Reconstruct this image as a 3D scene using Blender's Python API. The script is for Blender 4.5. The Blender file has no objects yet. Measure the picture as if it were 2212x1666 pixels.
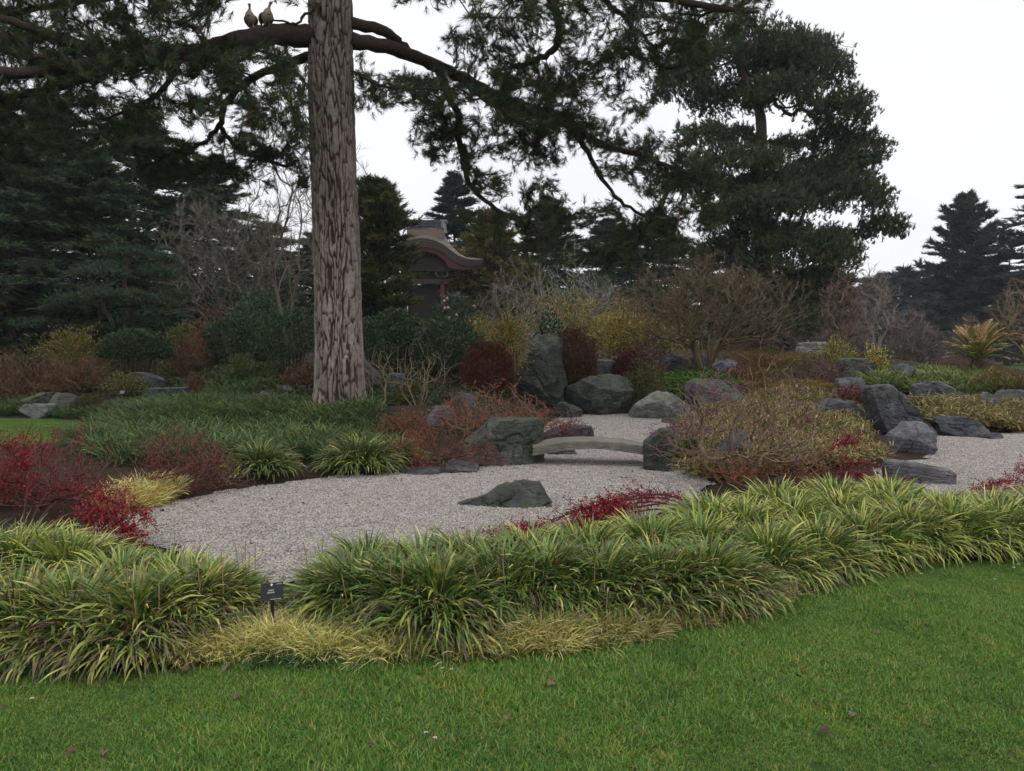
import bpy, math, random
import numpy as np
from mathutils import Vector

# ------------------------------------------------------------------ camera
sc = bpy.context.scene
COL = sc.collection
F, CX, CY, HOR, CAMH = 1653.6, 1106.0, 833.0, 759.0, 1.6      # pixel frame 2212 x 1666
PITCH = math.atan((CY - HOR) / F)
cam = bpy.data.cameras.new('camera')
cam.sensor_width = 36.0
cam.lens = F / 2212.0 * 36.0
cam.clip_start = 0.05
cam.clip_end = 2000
cam_o = bpy.data.objects.new('camera', cam)
COL.objects.link(cam_o)
cam_o.location = (0, 0, CAMH)
cam_o.rotation_euler = (math.pi / 2 - PITCH, 0, 0)
sc.camera = cam_o

# ------------------------------------------------------------------ overcast sky and weak soft sun
SUN_EL, SUN_AZ = math.radians(58), math.radians(150)           # azimuth clockwise from +Y
w = bpy.data.worlds.new('World')
sc.world = w
w.use_nodes = True
nt = w.node_tree
nt.nodes.clear()
sky = nt.nodes.new('ShaderNodeTexSky')
sky.sky_type = 'NISHITA'
sky.sun_disc = False
sky.sun_elevation = SUN_EL
sky.sun_rotation = SUN_AZ
sky.air_density = 1.5
sky.dust_density = 4.0
tc = nt.nodes.new('ShaderNodeTexCoord')
nz = nt.nodes.new('ShaderNodeTexNoise')
nz.inputs['Scale'].default_value = 2.2
nz.inputs['Detail'].default_value = 4
nt.links.new(tc.outputs['Generated'], nz.inputs['Vector'])
rp = nt.nodes.new('ShaderNodeValToRGB')
rp.color_ramp.elements[0].position = 0.3
rp.color_ramp.elements[0].color = (9.9, 10.0, 10.5, 1)
rp.color_ramp.elements[1].position = 0.7
rp.color_ramp.elements[1].color = (11.2, 11.25, 11.5, 1)
nt.links.new(nz.outputs['Fac'], rp.inputs['Fac'])
mx = nt.nodes.new('ShaderNodeMix')
mx.data_type = 'RGBA'
mx.inputs[0].default_value = 0.93
nt.links.new(sky.outputs[0], mx.inputs[6])
nt.links.new(rp.outputs[0], mx.inputs[7])
bg = nt.nodes.new('ShaderNodeBackground')
bg.inputs['Strength'].default_value = 0.10
nt.links.new(mx.outputs[2], bg.inputs[0])
ow = nt.nodes.new('ShaderNodeOutputWorld')
nt.links.new(bg.outputs[0], ow.inputs[0])
sl = bpy.data.lights.new('sun', 'SUN')
sl.energy = 0.6
sl.angle = math.radians(35)
sl.color = (1.0, 0.97, 0.93)
so = bpy.data.objects.new('sun', sl)
COL.objects.link(so)
sd = Vector((math.sin(SUN_AZ) * math.cos(SUN_EL), math.cos(SUN_AZ) * math.cos(SUN_EL), math.sin(SUN_EL)))
so.rotation_euler = sd.to_track_quat('Z', 'Y').to_euler()
so.location = (0, 0, 30)
vs = sc.view_settings
vs.view_transform = 'Standard'
vs.look = 'None'
vs.gamma = 1
vs.exposure = 0.0
vs.use_curve_mapping = False
sc.render.engine = 'CYCLES'
cy = sc.cycles
cy.use_denoising = True
cy.max_bounces = 5
cy.diffuse_bounces = 3
cy.glossy_bounces = 2
cy.transmission_bounces = 3
cy.transparent_max_bounces = 6
cy.volume_bounces = 0
cy.caustics_reflective = False
cy.caustics_refractive = False

# ------------------------------------------------------------------ pixel -> place
_cp, _sp = math.cos(PITCH), math.sin(PITCH)
def ray(vx, vy):
    x = (vx - CX) / F
    u = -(vy - CY) / F
    return np.array([x, _cp + u * _sp, -_sp + u * _cp])
def P(vx, vy, D):                     # the point on the pixel's ray at depth D (world y)
    d = ray(vx, vy)
    return np.array([0, 0, CAMH]) + d * (D / d[1])
def G(vx, vy, z=0.0):                 # the pixel's ray on level ground at height z
    d = ray(vx, vy)
    return np.array([0, 0, CAMH]) + d * ((z - CAMH) / d[2])
def X(vx, D):
    return P(vx, HOR, D)[0]
def Z(vy, D):
    return P(CX, vy, D)[2]

# ------------------------------------------------------------------ numpy helpers
def RNG(s):
    return np.random.default_rng(s)
def nrm(a):
    return a / np.maximum(np.linalg.norm(a, axis=-1, keepdims=True), 1e-9)
def _hash(ix, iy, iz, s):
    h = (ix * 374761393 + iy * 668265263 + iz * 2147483647 + s * 1274126177) & 0xFFFFFFFF
    h = ((h ^ (h >> 13)) * 1274126177) & 0xFFFFFFFF
    return ((h ^ (h >> 16)) & 0xFFFF) / 65535.0
def vnoise(p, s=0):
    p = np.asarray(p, float)
    i = np.floor(p).astype(np.int64)
    f = p - i
    f = f * f * (3 - 2 * f)
    r = 0
    for dx in (0, 1):
        for dy in (0, 1):
            for dz in (0, 1):
                wgt = (f[..., 0] if dx else 1 - f[..., 0]) * (f[..., 1] if dy else 1 - f[..., 1]) * (f[..., 2] if dz else 1 - f[..., 2])
                r = r + wgt * _hash(i[..., 0] + dx, i[..., 1] + dy, i[..., 2] + dz, s)
    return r * 2 - 1
def fbm(p, o=4, s=0, g=0.5):
    r, a = 0, 1.0
    p = np.asarray(p, float)
    for k in range(o):
        r = r + a * vnoise(p * 2 ** k + 17.3 * k, s + k)
        a *= g
    return r
def smooth(x, a, b):
    t = np.clip((x - a) / (b - a), 0, 1)
    return t * t * (3 - 2 * t)
def inpoly(x, y, poly):
    r = np.zeros(np.shape(x), bool)
    n = len(poly)
    for i in range(n):
        x0, y0 = poly[i][:2]
        x1, y1 = poly[(i + 1) % n][:2]
        if y0 == y1:
            continue
        c = ((y0 > y) != (y1 > y)) & (x < (x1 - x0) * (y - y0) / (y1 - y0) + x0)
        r ^= c
    return r
def polydist(x, y, poly):
    best = np.full(np.shape(x), 1e9)
    n = len(poly)
    for i in range(n):
        a = np.array(poly[i][:2]); b = np.array(poly[(i + 1) % n][:2])
        ab = b - a
        t = np.clip(((x - a[0]) * ab[0] + (y - a[1]) * ab[1]) / max(ab @ ab, 1e-9), 0, 1)
        best = np.minimum(best, np.hypot(x - a[0] - t * ab[0], y - a[1] - t * ab[1]))
    return best
def rand_in_poly(rng, poly, n):
    q = np.array([p[:2] for p in poly])
    lo, hi = q.min(0), q.max(0)
    out = np.zeros((0, 2))
    while len(out) < n:
        c = rng.uniform(lo, hi, (n * 3, 2))
        out = np.vstack([out, c[inpoly(c[:, 0], c[:, 1], poly)]])
    return out[:n]
def smooth_poly(pts, k=6):           # closed Catmull-Rom
    p = np.array(pts, float)
    n = len(p)
    out = []
    for i in range(n):
        a, b, c, d = p[i - 1], p[i], p[(i + 1) % n], p[(i + 2) % n]
        for j in range(k):
            t = j / k
            out.append(0.5 * (2 * b + (c - a) * t + (2 * a - 5 * b + 4 * c - d) * t * t + (3 * b - a - 3 * c + d) * t ** 3))
    return np.array(out)
def spline(pts, k=6):                # open Catmull-Rom, any dimension
    p = np.array(pts, float)
    p = np.vstack([2 * p[0] - p[1], p, 2 * p[-1] - p[-2]])
    out = []
    for i in range(1, len(p) - 2):
        a, b, c, d = p[i - 1], p[i], p[i + 1], p[i + 2]
        for j in range(k):
            t = j / k
            out.append(0.5 * (2 * b + (c - a) * t + (2 * a - 5 * b + 4 * c - d) * t * t + (3 * b - a - 3 * c + d) * t ** 3))
    out.append(p[-2])
    return np.array(out)

class MB:                            # mesh builder: vertices, faces, one colour per vertex
    def __init__(s):
        s.v, s.f3, s.f4, s.c, s.n = [], [], [], [], 0
    def add(s, v, f, c=(0.5, 0.5, 0.5)):
        v = np.asarray(v, float).reshape(-1, 3)
        f = np.asarray(f, np.int64)
        c = np.asarray(c, float)
        if c.ndim == 1:
            c = np.broadcast_to(c, (len(v), 3))
        s.v.append(v); s.c.append(c.reshape(-1, 3))
        (s.f3 if f.shape[1] == 3 else s.f4).append(f + s.n)
        s.n += len(v)
    def mesh(s, name, mat, smooth_=False, org=(0, 0, 0), sharp=None):
        v = np.vstack(s.v) - np.asarray(org, float)
        c = np.vstack(s.c)
        f3 = np.vstack(s.f3) if s.f3 else np.zeros((0, 3), np.int64)
        f4 = np.vstack(s.f4) if s.f4 else np.zeros((0, 4), np.int64)
        me = bpy.data.meshes.new(name)
        me.vertices.add(len(v))
        me.vertices.foreach_set('co', v.astype(np.float32).ravel())
        nl = len(f3) * 3 + len(f4) * 4
        me.loops.add(nl)
        me.loops.foreach_set('vertex_index', np.concatenate([f3.ravel(), f4.ravel()]).astype(np.int32))
        me.polygons.add(len(f3) + len(f4))
        st = np.concatenate([np.arange(len(f3)) * 3, len(f3) * 3 + np.arange(len(f4)) * 4]).astype(np.int32)
        me.polygons.foreach_set('loop_start', st)
        me.polygons.foreach_set('use_smooth', np.full(len(st), bool(smooth_)))
        a = me.color_attributes.new('Col', 'FLOAT_COLOR', 'POINT')
        a.data.foreach_set('color', np.hstack([np.clip(c, 0, 1), np.ones((len(c), 1))]).astype(np.float32).ravel())
        me.materials.append(mat)
        me.update(calc_edges=True)
        if sharp:
            me.set_sharp_from_angle(angle=math.radians(sharp))
        return me
    def build(s, name, mat, parent=None, smooth_=False, org=(0, 0, 0), sharp=None, kind=None):
        o = bpy.data.objects.new(name, s.mesh(name, mat, smooth_, org, sharp))
        COL.objects.link(o)
        if parent is not None:
            o.parent = parent
        else:
            o.location = org
        if kind:
            o['kind'] = kind
        return o
    def box(s, lo, hi, c, M=None):
        lo = np.array(lo, float); hi = np.array(hi, float)
        v = np.array([[(lo, hi)[i][0], (lo, hi)[j][1], (lo, hi)[k][2]] for i in (0, 1) for j in (0, 1) for k in (0, 1)])
        if M is not None:
            v = M(v)
        s.add(v, [[0, 1, 3, 2], [4, 6, 7, 5], [0, 4, 5, 1], [2, 3, 7, 6], [0, 2, 6, 4], [1, 5, 7, 3]], c)
    def tube(s, pts, rad, sides, c, caps=True, wob=0, rng=None):
        pts = np.asarray(pts, float)
        n = len(pts)
        rad = np.broadcast_to(np.asarray(rad, float), (n,))
        d = nrm(np.gradient(pts, axis=0))
        ref = np.array([0.31, 0.9, 0.29]) if abs(d[0][2]) > 0.6 else np.array([0.1, 0.15, 1.0])
        u = nrm(np.cross(d, ref)); q = np.cross(d, u)
        a = np.arange(sides) / sides * 2 * np.pi
        ring = u[:, None] * np.cos(a)[None, :, None] + q[:, None] * np.sin(a)[None, :, None]
        rr = rad[:, None]
        if wob and rng is not None:
            rr = rr * (1 + wob * rng.uniform(-1, 1, (n, sides)))
        v = pts[:, None] + ring * (rr[..., None] if np.ndim(rr) == 2 and rr.shape[1] > 1 else rr[:, :, None])
        i = np.arange(n - 1)[:, None] * sides; j = np.arange(sides)[None]
        f = np.stack([i + j, i + (j + 1) % sides, i + sides + (j + 1) % sides, i + sides + j], -1).reshape(-1, 4)
        cc = np.asarray(c, float)
        if cc.ndim == 2:
            cc = np.repeat(cc, sides, 0)
        s.add(v.reshape(-1, 3), f, cc)
        if caps:
            b = s.n - n * sides
            base = s.n
            cl = cc if cc.ndim == 1 else cc[[0, -1]]
            s.add(pts[[0, -1]], np.array([[0, 0, 0]])[:0].reshape(0, 3), cl)
            fr = [[base - 0, b + (k + 1) % sides, b + k] for k in range(sides)] + [[base + 1, b + (n - 1) * sides + k, b + (n - 1) * sides + (k + 1) % sides] for k in range(sides)]
            s.f3.append(np.array(fr))
    def sticks(s, p0, p1, r0, r1, c, sides=3):
        p0 = np.asarray(p0, float); p1 = np.asarray(p1, float)
        n = len(p0)
        if n == 0:
            return
        d = nrm(p1 - p0)
        ref = np.where(np.abs(d[:, 2:3]) > 0.9, np.array([[1.0, 0.2, 0]]), np.array([[0.1, 0.2, 1.0]]))
        u = nrm(np.cross(d, ref)); q = np.cross(d, u)
        a = np.arange(sides) / sides * 2 * np.pi
        ring = u[:, None] * np.cos(a)[None, :, None] + q[:, None] * np.sin(a)[None, :, None]
        r0 = np.broadcast_to(r0, (n,)); r1 = np.broadcast_to(r1, (n,))
        v = np.stack([p0[:, None] + ring * r0[:, None, None], p1[:, None] + ring * r1[:, None, None]], 1)
        b = np.arange(n)[:, None] * 2 * sides; j = np.arange(sides)[None]
        f = np.stack([b + j, b + (j + 1) % sides, b + sides + (j + 1) % sides, b + sides + j], -1).reshape(-1, 4)
        cc = np.asarray(c, float)
        if cc.ndim == 2:
            cc = np.repeat(cc, 2 * sides, 0)
        s.add(v.reshape(-1, 3), f, cc)
    def straps(s, base, az, tilt, curl, L, W, cA, cB, S=5, rng=None, power=1.3, dead=None, cD=(0.12, 0.075, 0.05)):
        n = len(base)
        base = np.asarray(base, float)
        t = np.linspace(0, 1, S + 1)
        ang = np.asarray(tilt)[:, None] + np.asarray(curl)[:, None] * t[None] ** power
        am = 0.5 * (ang[:, 1:] + ang[:, :-1])
        ds = (np.asarray(L) / S)[:, None]
        h = np.concatenate([np.zeros((n, 1)), np.cumsum(np.sin(am) * ds, 1)], 1)
        z = np.concatenate([np.zeros((n, 1)), np.cumsum(np.cos(am) * ds, 1)], 1)
        ca, sa = np.cos(az)[:, None], np.sin(az)[:, None]
        side = np.zeros((n, S + 1)) if rng is None else rng.normal(0, 0.06, (n, 1)) * np.asarray(L)[:, None] * t[None] ** 2
        p = np.stack([base[:, :1] + h * ca - side * sa, base[:, 1:2] + h * sa + side * ca, base[:, 2:3] + z], -1)
        tw = np.zeros((n, 1)) if rng is None else rng.normal(0, 0.5, (n, 1))
        lat = np.stack([-sa + 0 * h, ca + 0 * h, 0 * h], -1)
        up = np.stack([-np.cos(ang) * ca, -np.cos(ang) * sa, np.sin(ang)], -1)
        lat = lat * np.cos(tw)[..., None] + up * np.sin(tw)[..., None]
        prof = np.array([0.75 + 0.25 * min(1, 3 * x) if x < 0.6 else max(0.06, 1 - ((x - 0.6) / 0.4) ** 1.8) for x in t])
        wd = np.asarray(W)[:, None] * prof[None] * 0.5
        v = np.stack([p - lat * wd[..., None], p + lat * wd[..., None]], 2)
        cA = np.broadcast_to(np.asarray(cA, float), (n, 3)); cB = np.broadcast_to(np.asarray(cB, float), (n, 3))
        cc = cA[:, None] * (1 - t[None, :, None]) + cB[:, None] * t[None, :, None]
        if dead is not None:
            k = np.clip((t[None] - dead[:, None]) * 6, 0, 1)[..., None]
            cc = cc * (1 - k) + np.asarray(cD)[None, None] * k
        cc = np.repeat(cc[:, :, None], 2, 2)
        b = np.arange(n)[:, None] * 2 * (S + 1); j = np.arange(S)[None] * 2
        f = np.stack([b + j, b + j + 1, b + j + 3, b + j + 2], -1).reshape(-1, 4)
        s.add(v.reshape(-1, 3), f, cc.reshape(-1, 3))
    def needles(s, pos, d, k, L, spread, wdt, col, rng, shoot=0.0, flat=0.0):
        n = len(pos)
        if n == 0:
            return
        pos = np.repeat(np.asarray(pos, float), k, 0); dd = np.repeat(nrm(np.asarray(d, float)), k, 0)
        m = n * k
        r = rng.normal(0, 1, (m, 3)); r[:, 2] *= (1 - flat)
        e = nrm(dd + nrm(r) * (spread * rng.uniform(0.35, 1, (m, 1))))
        pos = pos - dd * (shoot * rng.uniform(0, 1, (m, 1)))
        ln = L * rng.uniform(0.7, 1.1, (m, 1))
        sd_ = nrm(np.cross(e, rng.normal(0, 1, (m, 3)))) * (wdt * 0.5)
        v = np.stack([pos - sd_, pos + sd_, pos + e * ln], 1)
        col = np.asarray(col, float)
        c = np.repeat(col, k, 0) if col.ndim == 2 else np.broadcast_to(col, (m, 3))
        c = c * rng.uniform(0.8, 1.2, (m, 1))
        s.add(v.reshape(-1, 3), np.arange(m * 3).reshape(-1, 3), np.repeat(c, 3, 0))
    def leaves(s, pos, d, L, W, col, rng, bend=0.25):
        n = len(pos)
        if n == 0:
            return
        pos = np.asarray(pos, float); d = nrm(np.asarray(d, float))
        L = np.broadcast_to(np.asarray(L, float), (n,))[:, None]; W = np.broadcast_to(np.asarray(W, float), (n,))[:, None]
        sd_ = nrm(np.cross(d, rng.normal(0, 0.6, (n, 3)) + np.array([0, 0, 1.0])))
        up = np.cross(sd_, d)
        v = np.stack([pos, pos + d * L * 0.45 + sd_ * W * 0.5 + up * L * bend * 0.4, pos + d * L - up * L * bend * 0.5, pos + d * L * 0.45 - sd_ * W * 0.5 + up * L * bend * 0.4], 1)
        col = np.asarray(col, float)
        c = col if col.ndim == 2 else np.broadcast_to(col, (n, 3))
        s.add(v.reshape(-1, 3), np.arange(n * 4).reshape(-1, 4), np.repeat(c * rng.uniform(0.8, 1.2, (n, 1)), 4, 0))

# ------------------------------------------------------------------ naming
def thing(name, label, cat, loc=(0, 0, 0), group=None, rz=0.0):
    o = bpy.data.objects.new(name, None)
    o.empty_display_size = 0.2
    COL.objects.link(o)
    o.location = loc
    o.rotation_euler = (0, 0, rz)
    o['label'] = label; o['category'] = cat
    if group:
        o['group'] = group
    return o
def tag(o, label, cat, group=None):
    o['label'] = label; o['category'] = cat
    if group:
        o['group'] = group
    return o
def struct(o, kind='structure', label=None):
    o['kind'] = kind
    if label:
        o['label'] = label
    return o
def copy_thing(root, loc, rz=0.0, scale=1.0, label=None, group=None):
    r = root.copy(); COL.objects.link(r)
    r.location = loc; r.rotation_euler = (0, 0, rz); r.scale = (scale,) * 3 if np.isscalar(scale) else scale
    if label:
        r['label'] = label
    if group:
        r['group'] = group
    for ch in list(root.children):
        c = ch.copy(); COL.objects.link(c); c.parent = r
        for g in list(ch.children):
            d = g.copy(); COL.objects.link(d); d.parent = c
    return r

# ------------------------------------------------------------------ materials
def lin(h):
    r = [int(h[i:i + 2], 16) / 255 for i in (0, 2, 4)]
    return tuple(x / 12.92 if x <= 0.04045 else ((x + 0.055) / 1.055) ** 2.4 for x in r)
def newmat(name):
    m = bpy.data.materials.new(name)
    m.use_nodes = True
    b = m.node_tree.nodes['Principled BSDF']
    return m, m.node_tree, b
def node(nt, t, **kw):
    n = nt.nodes.new(t)
    for k, v in kw.items():
        if k in n.inputs:
            n.inputs[k].default_value = v
        else:
            setattr(n, k, v)
    return n
def attr_mat(name, rough=0.6, spec=0.3, transl=0.0, nscale=0, namt=0.3, bump=0.0, bscale=30.0):
    m, nt, b = newmat(name)
    L = nt.links
    a = node(nt, 'ShaderNodeAttribute', attribute_name='Col')
    col = a.outputs['Color']
    if nscale:
        n = node(nt, 'ShaderNodeTexNoise', Scale=nscale, Detail=4.0)
        tcn = node(nt, 'ShaderNodeTexCoord')
        L.new(tcn.outputs['Object'], n.inputs['Vector'])
        mr = node(nt, 'ShaderNodeMapRange')
        mr.inputs[1].default_value = 0.25; mr.inputs[2].default_value = 0.75
        mr.inputs[3].default_value = 1 - namt; mr.inputs[4].default_value = 1 + namt
        L.new(n.outputs['Fac'], mr.inputs[0])
        mu = node(nt, 'ShaderNodeVectorMath', operation='SCALE')
        L.new(col, mu.inputs[0]); L.new(mr.outputs[0], mu.inputs['Scale'])
        col = mu.outputs[0]
    L.new(col, b.inputs['Base Color'])
    b.inputs['Roughness'].default_value = rough
    b.inputs['Specular IOR Level'].default_value = spec
    if bump:
        n2 = node(nt, 'ShaderNodeTexNoise', Scale=bscale, Detail=5.0)
        tcn2 = node(nt, 'ShaderNodeTexCoord')
        L.new(tcn2.outputs['Object'], n2.inputs['Vector'])
        bp = node(nt, 'ShaderNodeBump', Strength=bump, Distance=0.02)
        L.new(n2.outputs['Fac'], bp.inputs['Height']); L.new(bp.outputs[0], b.inputs['Normal'])
    if transl:
        tr = node(nt, 'ShaderNodeBsdfTranslucent')
        L.new(col, tr.inputs['Color'])
        ms = node(nt, 'ShaderNodeMixShader')
        ms.inputs[0].default_value = transl
        L.new(b.outputs[0], ms.inputs[1]); L.new(tr.outputs[0], ms.inputs[2])
        L.new(ms.outputs[0], nt.nodes['Material Output'].inputs['Surface'])
    return m
M_LEAF = attr_mat('leaf', 0.45, 0.4, 0.14)
M_GLOSSY = attr_mat('glossy_leaf', 0.45, 0.35, 0.12)
M_NEEDLE = attr_mat('needle', 0.6, 0.25, 0.15)
M_BLADE = attr_mat('grass_blade', 0.55, 0.3, 0.3)
M_TWIG = attr_mat('twig', 0.85, 0.15)
M_BARK = attr_mat('bark', 0.9, 0.15, 0, 14, 0.3, 0.6, 45)
M_WOOD = attr_mat('timber', 0.7, 0.25, 0, 9, 0.18, 0.2, 60)
M_PAINT = attr_mat('matt_plastic', 0.45, 0.4)
M_BERRY = attr_mat('berry', 0.35, 0.5)
M_FEATHER = attr_mat('feather', 0.75, 0.2, 0, 22, 0.15)

def rock_mat(name, c0, c1, c2, lichen=(0.35, 0.37, 0.33), lich=0.62, moss=None, mossamt=0.0, rough=0.6):
    m, nt, b = newmat(name)
    L = nt.links
    tcn = node(nt, 'ShaderNodeTexCoord')
    geo = node(nt, 'ShaderNodeNewGeometry')
    n1 = node(nt, 'ShaderNodeTexNoise', Scale=3.2, Detail=9.0, Roughness=0.7)
    L.new(tcn.outputs['Object'], n1.inputs['Vector'])
    r1 = node(nt, 'ShaderNodeValToRGB')
    e = r1.color_ramp.elements
    e[0].position = 0.32; e[0].color = (*c0, 1)
    e[1].position = 0.68; e[1].color = (*c2, 1)
    x = e.new(0.5); x.color = (*c1, 1)
    L.new(n1.outputs['Fac'], r1.inputs['Fac'])
    n2 = node(nt, 'ShaderNodeTexNoise', Scale=26.0, Detail=6.0, Roughness=0.7)
    L.new(tcn.outputs['Object'], n2.inputs['Vector'])
    r2 = node(nt, 'ShaderNodeValToRGB')
    r2.color_ramp.elements[0].position = lich; r2.color_ramp.elements[0].color = (0, 0, 0, 1)
    r2.color_ramp.elements[1].position = lich + 0.1; r2.color_ramp.elements[1].color = (0.8, 0.8, 0.8, 1)
    L.new(n2.outputs['Fac'], r2.inputs['Fac'])
    mx1 = node(nt, 'ShaderNodeMix', data_type='RGBA')
    L.new(r2.outputs[0], mx1.inputs[0]); L.new(r1.outputs[0], mx1.inputs[6]); mx1.inputs[7].default_value = (*lichen, 1)
    col = mx1.outputs[2]
    if moss:
        sx = node(nt, 'ShaderNodeSeparateXYZ')
        L.new(geo.outputs['Normal'], sx.inputs[0])
        n3 = node(nt, 'ShaderNodeTexNoise', Scale=3.5, Detail=6.0)
        L.new(tcn.outputs['Object'], n3.inputs['Vector'])
        ad = node(nt, 'ShaderNodeMath', operation='MULTIPLY_ADD')
        ad.inputs[1].default_value = 0.45
        L.new(sx.outputs[2], ad.inputs[0]); L.new(n3.outputs['Fac'], ad.inputs[2])
        r3 = node(nt, 'ShaderNodeMapRange')
        r3.inputs[1].default_value = 0.95 - mossamt; r3.inputs[2].default_value = 1.1 - mossamt
        L.new(ad.outputs[0], r3.inputs[0])
        mx2 = node(nt, 'ShaderNodeMix', data_type='RGBA')
        L.new(r3.outputs[0], mx2.inputs[0]); L.new(col, mx2.inputs[6]); mx2.inputs[7].default_value = (*moss, 1)
        col = mx2.outputs[2]
    L.new(col, b.inputs['Base Color'])
    b.inputs['Roughness'].default_value = rough
    b.inputs['Specular IOR Level'].default_value = 0.4
    wv = node(nt, 'ShaderNodeTexNoise', Scale=9.0, Detail=9.0, Roughness=0.65)
    mp = node(nt, 'ShaderNodeMapping')
    mp.inputs['Scale'].default_value = (0.7, 0.7, 2.2)
    mp.inputs['Rotation'].default_value = (0.4, 0.5, 0)
    L.new(tcn.outputs['Object'], mp.inputs[0]); L.new(mp.outputs[0], wv.inputs['Vector'])
    bp = node(nt, 'ShaderNodeBump', Strength=1.0, Distance=0.10)
    L.new(wv.outputs['Fac'], bp.inputs['Height']); L.new(bp.outputs[0], b.inputs['Normal'])
    return m
MOSS = (0.075, 0.095, 0.02)
M_SLATE = rock_mat('slate_rock', (0.026, 0.028, 0.033), (0.072, 0.074, 0.082), (0.17, 0.168, 0.178), lich=0.66)
M_GREENR = rock_mat('green_grey_rock', (0.022, 0.027, 0.024), (0.062, 0.07, 0.06), (0.15, 0.158, 0.135), lich=0.62, moss=(0.06, 0.085, 0.035), mossamt=0.12)
M_PALER = rock_mat('pale_lichen_rock', (0.13, 0.14, 0.125), (0.23, 0.235, 0.21), (0.33, 0.33, 0.3), lich=0.55, moss=(0.08, 0.1, 0.04), mossamt=0.05)
M_MOSSR = rock_mat('mossy_rock', (0.05, 0.055, 0.055), (0.1, 0.105, 0.1), (0.17, 0.17, 0.165), lich=0.6, moss=MOSS, mossamt=0.3)
M_LILACR = rock_mat('lilac_grey_rock', (0.09, 0.088, 0.098), (0.155, 0.15, 0.165), (0.25, 0.24, 0.26), lich=0.7)
M_BRIDGE = rock_mat('weathered_granite', (0.15, 0.14, 0.11), (0.22, 0.205, 0.165), (0.28, 0.265, 0.22), lichen=(0.12, 0.13, 0.08), lich=0.6, rough=0.8)

def ground_mat(name, cols, scale, bump=0.5, bdist=0.02, scale2=60.0, rough=0.95):
    m, nt, b = newmat(name)
    L = nt.links
    geo = node(nt, 'ShaderNodeNewGeometry')
    n1 = node(nt, 'ShaderNodeTexNoise', Scale=scale, Detail=6.0, Roughness=0.6)
    n2 = node(nt, 'ShaderNodeTexNoise', Scale=scale2, Detail=5.0, Roughness=0.7)
    L.new(geo.outputs['Position'], n1.inputs['Vector']); L.new(geo.outputs['Position'], n2.inputs['Vector'])
    av = node(nt, 'ShaderNodeMath', operation='ADD')
    L.new(n1.outputs['Fac'], av.inputs[0]); L.new(n2.outputs['Fac'], av.inputs[1])
    hf = node(nt, 'ShaderNodeMath', operation='MULTIPLY'); hf.inputs[1].default_value = 0.5
    L.new(av.outputs[0], hf.inputs[0])
    r = node(nt, 'ShaderNodeValToRGB')
    e = r.color_ramp.elements
    e[0].position = 0.36; e[0].color = (*cols[0], 1)
    e[1].position = 0.64; e[1].color = (*cols[-1], 1)
    if len(cols) > 2:
        x = e.new(0.5); x.color = (*cols[1], 1)
    L.new(hf.outputs[0], r.inputs['Fac']); L.new(r.outputs[0], b.inputs['Base Color'])
    b.inputs['Roughness'].default_value = rough
    b.inputs['Specular IOR Level'].default_value = 0.15
    bp = node(nt, 'ShaderNodeBump', Strength=bump, Distance=bdist)
    L.new(n2.outputs['Fac'], bp.inputs['Height']); L.new(bp.outputs[0], b.inputs['Normal'])
    return m
M_SOIL = ground_mat('soil', [(0.018, 0.012, 0.008), (0.04, 0.028, 0.018), (0.07, 0.05, 0.03)], 3.0)
M_TURF = ground_mat('turf', [(0.022, 0.045, 0.01), (0.04, 0.085, 0.016), (0.06, 0.11, 0.025)], 2.0, 0.6, 0.02, 90.0)
M_PATH = ground_mat('sand_path', [(0.28, 0.22, 0.15), (0.4, 0.33, 0.24)], 4.0)

# ================================================================== THE GROUND
def gv(pts, k=5, z=0.0):
    return smooth_poly([G(a, b, z)[:2] for a, b in pts], k)
POOL_A = gv([(245, 1116), (420, 1074), (560, 1052), (690, 1033), (870, 1022), (950, 1014), (1030, 1008), (1150, 985), (1172, 960), (1176, 930), (1205, 906), (1262, 896),
             (1350, 893), (1450, 892), (1470, 902), (1440, 914), (1452, 935), (1452, 985), (1470, 1022), (1530, 1038), (1490, 1075), (1400, 1118), (1250, 1165), (1100, 1195),
             (950, 1218), (760, 1230), (600, 1262), (560, 1240), (400, 1195), (280, 1168), (180, 1158)])
POOL_B = gv([(1895, 1025), (1960, 996), (2010, 990), (2022, 965), (2000, 946), (2040, 943), (2130, 943), (2212, 933), (2400, 925), (2700, 950), (2600, 1060), (2400, 1085), (2212, 1094), (2060, 1086), (1950, 1068)])
LAWN_EDGE = [G(a, b)[:2] for a, b in [(-500, 1436), (-200, 1434), (0, 1434), (150, 1444), (280, 1450), (420, 1442), (560, 1436), (700, 1430), (900, 1436), (1050, 1434), (1200, 1424), (1310, 1406),
             (1450, 1372), (1600, 1336), (1690, 1296), (1760, 1258), (1850, 1243), (1950, 1220), (2080, 1211), (2212, 1208), (2450, 1206), (2800, 1206)]]
LAWN_EDGE = [tuple(p) for p in spline(LAWN_EDGE, 5)]
LAWN_A = np.array(LAWN_EDGE + [(30, 7), (30, -12), (-30, -12), (-30, 4)])
LAWN_B = gv([(-700, 904), (-300, 906), (0, 907), (90, 907), (150, 914), (166, 925), (140, 945), (70, 968), (0, 984), (-200, 1000), (-500, 1000)])
LAWN_C = np.array([(14, 58), (60, 44), (140, 60), (150, 150), (40, 150), (22, 110)])
FLATS = [POOL_A, POOL_B, LAWN_A, LAWN_B, LAWN_C]

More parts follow.
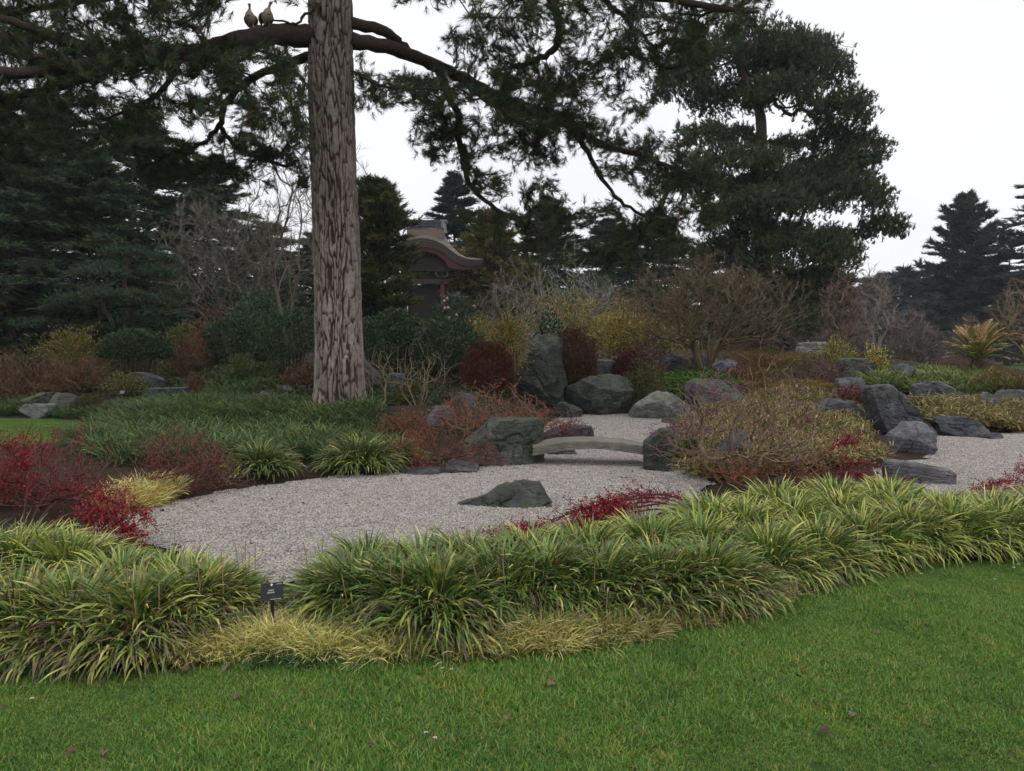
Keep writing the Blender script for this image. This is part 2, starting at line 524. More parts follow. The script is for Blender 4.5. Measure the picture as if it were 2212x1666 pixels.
CTRL = []
for vx, vy, D in [(732, 893, 15), (100, 890, 18), (0, 885, 20), (360, 870, 18), (290, 838, 21), (150, 850, 22), (470, 800, 24), (280, 775, 28), (490, 745, 32), (560, 800, 22), (640, 880, 16),
                  (950, 990, 11), (870, 880, 15), (1050, 858, 19), (1165, 872, 20.5), (1290, 890, 19.5), (980, 800, 24), (1240, 800, 24), (1370, 830, 22), (1460, 815, 23), (1520, 802, 24),
                  (1560, 890, 17), (1760, 772, 28), (1700, 860, 18), (1850, 826, 22), (1980, 832, 21), (2040, 882, 17), (1940, 938, 14), (1800, 906, 15.5), (2110, 826, 22), (2135, 888, 17),
                  (1700, 985, 12), (1600, 1020, 9.8), (2200, 850, 19), (1820, 775, 30), (2212, 815, 28), (420, 950, 12), (600, 960, 12), (780, 960, 12)]:
    CTRL.append(P(vx, vy, D))
CTRL += [np.array(q, float) for q in [(-10, 45, 2.6), (-4, 50, 3.2), (-8, 56, 3.2), (2, 50, 2.9), (-25, 40, 1.5), (-30, 60, 1.5), (6, 36, 1.7), (12, 38, 1.6), (12, 48, 1.4), (20, 40, 0.7), (-14, 30, 1.3), (0, 75, 1.5), (-40, 90, 0.5), (0, 110, 0.3),
                                      (30, 60, 0), (30, 40, 0.1), (60, 60, 0), (60, 120, 0), (20, 120, 0), (-60, 40, 0.5), (-12, 14, 0.05), (-12, 8, 0.03), (14, 8, 0.03), (20, 20, 0.3), (-2, 6.2, 0.03), (2, 6.2, 0.03), (30, 28, 0.1)]]
CTRL = np.array(CTRL)
def hG(x, y):
    x = np.asarray(x, float); y = np.asarray(y, float)
    sh = x.shape
    x = x.ravel(); y = y.ravel()
    num = np.zeros(len(x)); den = np.full(len(x), 1e-9)
    for cx_, cy_, cz_ in CTRL:
        s2 = 0.02 * cy_ ** 1.2 + 0.3
        d2 = (x - cx_) ** 2 + (y - cy_) ** 2
        wgt = 1 / (d2 / s2 + 0.15) ** 1.6
        num += wgt * cz_; den += wgt
    z = num / den
    far = smooth(np.hypot(x, y), 95, 160)
    z = z * (1 - far) - 0.1 * far
    dist = np.full(len(x), 1e9); ins = np.zeros(len(x), bool)
    for pl in FLATS:
        lo, hi = np.min(pl, 0) - 4, np.max(pl, 0) + 4
        k = (x > lo[0]) & (x < hi[0]) & (y > lo[1]) & (y < hi[1])
        if k.any():
            dist[k] = np.minimum(dist[k], polydist(x[k], y[k], pl))
            ins[k] |= inpoly(x[k], y[k], pl)
    dist = np.where(ins, -dist, dist)
    bump = 0.03 * fbm(np.stack([x * 0.9, y * 0.9, 0 * x], -1), 3, 5)
    z = np.maximum(z, 0.03) * smooth(dist, 0.0, 1.6) + (0.035 + bump) * smooth(dist, 0, 0.3)
    z = np.where(dist <= 0, -0.022, z - 0.022 * (1 - smooth(dist, 0, 0.12)))
    return z.reshape(sh)
def hg(x, y):
    return float(hG(np.array([x]), np.array([y]))[0])
def on(vx, D, dz=0.0):               # the ground point at depth D under pixel column vx
    x = X(vx, D)
    return np.array([x, D, hg(x, D) + dz])

def axis(lo, hi, step, far, n):
    a = np.arange(lo, hi, step)
    g = np.geomspace(step * 1.5, far, n)
    return a, g
xs = np.concatenate([-9 - np.geomspace(0.2, 500, 50)[::-1], np.arange(-9, 12, 0.14), 12 + np.geomspace(0.2, 500, 50)])
ys = np.concatenate([[-60, -30, -15, -6, -2, 0, 2], np.arange(3, 26, 0.16), 26 + np.geomspace(0.2, 620, 60)])
gx, gy = np.meshgrid(xs, ys)
gz = hG(gx, gy)
nx, ny = len(xs), len(ys)
mb = MB()
ii = (np.arange(ny - 1)[:, None] * nx + np.arange(nx - 1)[None])
mb.add(np.stack([gx, gy, gz], -1).reshape(-1, 3), np.stack([ii, ii + 1, ii + nx + 1, ii + nx], -1).reshape(-1, 4), (0.1, 0.07, 0.05))
struct(mb.build('ground', M_SOIL, smooth_=True), label='dark brown garden soil of the planted beds')

def sheet(name, poly, z, mat):
    me = bpy.data.meshes.new(name)
    me.from_pydata([(p[0], p[1], z) for p in poly], [], [list(range(len(poly)))])
    if me.polygons[0].normal.z < 0:
        me.flip_normals()
    me.materials.append(mat)
    o = bpy.data.objects.new(name, me)
    COL.objects.link(o)
    return struct(o)
def gravel_mat():
    m, nt, b = newmat('gravel')
    L = nt.links
    geo = node(nt, 'ShaderNodeNewGeometry')
    v = node(nt, 'ShaderNodeTexVoronoi', Scale=42.0)
    n0 = node(nt, 'ShaderNodeTexNoise', Scale=0.7, Detail=4.0)
    L.new(geo.outputs['Position'], v.inputs['Vector']); L.new(geo.outputs['Position'], n0.inputs['Vector'])
    sp = node(nt, 'ShaderNodeSeparateColor')
    L.new(v.outputs['Color'], sp.inputs[0])
    r = node(nt, 'ShaderNodeValToRGB')
    e = r.color_ramp.elements
    e[0].position = 0.0; e[0].color = (0.1, 0.09, 0.08, 1)
    e[1].position = 1.0; e[1].color = (0.52, 0.49, 0.46, 1)
    x = e.new(0.35); x.color = (0.24, 0.22, 0.2, 1)
    x = e.new(0.75); x.color = (0.36, 0.34, 0.31, 1)
    L.new(sp.outputs[0], r.inputs[0])
    mu = node(nt, 'ShaderNodeVectorMath', operation='SCALE')
    mr = node(nt, 'ShaderNodeMapRange')
    mr.inputs[1].default_value = 0.3; mr.inputs[2].default_value = 0.7; mr.inputs[3].default_value = 0.85; mr.inputs[4].default_value = 1.1
    L.new(n0.outputs['Fac'], mr.inputs[0]); L.new(r.outputs[0], mu.inputs[0]); L.new(mr.outputs[0], mu.inputs['Scale'])
    L.new(mu.outputs[0], b.inputs['Base Color'])
    b.inputs['Roughness'].default_value = 0.85
    bp = node(nt, 'ShaderNodeBump', Strength=1.0, Distance=0.02, invert=True)
    L.new(v.outputs['Distance'], bp.inputs['Height']); L.new(bp.outputs[0], b.inputs['Normal'])
    return m
M_GRAVEL = gravel_mat()
sheet('gravel', POOL_A, 0.0, M_GRAVEL)['label'] = 'pale grey raked gravel bed under the stone bridge'
sheet('gravel', POOL_B, 0.0, M_GRAVEL)['label'] = 'pale grey gravel bed beside the slate rocks'
sheet('lawn', LAWN_A, 0.0, M_TURF)['label'] = 'mown green lawn along the border'
sheet('lawn', LAWN_B, 0.0, M_TURF)['label'] = 'small bright green lawn behind the red shrubs'
sheet('lawn', LAWN_C, 0.0, M_TURF)['label'] = 'far green lawn beyond the cycad'
sheet('path', np.array([(16, 56.0), (60, 42.0), (140, 56), (140, 58.5), (60, 44.0), (16, 58.0)]), 0.012, M_PATH)['label'] = 'pale sandy footpath beside the far lawn'

# scattering one mesh of many small pieces over points (grass blades, pebbles): geometry only, kind stuff
def scatter(name, pts, rot, scl, patches, label=None, col=None, parent=None, pick=None):
    me = bpy.data.meshes.new(name)
    n = len(pts)
    me.vertices.add(n)
    me.vertices.foreach_set('co', np.asarray(pts, np.float32).ravel())
    def put(nm, tp, key, val):
        a_ = me.attributes.new(nm, tp, 'POINT')
        a_.data.foreach_set(key, np.ascontiguousarray(val).ravel())
    put('rot', 'FLOAT_VECTOR', 'vector', np.asarray(rot, np.float32))
    put('scl', 'FLOAT', 'value', np.asarray(scl, np.float32))
    put('pick', 'INT', 'value', np.asarray(pick if pick is not None else np.arange(n) % len(patches), np.int32))
    if col is not None:
        put('icol', 'FLOAT_VECTOR', 'vector', np.asarray(col, np.float32))
    o = bpy.data.objects.new(name, me)
    COL.objects.link(o)
    if parent is not None:
        o.parent = parent
    g = bpy.data.node_groups.new(name + '_scatter', 'GeometryNodeTree')
    g.interface.new_socket('Geometry', in_out='INPUT', socket_type='NodeSocketGeometry')
    g.interface.new_socket('Geometry', in_out='OUTPUT', socket_type='NodeSocketGeometry')
    gi = g.nodes.new('NodeGroupInput'); go = g.nodes.new('NodeGroupOutput')
    gti = g.nodes.new('GeometryNodeGeometryToInstance')
    for pm in patches:
        oi = g.nodes.new('GeometryNodeObjectInfo')
        oi.inputs['Object'].default_value = bpy.data.objects.new(name + '_patch', pm)
        oi.inputs['As Instance'].default_value = False
        g.links.new(oi.outputs['Geometry'], gti.inputs[0])
    ip = g.nodes.new('GeometryNodeInstanceOnPoints')
    ip.inputs['Pick Instance'].default_value = True
    def at_(nm, tp):
        q = g.nodes.new('GeometryNodeInputNamedAttribute'); q.data_type = tp; q.inputs[0].default_value = nm
        return q.outputs[0]
    g.links.new(gi.outputs[0], ip.inputs['Points'])
    g.links.new(gti.outputs[0], ip.inputs['Instance'])
    g.links.new(at_('pick', 'INT'), ip.inputs['Instance Index'])
    g.links.new(at_('rot', 'FLOAT_VECTOR'), ip.inputs['Rotation'])
    g.links.new(at_('scl', 'FLOAT'), ip.inputs['Scale'])
    g.links.new(ip.outputs[0], go.inputs[0])
    md = o.modifiers.new('scatter', 'NODES')
    md.node_group = g
    return struct(o, 'stuff', label)
def dir_rot(d, rng=None):
    d = nrm(np.asarray(d, float))
    return np.stack([np.zeros(len(d)), np.arccos(np.clip(d[:, 2], -1, 1)), np.arctan2(d[:, 1], d[:, 0])], -1)
def inst_mat(name, rough=0.6, spec=0.25, transl=0.15):
    m = attr_mat(name, rough, spec, transl)
    nt = m.node_tree
    a = [q for q in nt.nodes if q.type == 'ATTRIBUTE'][0]
    b = node(nt, 'ShaderNodeAttribute', attribute_name='icol', attribute_type='INSTANCER')
    mu = node(nt, 'ShaderNodeVectorMath', operation='MULTIPLY')
    tos = [l.to_socket for l in a.outputs['Color'].links]
    nt.links.new(a.outputs['Color'], mu.inputs[0]); nt.links.new(b.outputs['Color'], mu.inputs[1])
    for t_ in tos:
        nt.links.new(mu.outputs[0], t_)
    return m
M_NEEDLE_I = inst_mat('needle_tuft')
M_BLADE_I = inst_mat('blade_tuft', 0.6, 0.15, 0.22)

def grass_mat(name, tint):
    m, nt, b = newmat(name)
    L = nt.links
    a = node(nt, 'ShaderNodeAttribute', attribute_name='Col')
    geo = node(nt, 'ShaderNodeNewGeometry')
    n = node(nt, 'ShaderNodeTexNoise', Scale=1.9, Detail=7.0, Roughness=0.72)
    L.new(geo.outputs['Position'], n.inputs['Vector'])
    r = node(nt, 'ShaderNodeValToRGB')
    e = r.color_ramp.elements
    e[0].position = 0.33; e[0].color = (0.62, 0.72, 0.7, 1)
    e[1].position = 0.7; e[1].color = tint
    x = e.new(0.47); x.color = (0.85, 0.95, 0.8, 1)
    x = e.new(0.58); x.color = (1.0, 1.0, 0.9, 1)
    L.new(n.outputs['Fac'], r.inputs[0])
    mu = node(nt, 'ShaderNodeVectorMath', operation='MULTIPLY')
    L.new(a.outputs['Color'], mu.inputs[0]); L.new(r.outputs[0], mu.inputs[1])
    L.new(mu.outputs[0], b.inputs['Base Color'])
    b.inputs['Roughness'].default_value = 0.5
    b.inputs['Specular IOR Level'].default_value = 0.3
    tr = node(nt, 'ShaderNodeBsdfTranslucent'); L.new(mu.outputs[0], tr.inputs[0])
    ms = node(nt, 'ShaderNodeMixShader'); ms.inputs[0].default_value = 0.3
    L.new(b.outputs[0], ms.inputs[1]); L.new(tr.outputs[0], ms.inputs[2])
    L.new(ms.outputs[0], nt.nodes['Material Output'].inputs['Surface'])
    return m
M_GRASS = grass_mat('lawn_grass', (1.35, 1.05, 0.85, 1))
def grass_patch(size, n, Lm, seed):
    rng = RNG(seed)
    m = MB()
    r = size * 0.5 * np.sqrt(rng.uniform(0, 1, n)); th = rng.uniform(0, 6.283, n)
    base = np.stack([r * np.cos(th), r * np.sin(th), np.zeros(n) - 0.003], -1)
    k = rng.uniform(0, 1, (n, 1))
    c = np.where(k < 0.55, np.array([[0.1, 0.205, 0.034]]), np.where(k < 0.8, np.array([[0.215, 0.34, 0.06]]), np.where(k < 0.87, np.array([[0.2, 0.32, 0.14]]), np.array([[0.42, 0.33, 0.13]]))))
    c = c * rng.uniform(0.7, 1.25, (n, 1))
    m.straps(base, rng.uniform(0, 6.283, n), rng.uniform(0.05, 0.7, n), rng.uniform(0.3, 1.3, n), Lm * rng.uniform(0.5, 1.25, n), rng.uniform(0.0018, 0.0034, n), c * 1.0, c * 1.25, S=2, rng=rng)
    return m.mesh('grass', M_GRASS)
rng = RNG(11)
gx_, gy_ = np.meshgrid(np.arange(-7.5, 9.5, 0.09), np.arange(0.8, 6.6, 0.09))
q = np.stack([gx_.ravel(), gy_.ravel()], -1) + rng.uniform(-0.05, 0.05, (gx_.size, 2))
vis = inpoly(q[:, 0], q[:, 1], LAWN_A) & (np.abs(q[:, 0]) < q[:, 1] * 1.0 + 3.0)
q = q[vis]
h = fbm(np.stack([q[:, 0] * 1.1, q[:, 1] * 1.1, 0 * q[:, 0]], -1), 3, 3)
zz = np.zeros(len(q))
scatter('grass', np.c_[q, zz], np.stack([0 * zz, 0 * zz, rng.uniform(0, 6.28, len(q))], -1), np.clip(0.85 + 0.55 * h + rng.uniform(-0.1, 0.4, len(q)), 0.55, 1.7), [grass_patch(0.26, 760, 0.028, 12), grass_patch(0.22, 560, 0.036, 14), grass_patch(0.3, 860, 0.022, 15)], 'short green lawn grass with pale flecks along the border')
q = rand_in_poly(rng, LAWN_B, 1500); zz = np.zeros(len(q))
scatter('grass', np.c_[q, zz], np.stack([0 * zz, 0 * zz, rng.uniform(0, 6.28, len(q))], -1), rng.uniform(0.9, 1.2, len(q)), [grass_patch(0.6, 900, 0.05, 13)], 'bright short grass on the small back lawn')

def pebble_patch(size, n, seed, smin, smax):
    rng = RNG(seed)
    m = MB()
    p = rng.uniform(-size / 2, size / 2, (n, 2))
    s = rng.uniform(smin, smax, n)
    th = rng.uniform(0, 6.283, n)
    a = np.arange(5) / 5 * 6.283
    ring = np.stack([np.cos(a), np.sin(a)], -1)[None] * rng.uniform(0.7, 1.25, (n, 5, 1)) * s[:, None, None]
    ring[..., 0] *= 1.35
    c_, s_ = np.cos(th)[:, None], np.sin(th)[:, None]
    rx = ring[..., 0] * c_ - ring[..., 1] * s_; ry = ring[..., 0] * s_ + ring[..., 1] * c_
    lowr = np.stack([p[:, :1] + rx, p[:, 1:] + ry, np.full((n, 5), -0.004)], -1)
    midr = np.stack([p[:, :1] + rx * 0.75, p[:, 1:] + ry * 0.75, np.repeat(s[:, None] * 0.75, 5, 1) * rng.uniform(0.6, 1.2, (n, 5))], -1)
    top = np.stack([p[:, 0], p[:, 1], s * 0.95], -1)[:, None]
    v = np.concatenate([lowr, midr, top], 1)
    b = np.arange(n)[:, None, None] * 11
    f4 = np.array([[j, (j + 1) % 5, 5 + (j + 1) % 5, 5 + j] for j in range(5)])[None] + b
    f3 = np.array([[5 + j, 5 + (j + 1) % 5, 10] for j in range(5)])[None] + b
    k = rng.uniform(0, 1, (n, 1))
    c = np.where(k < 0.5, np.array([[0.385, 0.352, 0.318]]), np.where(k < 0.78, np.array([[0.52, 0.488, 0.45]]), np.where(k < 0.93, np.array([[0.2, 0.18, 0.165]]), np.array([[0.33, 0.25, 0.18]]))))
    c = c * rng.uniform(0.8, 1.15, (n, 1))
    m.add(v.reshape(-1, 3), f4.reshape(-1, 4), np.repeat(c, 11, 0))
    m.f3.append(f3.reshape(-1, 3))
    return m.mesh('pebbles', M_PEBBLE)
M_PEBBLE = attr_mat('pebble', 0.8, 0.3)
for poly, lab in ((POOL_A, 'loose pale pebbles covering the gravel bed under the bridge'), (POOL_B, 'loose pale pebbles covering the gravel bed by the slate rocks')):
    lo, hi = np.min(poly, 0), np.max(poly, 0)
    st = 0.34
    gx_, gy_ = np.meshgrid(np.arange(lo[0], hi[0], st), np.arange(lo[1], hi[1], st))
    q = np.stack([gx_.ravel(), gy_.ravel()], -1) + rng.uniform(-0.05, 0.05, (gx_.size, 2))
    q = q[inpoly(q[:, 0], q[:, 1], poly) & (np.abs(q[:, 0]) < q[:, 1] * 0.75 + 1)]
    zz = np.zeros(len(q))
    scatter('gravel_pebbles', np.c_[q, zz], np.stack([0 * zz, 0 * zz, rng.uniform(0, 6.28, len(q))], -1), np.ones(len(q)), [pebble_patch(0.42, 520, 21, 0.005, 0.0105)], lab)

# ================================================================== ROCKS
def icosphere(sub):
    t = (1 + 5 ** 0.5) / 2
    v = [(-1, t, 0), (1, t, 0), (-1, -t, 0), (1, -t, 0), (0, -1, t), (0, 1, t), (0, -1, -t), (0, 1, -t), (t, 0, -1), (t, 0, 1), (-t, 0, -1), (-t, 0, 1)]
    f = [(0, 11, 5), (0, 5, 1), (0, 1, 7), (0, 7, 10), (0, 10, 11), (1, 5, 9), (5, 11, 4), (11, 10, 2), (10, 7, 6), (7, 1, 8), (3, 9, 4), (3, 4, 2), (3, 2, 6), (3, 6, 8), (3, 8, 9), (4, 9, 5), (2, 4, 11), (6, 2, 10), (8, 6, 7), (9, 8, 1)]
    v = [np.array(x, float) / np.linalg.norm(x) for x in v]
    for _ in range(sub):
        mid, nf = {}, []
        def m_(a, b):
            k = (min(a, b), max(a, b))
            if k not in mid:
                q = v[a] + v[b]
                v.append(q / np.linalg.norm(q)); mid[k] = len(v) - 1
            return mid[k]
        for a, b, c in f:
            ab, bc, ca = m_(a, b), m_(b, c), m_(c, a)
            nf += [(a, ab, ca), (b, bc, ab), (c, ca, bc), (ab, bc, ca)]
        f = nf
    return np.array(v), np.array(f)
ICO = {k: icosphere(k) for k in (1, 2, 3, 4, 5)}
def rock(label, box, D, mat, seed, sub=4, dep=0.8, cuts=(), ncut=9, prof=None, rough=0.034, power=8, rz=0.0, group=None, sink=0.15, strata=0.0, name='rock'):
    x0, y0, x1, y1 = box
    rng = RNG(seed)
    W = (x1 - x0) * D / F
    cx = X((x0 + x1) / 2, D)
    zt = Z(y0, D)
    zb = min(Z(y1, D), hg(cx, D)) - 0.03
    H = zt - zb
    s, f = ICO[sub]
    p = s / (np.abs(s) ** power).sum(1, keepdims=True) ** (1 / power)
    for c in cuts:
        n = nrm(np.array(c[:3], float)); d = c[3]
        e = np.maximum(0, p @ n - d)
        p = p - e[:, None] * n
    for _ in range(ncut):
        n = nrm(rng.normal(0, 1, 3) * np.array([1, 1, 0.7])); d = rng.uniform(0.62, 0.95)
        e = np.maximum(0, p @ n - d)
        p = p - e[:, None] * n
    p = p / np.maximum(np.abs(p).max(0), 1e-6)
    if prof is not None:
        k = np.interp(p[:, 0], np.linspace(-1, 1, len(prof)), prof)
        p[:, 2] = -1 + (p[:, 2] + 1) * k
        if prof[0] < 0.6:
            p[:, 1] *= 0.45 + 0.55 * smooth(p[:, 0], -1.0, 0.1)
    sz = np.array([W / 2, max(W, H) * dep / 2, H * (1 + sink) / 2])
    p = p * sz
    if strata:
        p[:, :2] *= 1 + strata * np.sign(vnoise(np.stack([0 * p[:, 2], 0 * p[:, 2], p[:, 2] * 14], -1), seed))[:, None]
    sc_ = 2.2 / max(W, H)
    n = nrm(p / sz ** 2)
    rid = 1 - 2 * np.abs(fbm(p * sc_ * 1.7 + seed * 3.1, 4, seed))
    p = p + n * (rough * max(W, H) * (0.55 * fbm(p * sc_ + seed, 5, seed + 9, 0.55) + 0.5 * rid + 0.3 * np.floor(2.5 * vnoise(p * sc_ * 1.3 + seed, seed + 3)) / 2.5))[:, None]
    crk = np.exp(-(fbm(p * sc_ * 0.8 + seed * 1.7, 3, seed + 21) / 0.045) ** 2) + 0.6 * np.exp(-(fbm(p * sc_ * 2.1 + seed * 2.7, 3, seed + 25) / 0.05) ** 2)
    p = p - n * (0.035 * max(W, H) * crk)[:, None]
    if rz:
        c_, s_ = math.cos(rz), math.sin(rz)
        p[:, :2] = np.stack([p[:, 0] * c_ - p[:, 1] * s_, p[:, 0] * s_ + p[:, 1] * c_], -1)
    p[:, 2] += zt - p[:, 2].max() - zb
    m = MB()
    m.add(p, f, (0.2, 0.2, 0.2))
    o = m.build(name, mat, smooth_=True, org=(0, 0, 0), sharp=24)
    o.location = (cx, D, zb)
    return tag(o, label, 'rock', group)

rock('large mossy boulder supporting the end of the stone bridge beside the red shrubs', (1002, 903, 1176, 1012), 11.0, M_GREENR, 3, cuts=[(-0.7, -0.15, 0.7, 0.82), (0.12, -0.95, 0.25, 0.78), (0.92, -0.3, 0, 0.9)], dep=0.7, ncut=3, power=12, rough=0.03, sub=5)
rock('upright narrow green-grey stone at the bushy end of the bridge', (1396, 924, 1454, 1026), 10.25, M_GREENR, 5, cuts=[(-0.35, 0, 0.9, 0.85)], dep=0.45, power=12, ncut=2, rough=0.04, sub=5)
rock('low dark rock at the gravel edge under the red-berried shrub', (942, 990, 1032, 1018), 10.2, M_SLATE, 6, sub=3)
rock('thin flat dark stone at the edge of the gravel by the liriope', (860, 1010, 950, 1024), 10.0, M_SLATE, 7, sub=3)
rock('wedge shaped mossy rock alone in the middle of the gravel', (984, 1037, 1197, 1112), 7.95, M_GREENR, 8, prof=[0.53, 0.58, 0.62, 0.72, 0.87, 0.97, 1.0, 0.96, 0.95, 0.93], dep=0.42, cuts=[(0.2, -0.7, 0.7, 0.75), (0.95, 0, 0.25, 0.93)], ncut=2, rough=0.03, sink=0.2, sub=5)
rock('tall standing mossy rock between two rust coloured clipped shrubs', (1108, 722, 1224, 874), 20.3, M_GREENR, 9, cuts=[(-0.7, -0.1, 0.72, 0.72), (0.2, -0.95, 0.25, 0.72)], dep=0.6, ncut=7, sub=5)
rock('broad squat green-grey boulder at the far edge of the gravel', (1226, 808, 1366, 893), 19.6, M_GREENR, 10, cuts=[(0.15, -0.5, 0.85, 0.8), (-0.5, -0.85, 0.1, 0.72), (0.4, -0.8, -0.4, 0.75)], ncut=6, sub=5)
rock('small pointed stone in front of the tall standing rock', (1204, 868, 1264, 905), 18.6, M_GREENR, 12, sub=3, cuts=[(0.5, -0.2, 0.8, 0.6)])
rock('pale lichen covered low sloping rock beside the far gravel', (1366, 845, 1492, 904), 18.4, M_PALER, 13, cuts=[(-0.55, -0.3, 0.8, 0.6)], rough=0.04)
rock('grey mossy block behind the purple-berried shrub', (1488, 818, 1612, 896), 17.2, M_GREENR, 14, cuts=[(0.5, -0.4, 0.75, 0.8)])
rock('flat dark slab lying on the gravel behind the upright stone', (1434, 903, 1500, 917), 17.0, M_SLATE, 15, sub=3, ncut=5)
rock('dark grey standing rock behind the purple-berried shrub stems', (1536, 930, 1634, 1026), 10.3, M_SLATE, 16, cuts=[(-0.6, -0.2, 0.75, 0.66)], dep=0.6)
rock('flat-topped grey block among the straw coloured bamboo', (1742, 862, 1866, 912), 15.4, M_SLATE, 17, cuts=[(-0.7, 0, 0.7, 0.85)], ncut=5)
rock('big angular leaning slate rock with a flat tilted top', (1880, 830, 2008, 942), 14.2, M_SLATE, 18, cuts=[(0.72, -0.1, 0.62, 0.52), (-0.1, -0.97, 0.2, 0.72), (-0.98, -0.1, -0.2, 0.75)], ncut=4, dep=0.7, rough=0.035, sub=5)
rock('rounded lumpy grey rock at the corner of the gravel', (1908, 911, 2018, 990), 11.9, M_LILACR, 19, cuts=[(-0.6, -0.2, 0.75, 0.7), (0.1, -0.8, -0.5, 0.6)], ncut=8, sub=5)
rock('wide grey ledge rock below the cycad', (1966, 822, 2118, 884), 17.2, M_SLATE, 20, cuts=[(0.65, -0.2, 0.7, 0.6), (-0.2, -0.95, 0.1, 0.75)], ncut=5, dep=0.6)
rock('small pale lilac rock beside the wide ledge', (2108, 847, 2164, 892), 16.4, M_LILACR, 21, sub=3, cuts=[(0.6, 0, 0.7, 0.7)])
rock('dark layered flat rock at the back edge of the gravel', (2030, 899, 2134, 943), 14.5, M_SLATE, 22, strata=0.05, cuts=[(0.7, 0, 0.65, 0.75)], ncut=4)
rock('tiny rounded dark stone lying on the open gravel', (2128, 935, 2168, 946), 14.0, M_SLATE, 23, sub=3)
rock('dark sloping rock among the green bamboo', (1936, 786, 2024, 834), 21.0, M_SLATE, 24, cuts=[(0.62, -0.1, 0.75, 0.5)], ncut=5)
rock('stepped grey rock beside the small yellow shrub', (1812, 772, 1896, 832), 21.5, M_GREENR, 25, cuts=[(0.75, 0, 0.6, 0.75)], ncut=6)
rock('flat-topped pale rock on the crest of the rockery', (1726, 738, 1792, 774), 27.5, M_PALER, 26, strata=0.04, ncut=5)
rock('rounded grey boulder at the foot of the bare maple', (1428, 764, 1490, 806), 24.3, M_SLATE, 27, cuts=[(0.5, 0, 0.8, 0.7)])
rock('grey stone behind the trunk of the bare maple', (1484, 762, 1560, 800), 25.6, M_SLATE, 28)
rock('slanting blue-grey stone beside the bare maple', (1535, 776, 1590, 804), 23.2, M_LILACR, 29, sub=3, cuts=[(-0.6, 0, 0.8, 0.55)])
rock('long plank-like lilac slab lying at the gravel edge', (1920, 994, 2062, 1052), 9.3, M_LILACR, 30, prof=[1.0, 0.95, 0.88, 0.8, 0.72], dep=0.28, ncut=3, rough=0.02, rz=-0.25)
rock('half buried rock below the golden bamboo with red twigs across it', (1808, 966, 1884, 1006), 11.0, M_MOSSR, 31, sub=3)
rock('dark rock among rusty mounds near the edge of the ledge', (2168, 842, 2250, 884), 17.5, M_SLATE, 32, sub=3)
rock('small grey stone peeping from the gold azalea mound', (1790, 838, 1850, 872), 17.8, M_LILACR, 33, sub=3)
rock('dull brown rock under a bare twiggy mound', (1806, 815, 1880, 866), 18.5, M_SLATE, 34, sub=3)
# stones of the far bed, by the small lawn and the trunk
rock('mossy rounded boulder at the edge of the small lawn', (46, 848, 118, 884), 19.0, M_MOSSR, 41, sub=3)
rock('grey hump-backed boulder among moss by the small lawn', (98, 848, 164, 890), 18.4, M_MOSSR, 42, sub=3)
rock('low pale stone beside the small lawn under a mossy boulder', (44, 872, 112, 896), 18.0, M_PALER, 43, sub=3)
rock('flat grey stone beside the moss cushion', (176, 860, 222, 880), 18.6, M_SLATE, 44, sub=3)
rock('small pointed grey stone in the blue-green ground cover', (232, 862, 290, 884), 18.2, M_SLATE, 45, sub=3)
rock('square-cut dark block standing in the blue-green ground cover', (320, 836, 402, 876), 18.0, M_SLATE, 46, cuts=[(0, 0, 1, 0.85)], ncut=3, power=9)
rock('tilted dark slab under the clipped green dome', (284, 803, 372, 846), 20.5, M_SLATE, 47, cuts=[(0.5, 0, 0.85, 0.7)])
rock('leaning blue-grey slab near the pine trunk', (530, 845, 584, 880), 17.5, M_LILACR, 48, sub=3, cuts=[(-0.6, 0, 0.8, 0.6)])
rock('flat stone beside the moss cushion near the pine trunk', (618, 866, 670, 884), 16.6, M_LILACR, 49, sub=3)
rock('thin blue-grey slab behind the moss cushion', (594, 833, 640, 850), 19.0, M_LILACR, 50, sub=3)
rock('dark rock in the shade behind the pale bare stems', (832, 805, 880, 842), 18.5, M_SLATE, 51, sub=3)
rock('sloping grey slab beside the pine trunk', (770, 768, 822, 812), 19.5, M_SLATE, 52, sub=3, cuts=[(0.5, 0, 0.85, 0.5)])
rock('blue-grey stone half hidden among the orange-leaved shrub', (922, 876, 980, 912), 13.4, M_LILACR, 53, sub=3)
rock('grey stone behind the orange-leaved shrub', (968, 846, 1030, 890), 15.0, M_SLATE, 54, sub=3)
rock('flat wet stone under the trailing red twigs behind the bridge', (1176, 918, 1284, 946), 13.6, M_SLATE, 55, sub=3, ncut=4)
rock('thin dark ledge stone behind the small yellow azalea', (1250, 776, 1330, 806), 21.5, M_SLATE, 56, sub=3)
rock('long dark stone on the gravel under the bridge', (1180, 960, 1250, 985), 12.0, M_SLATE, 57, sub=3)

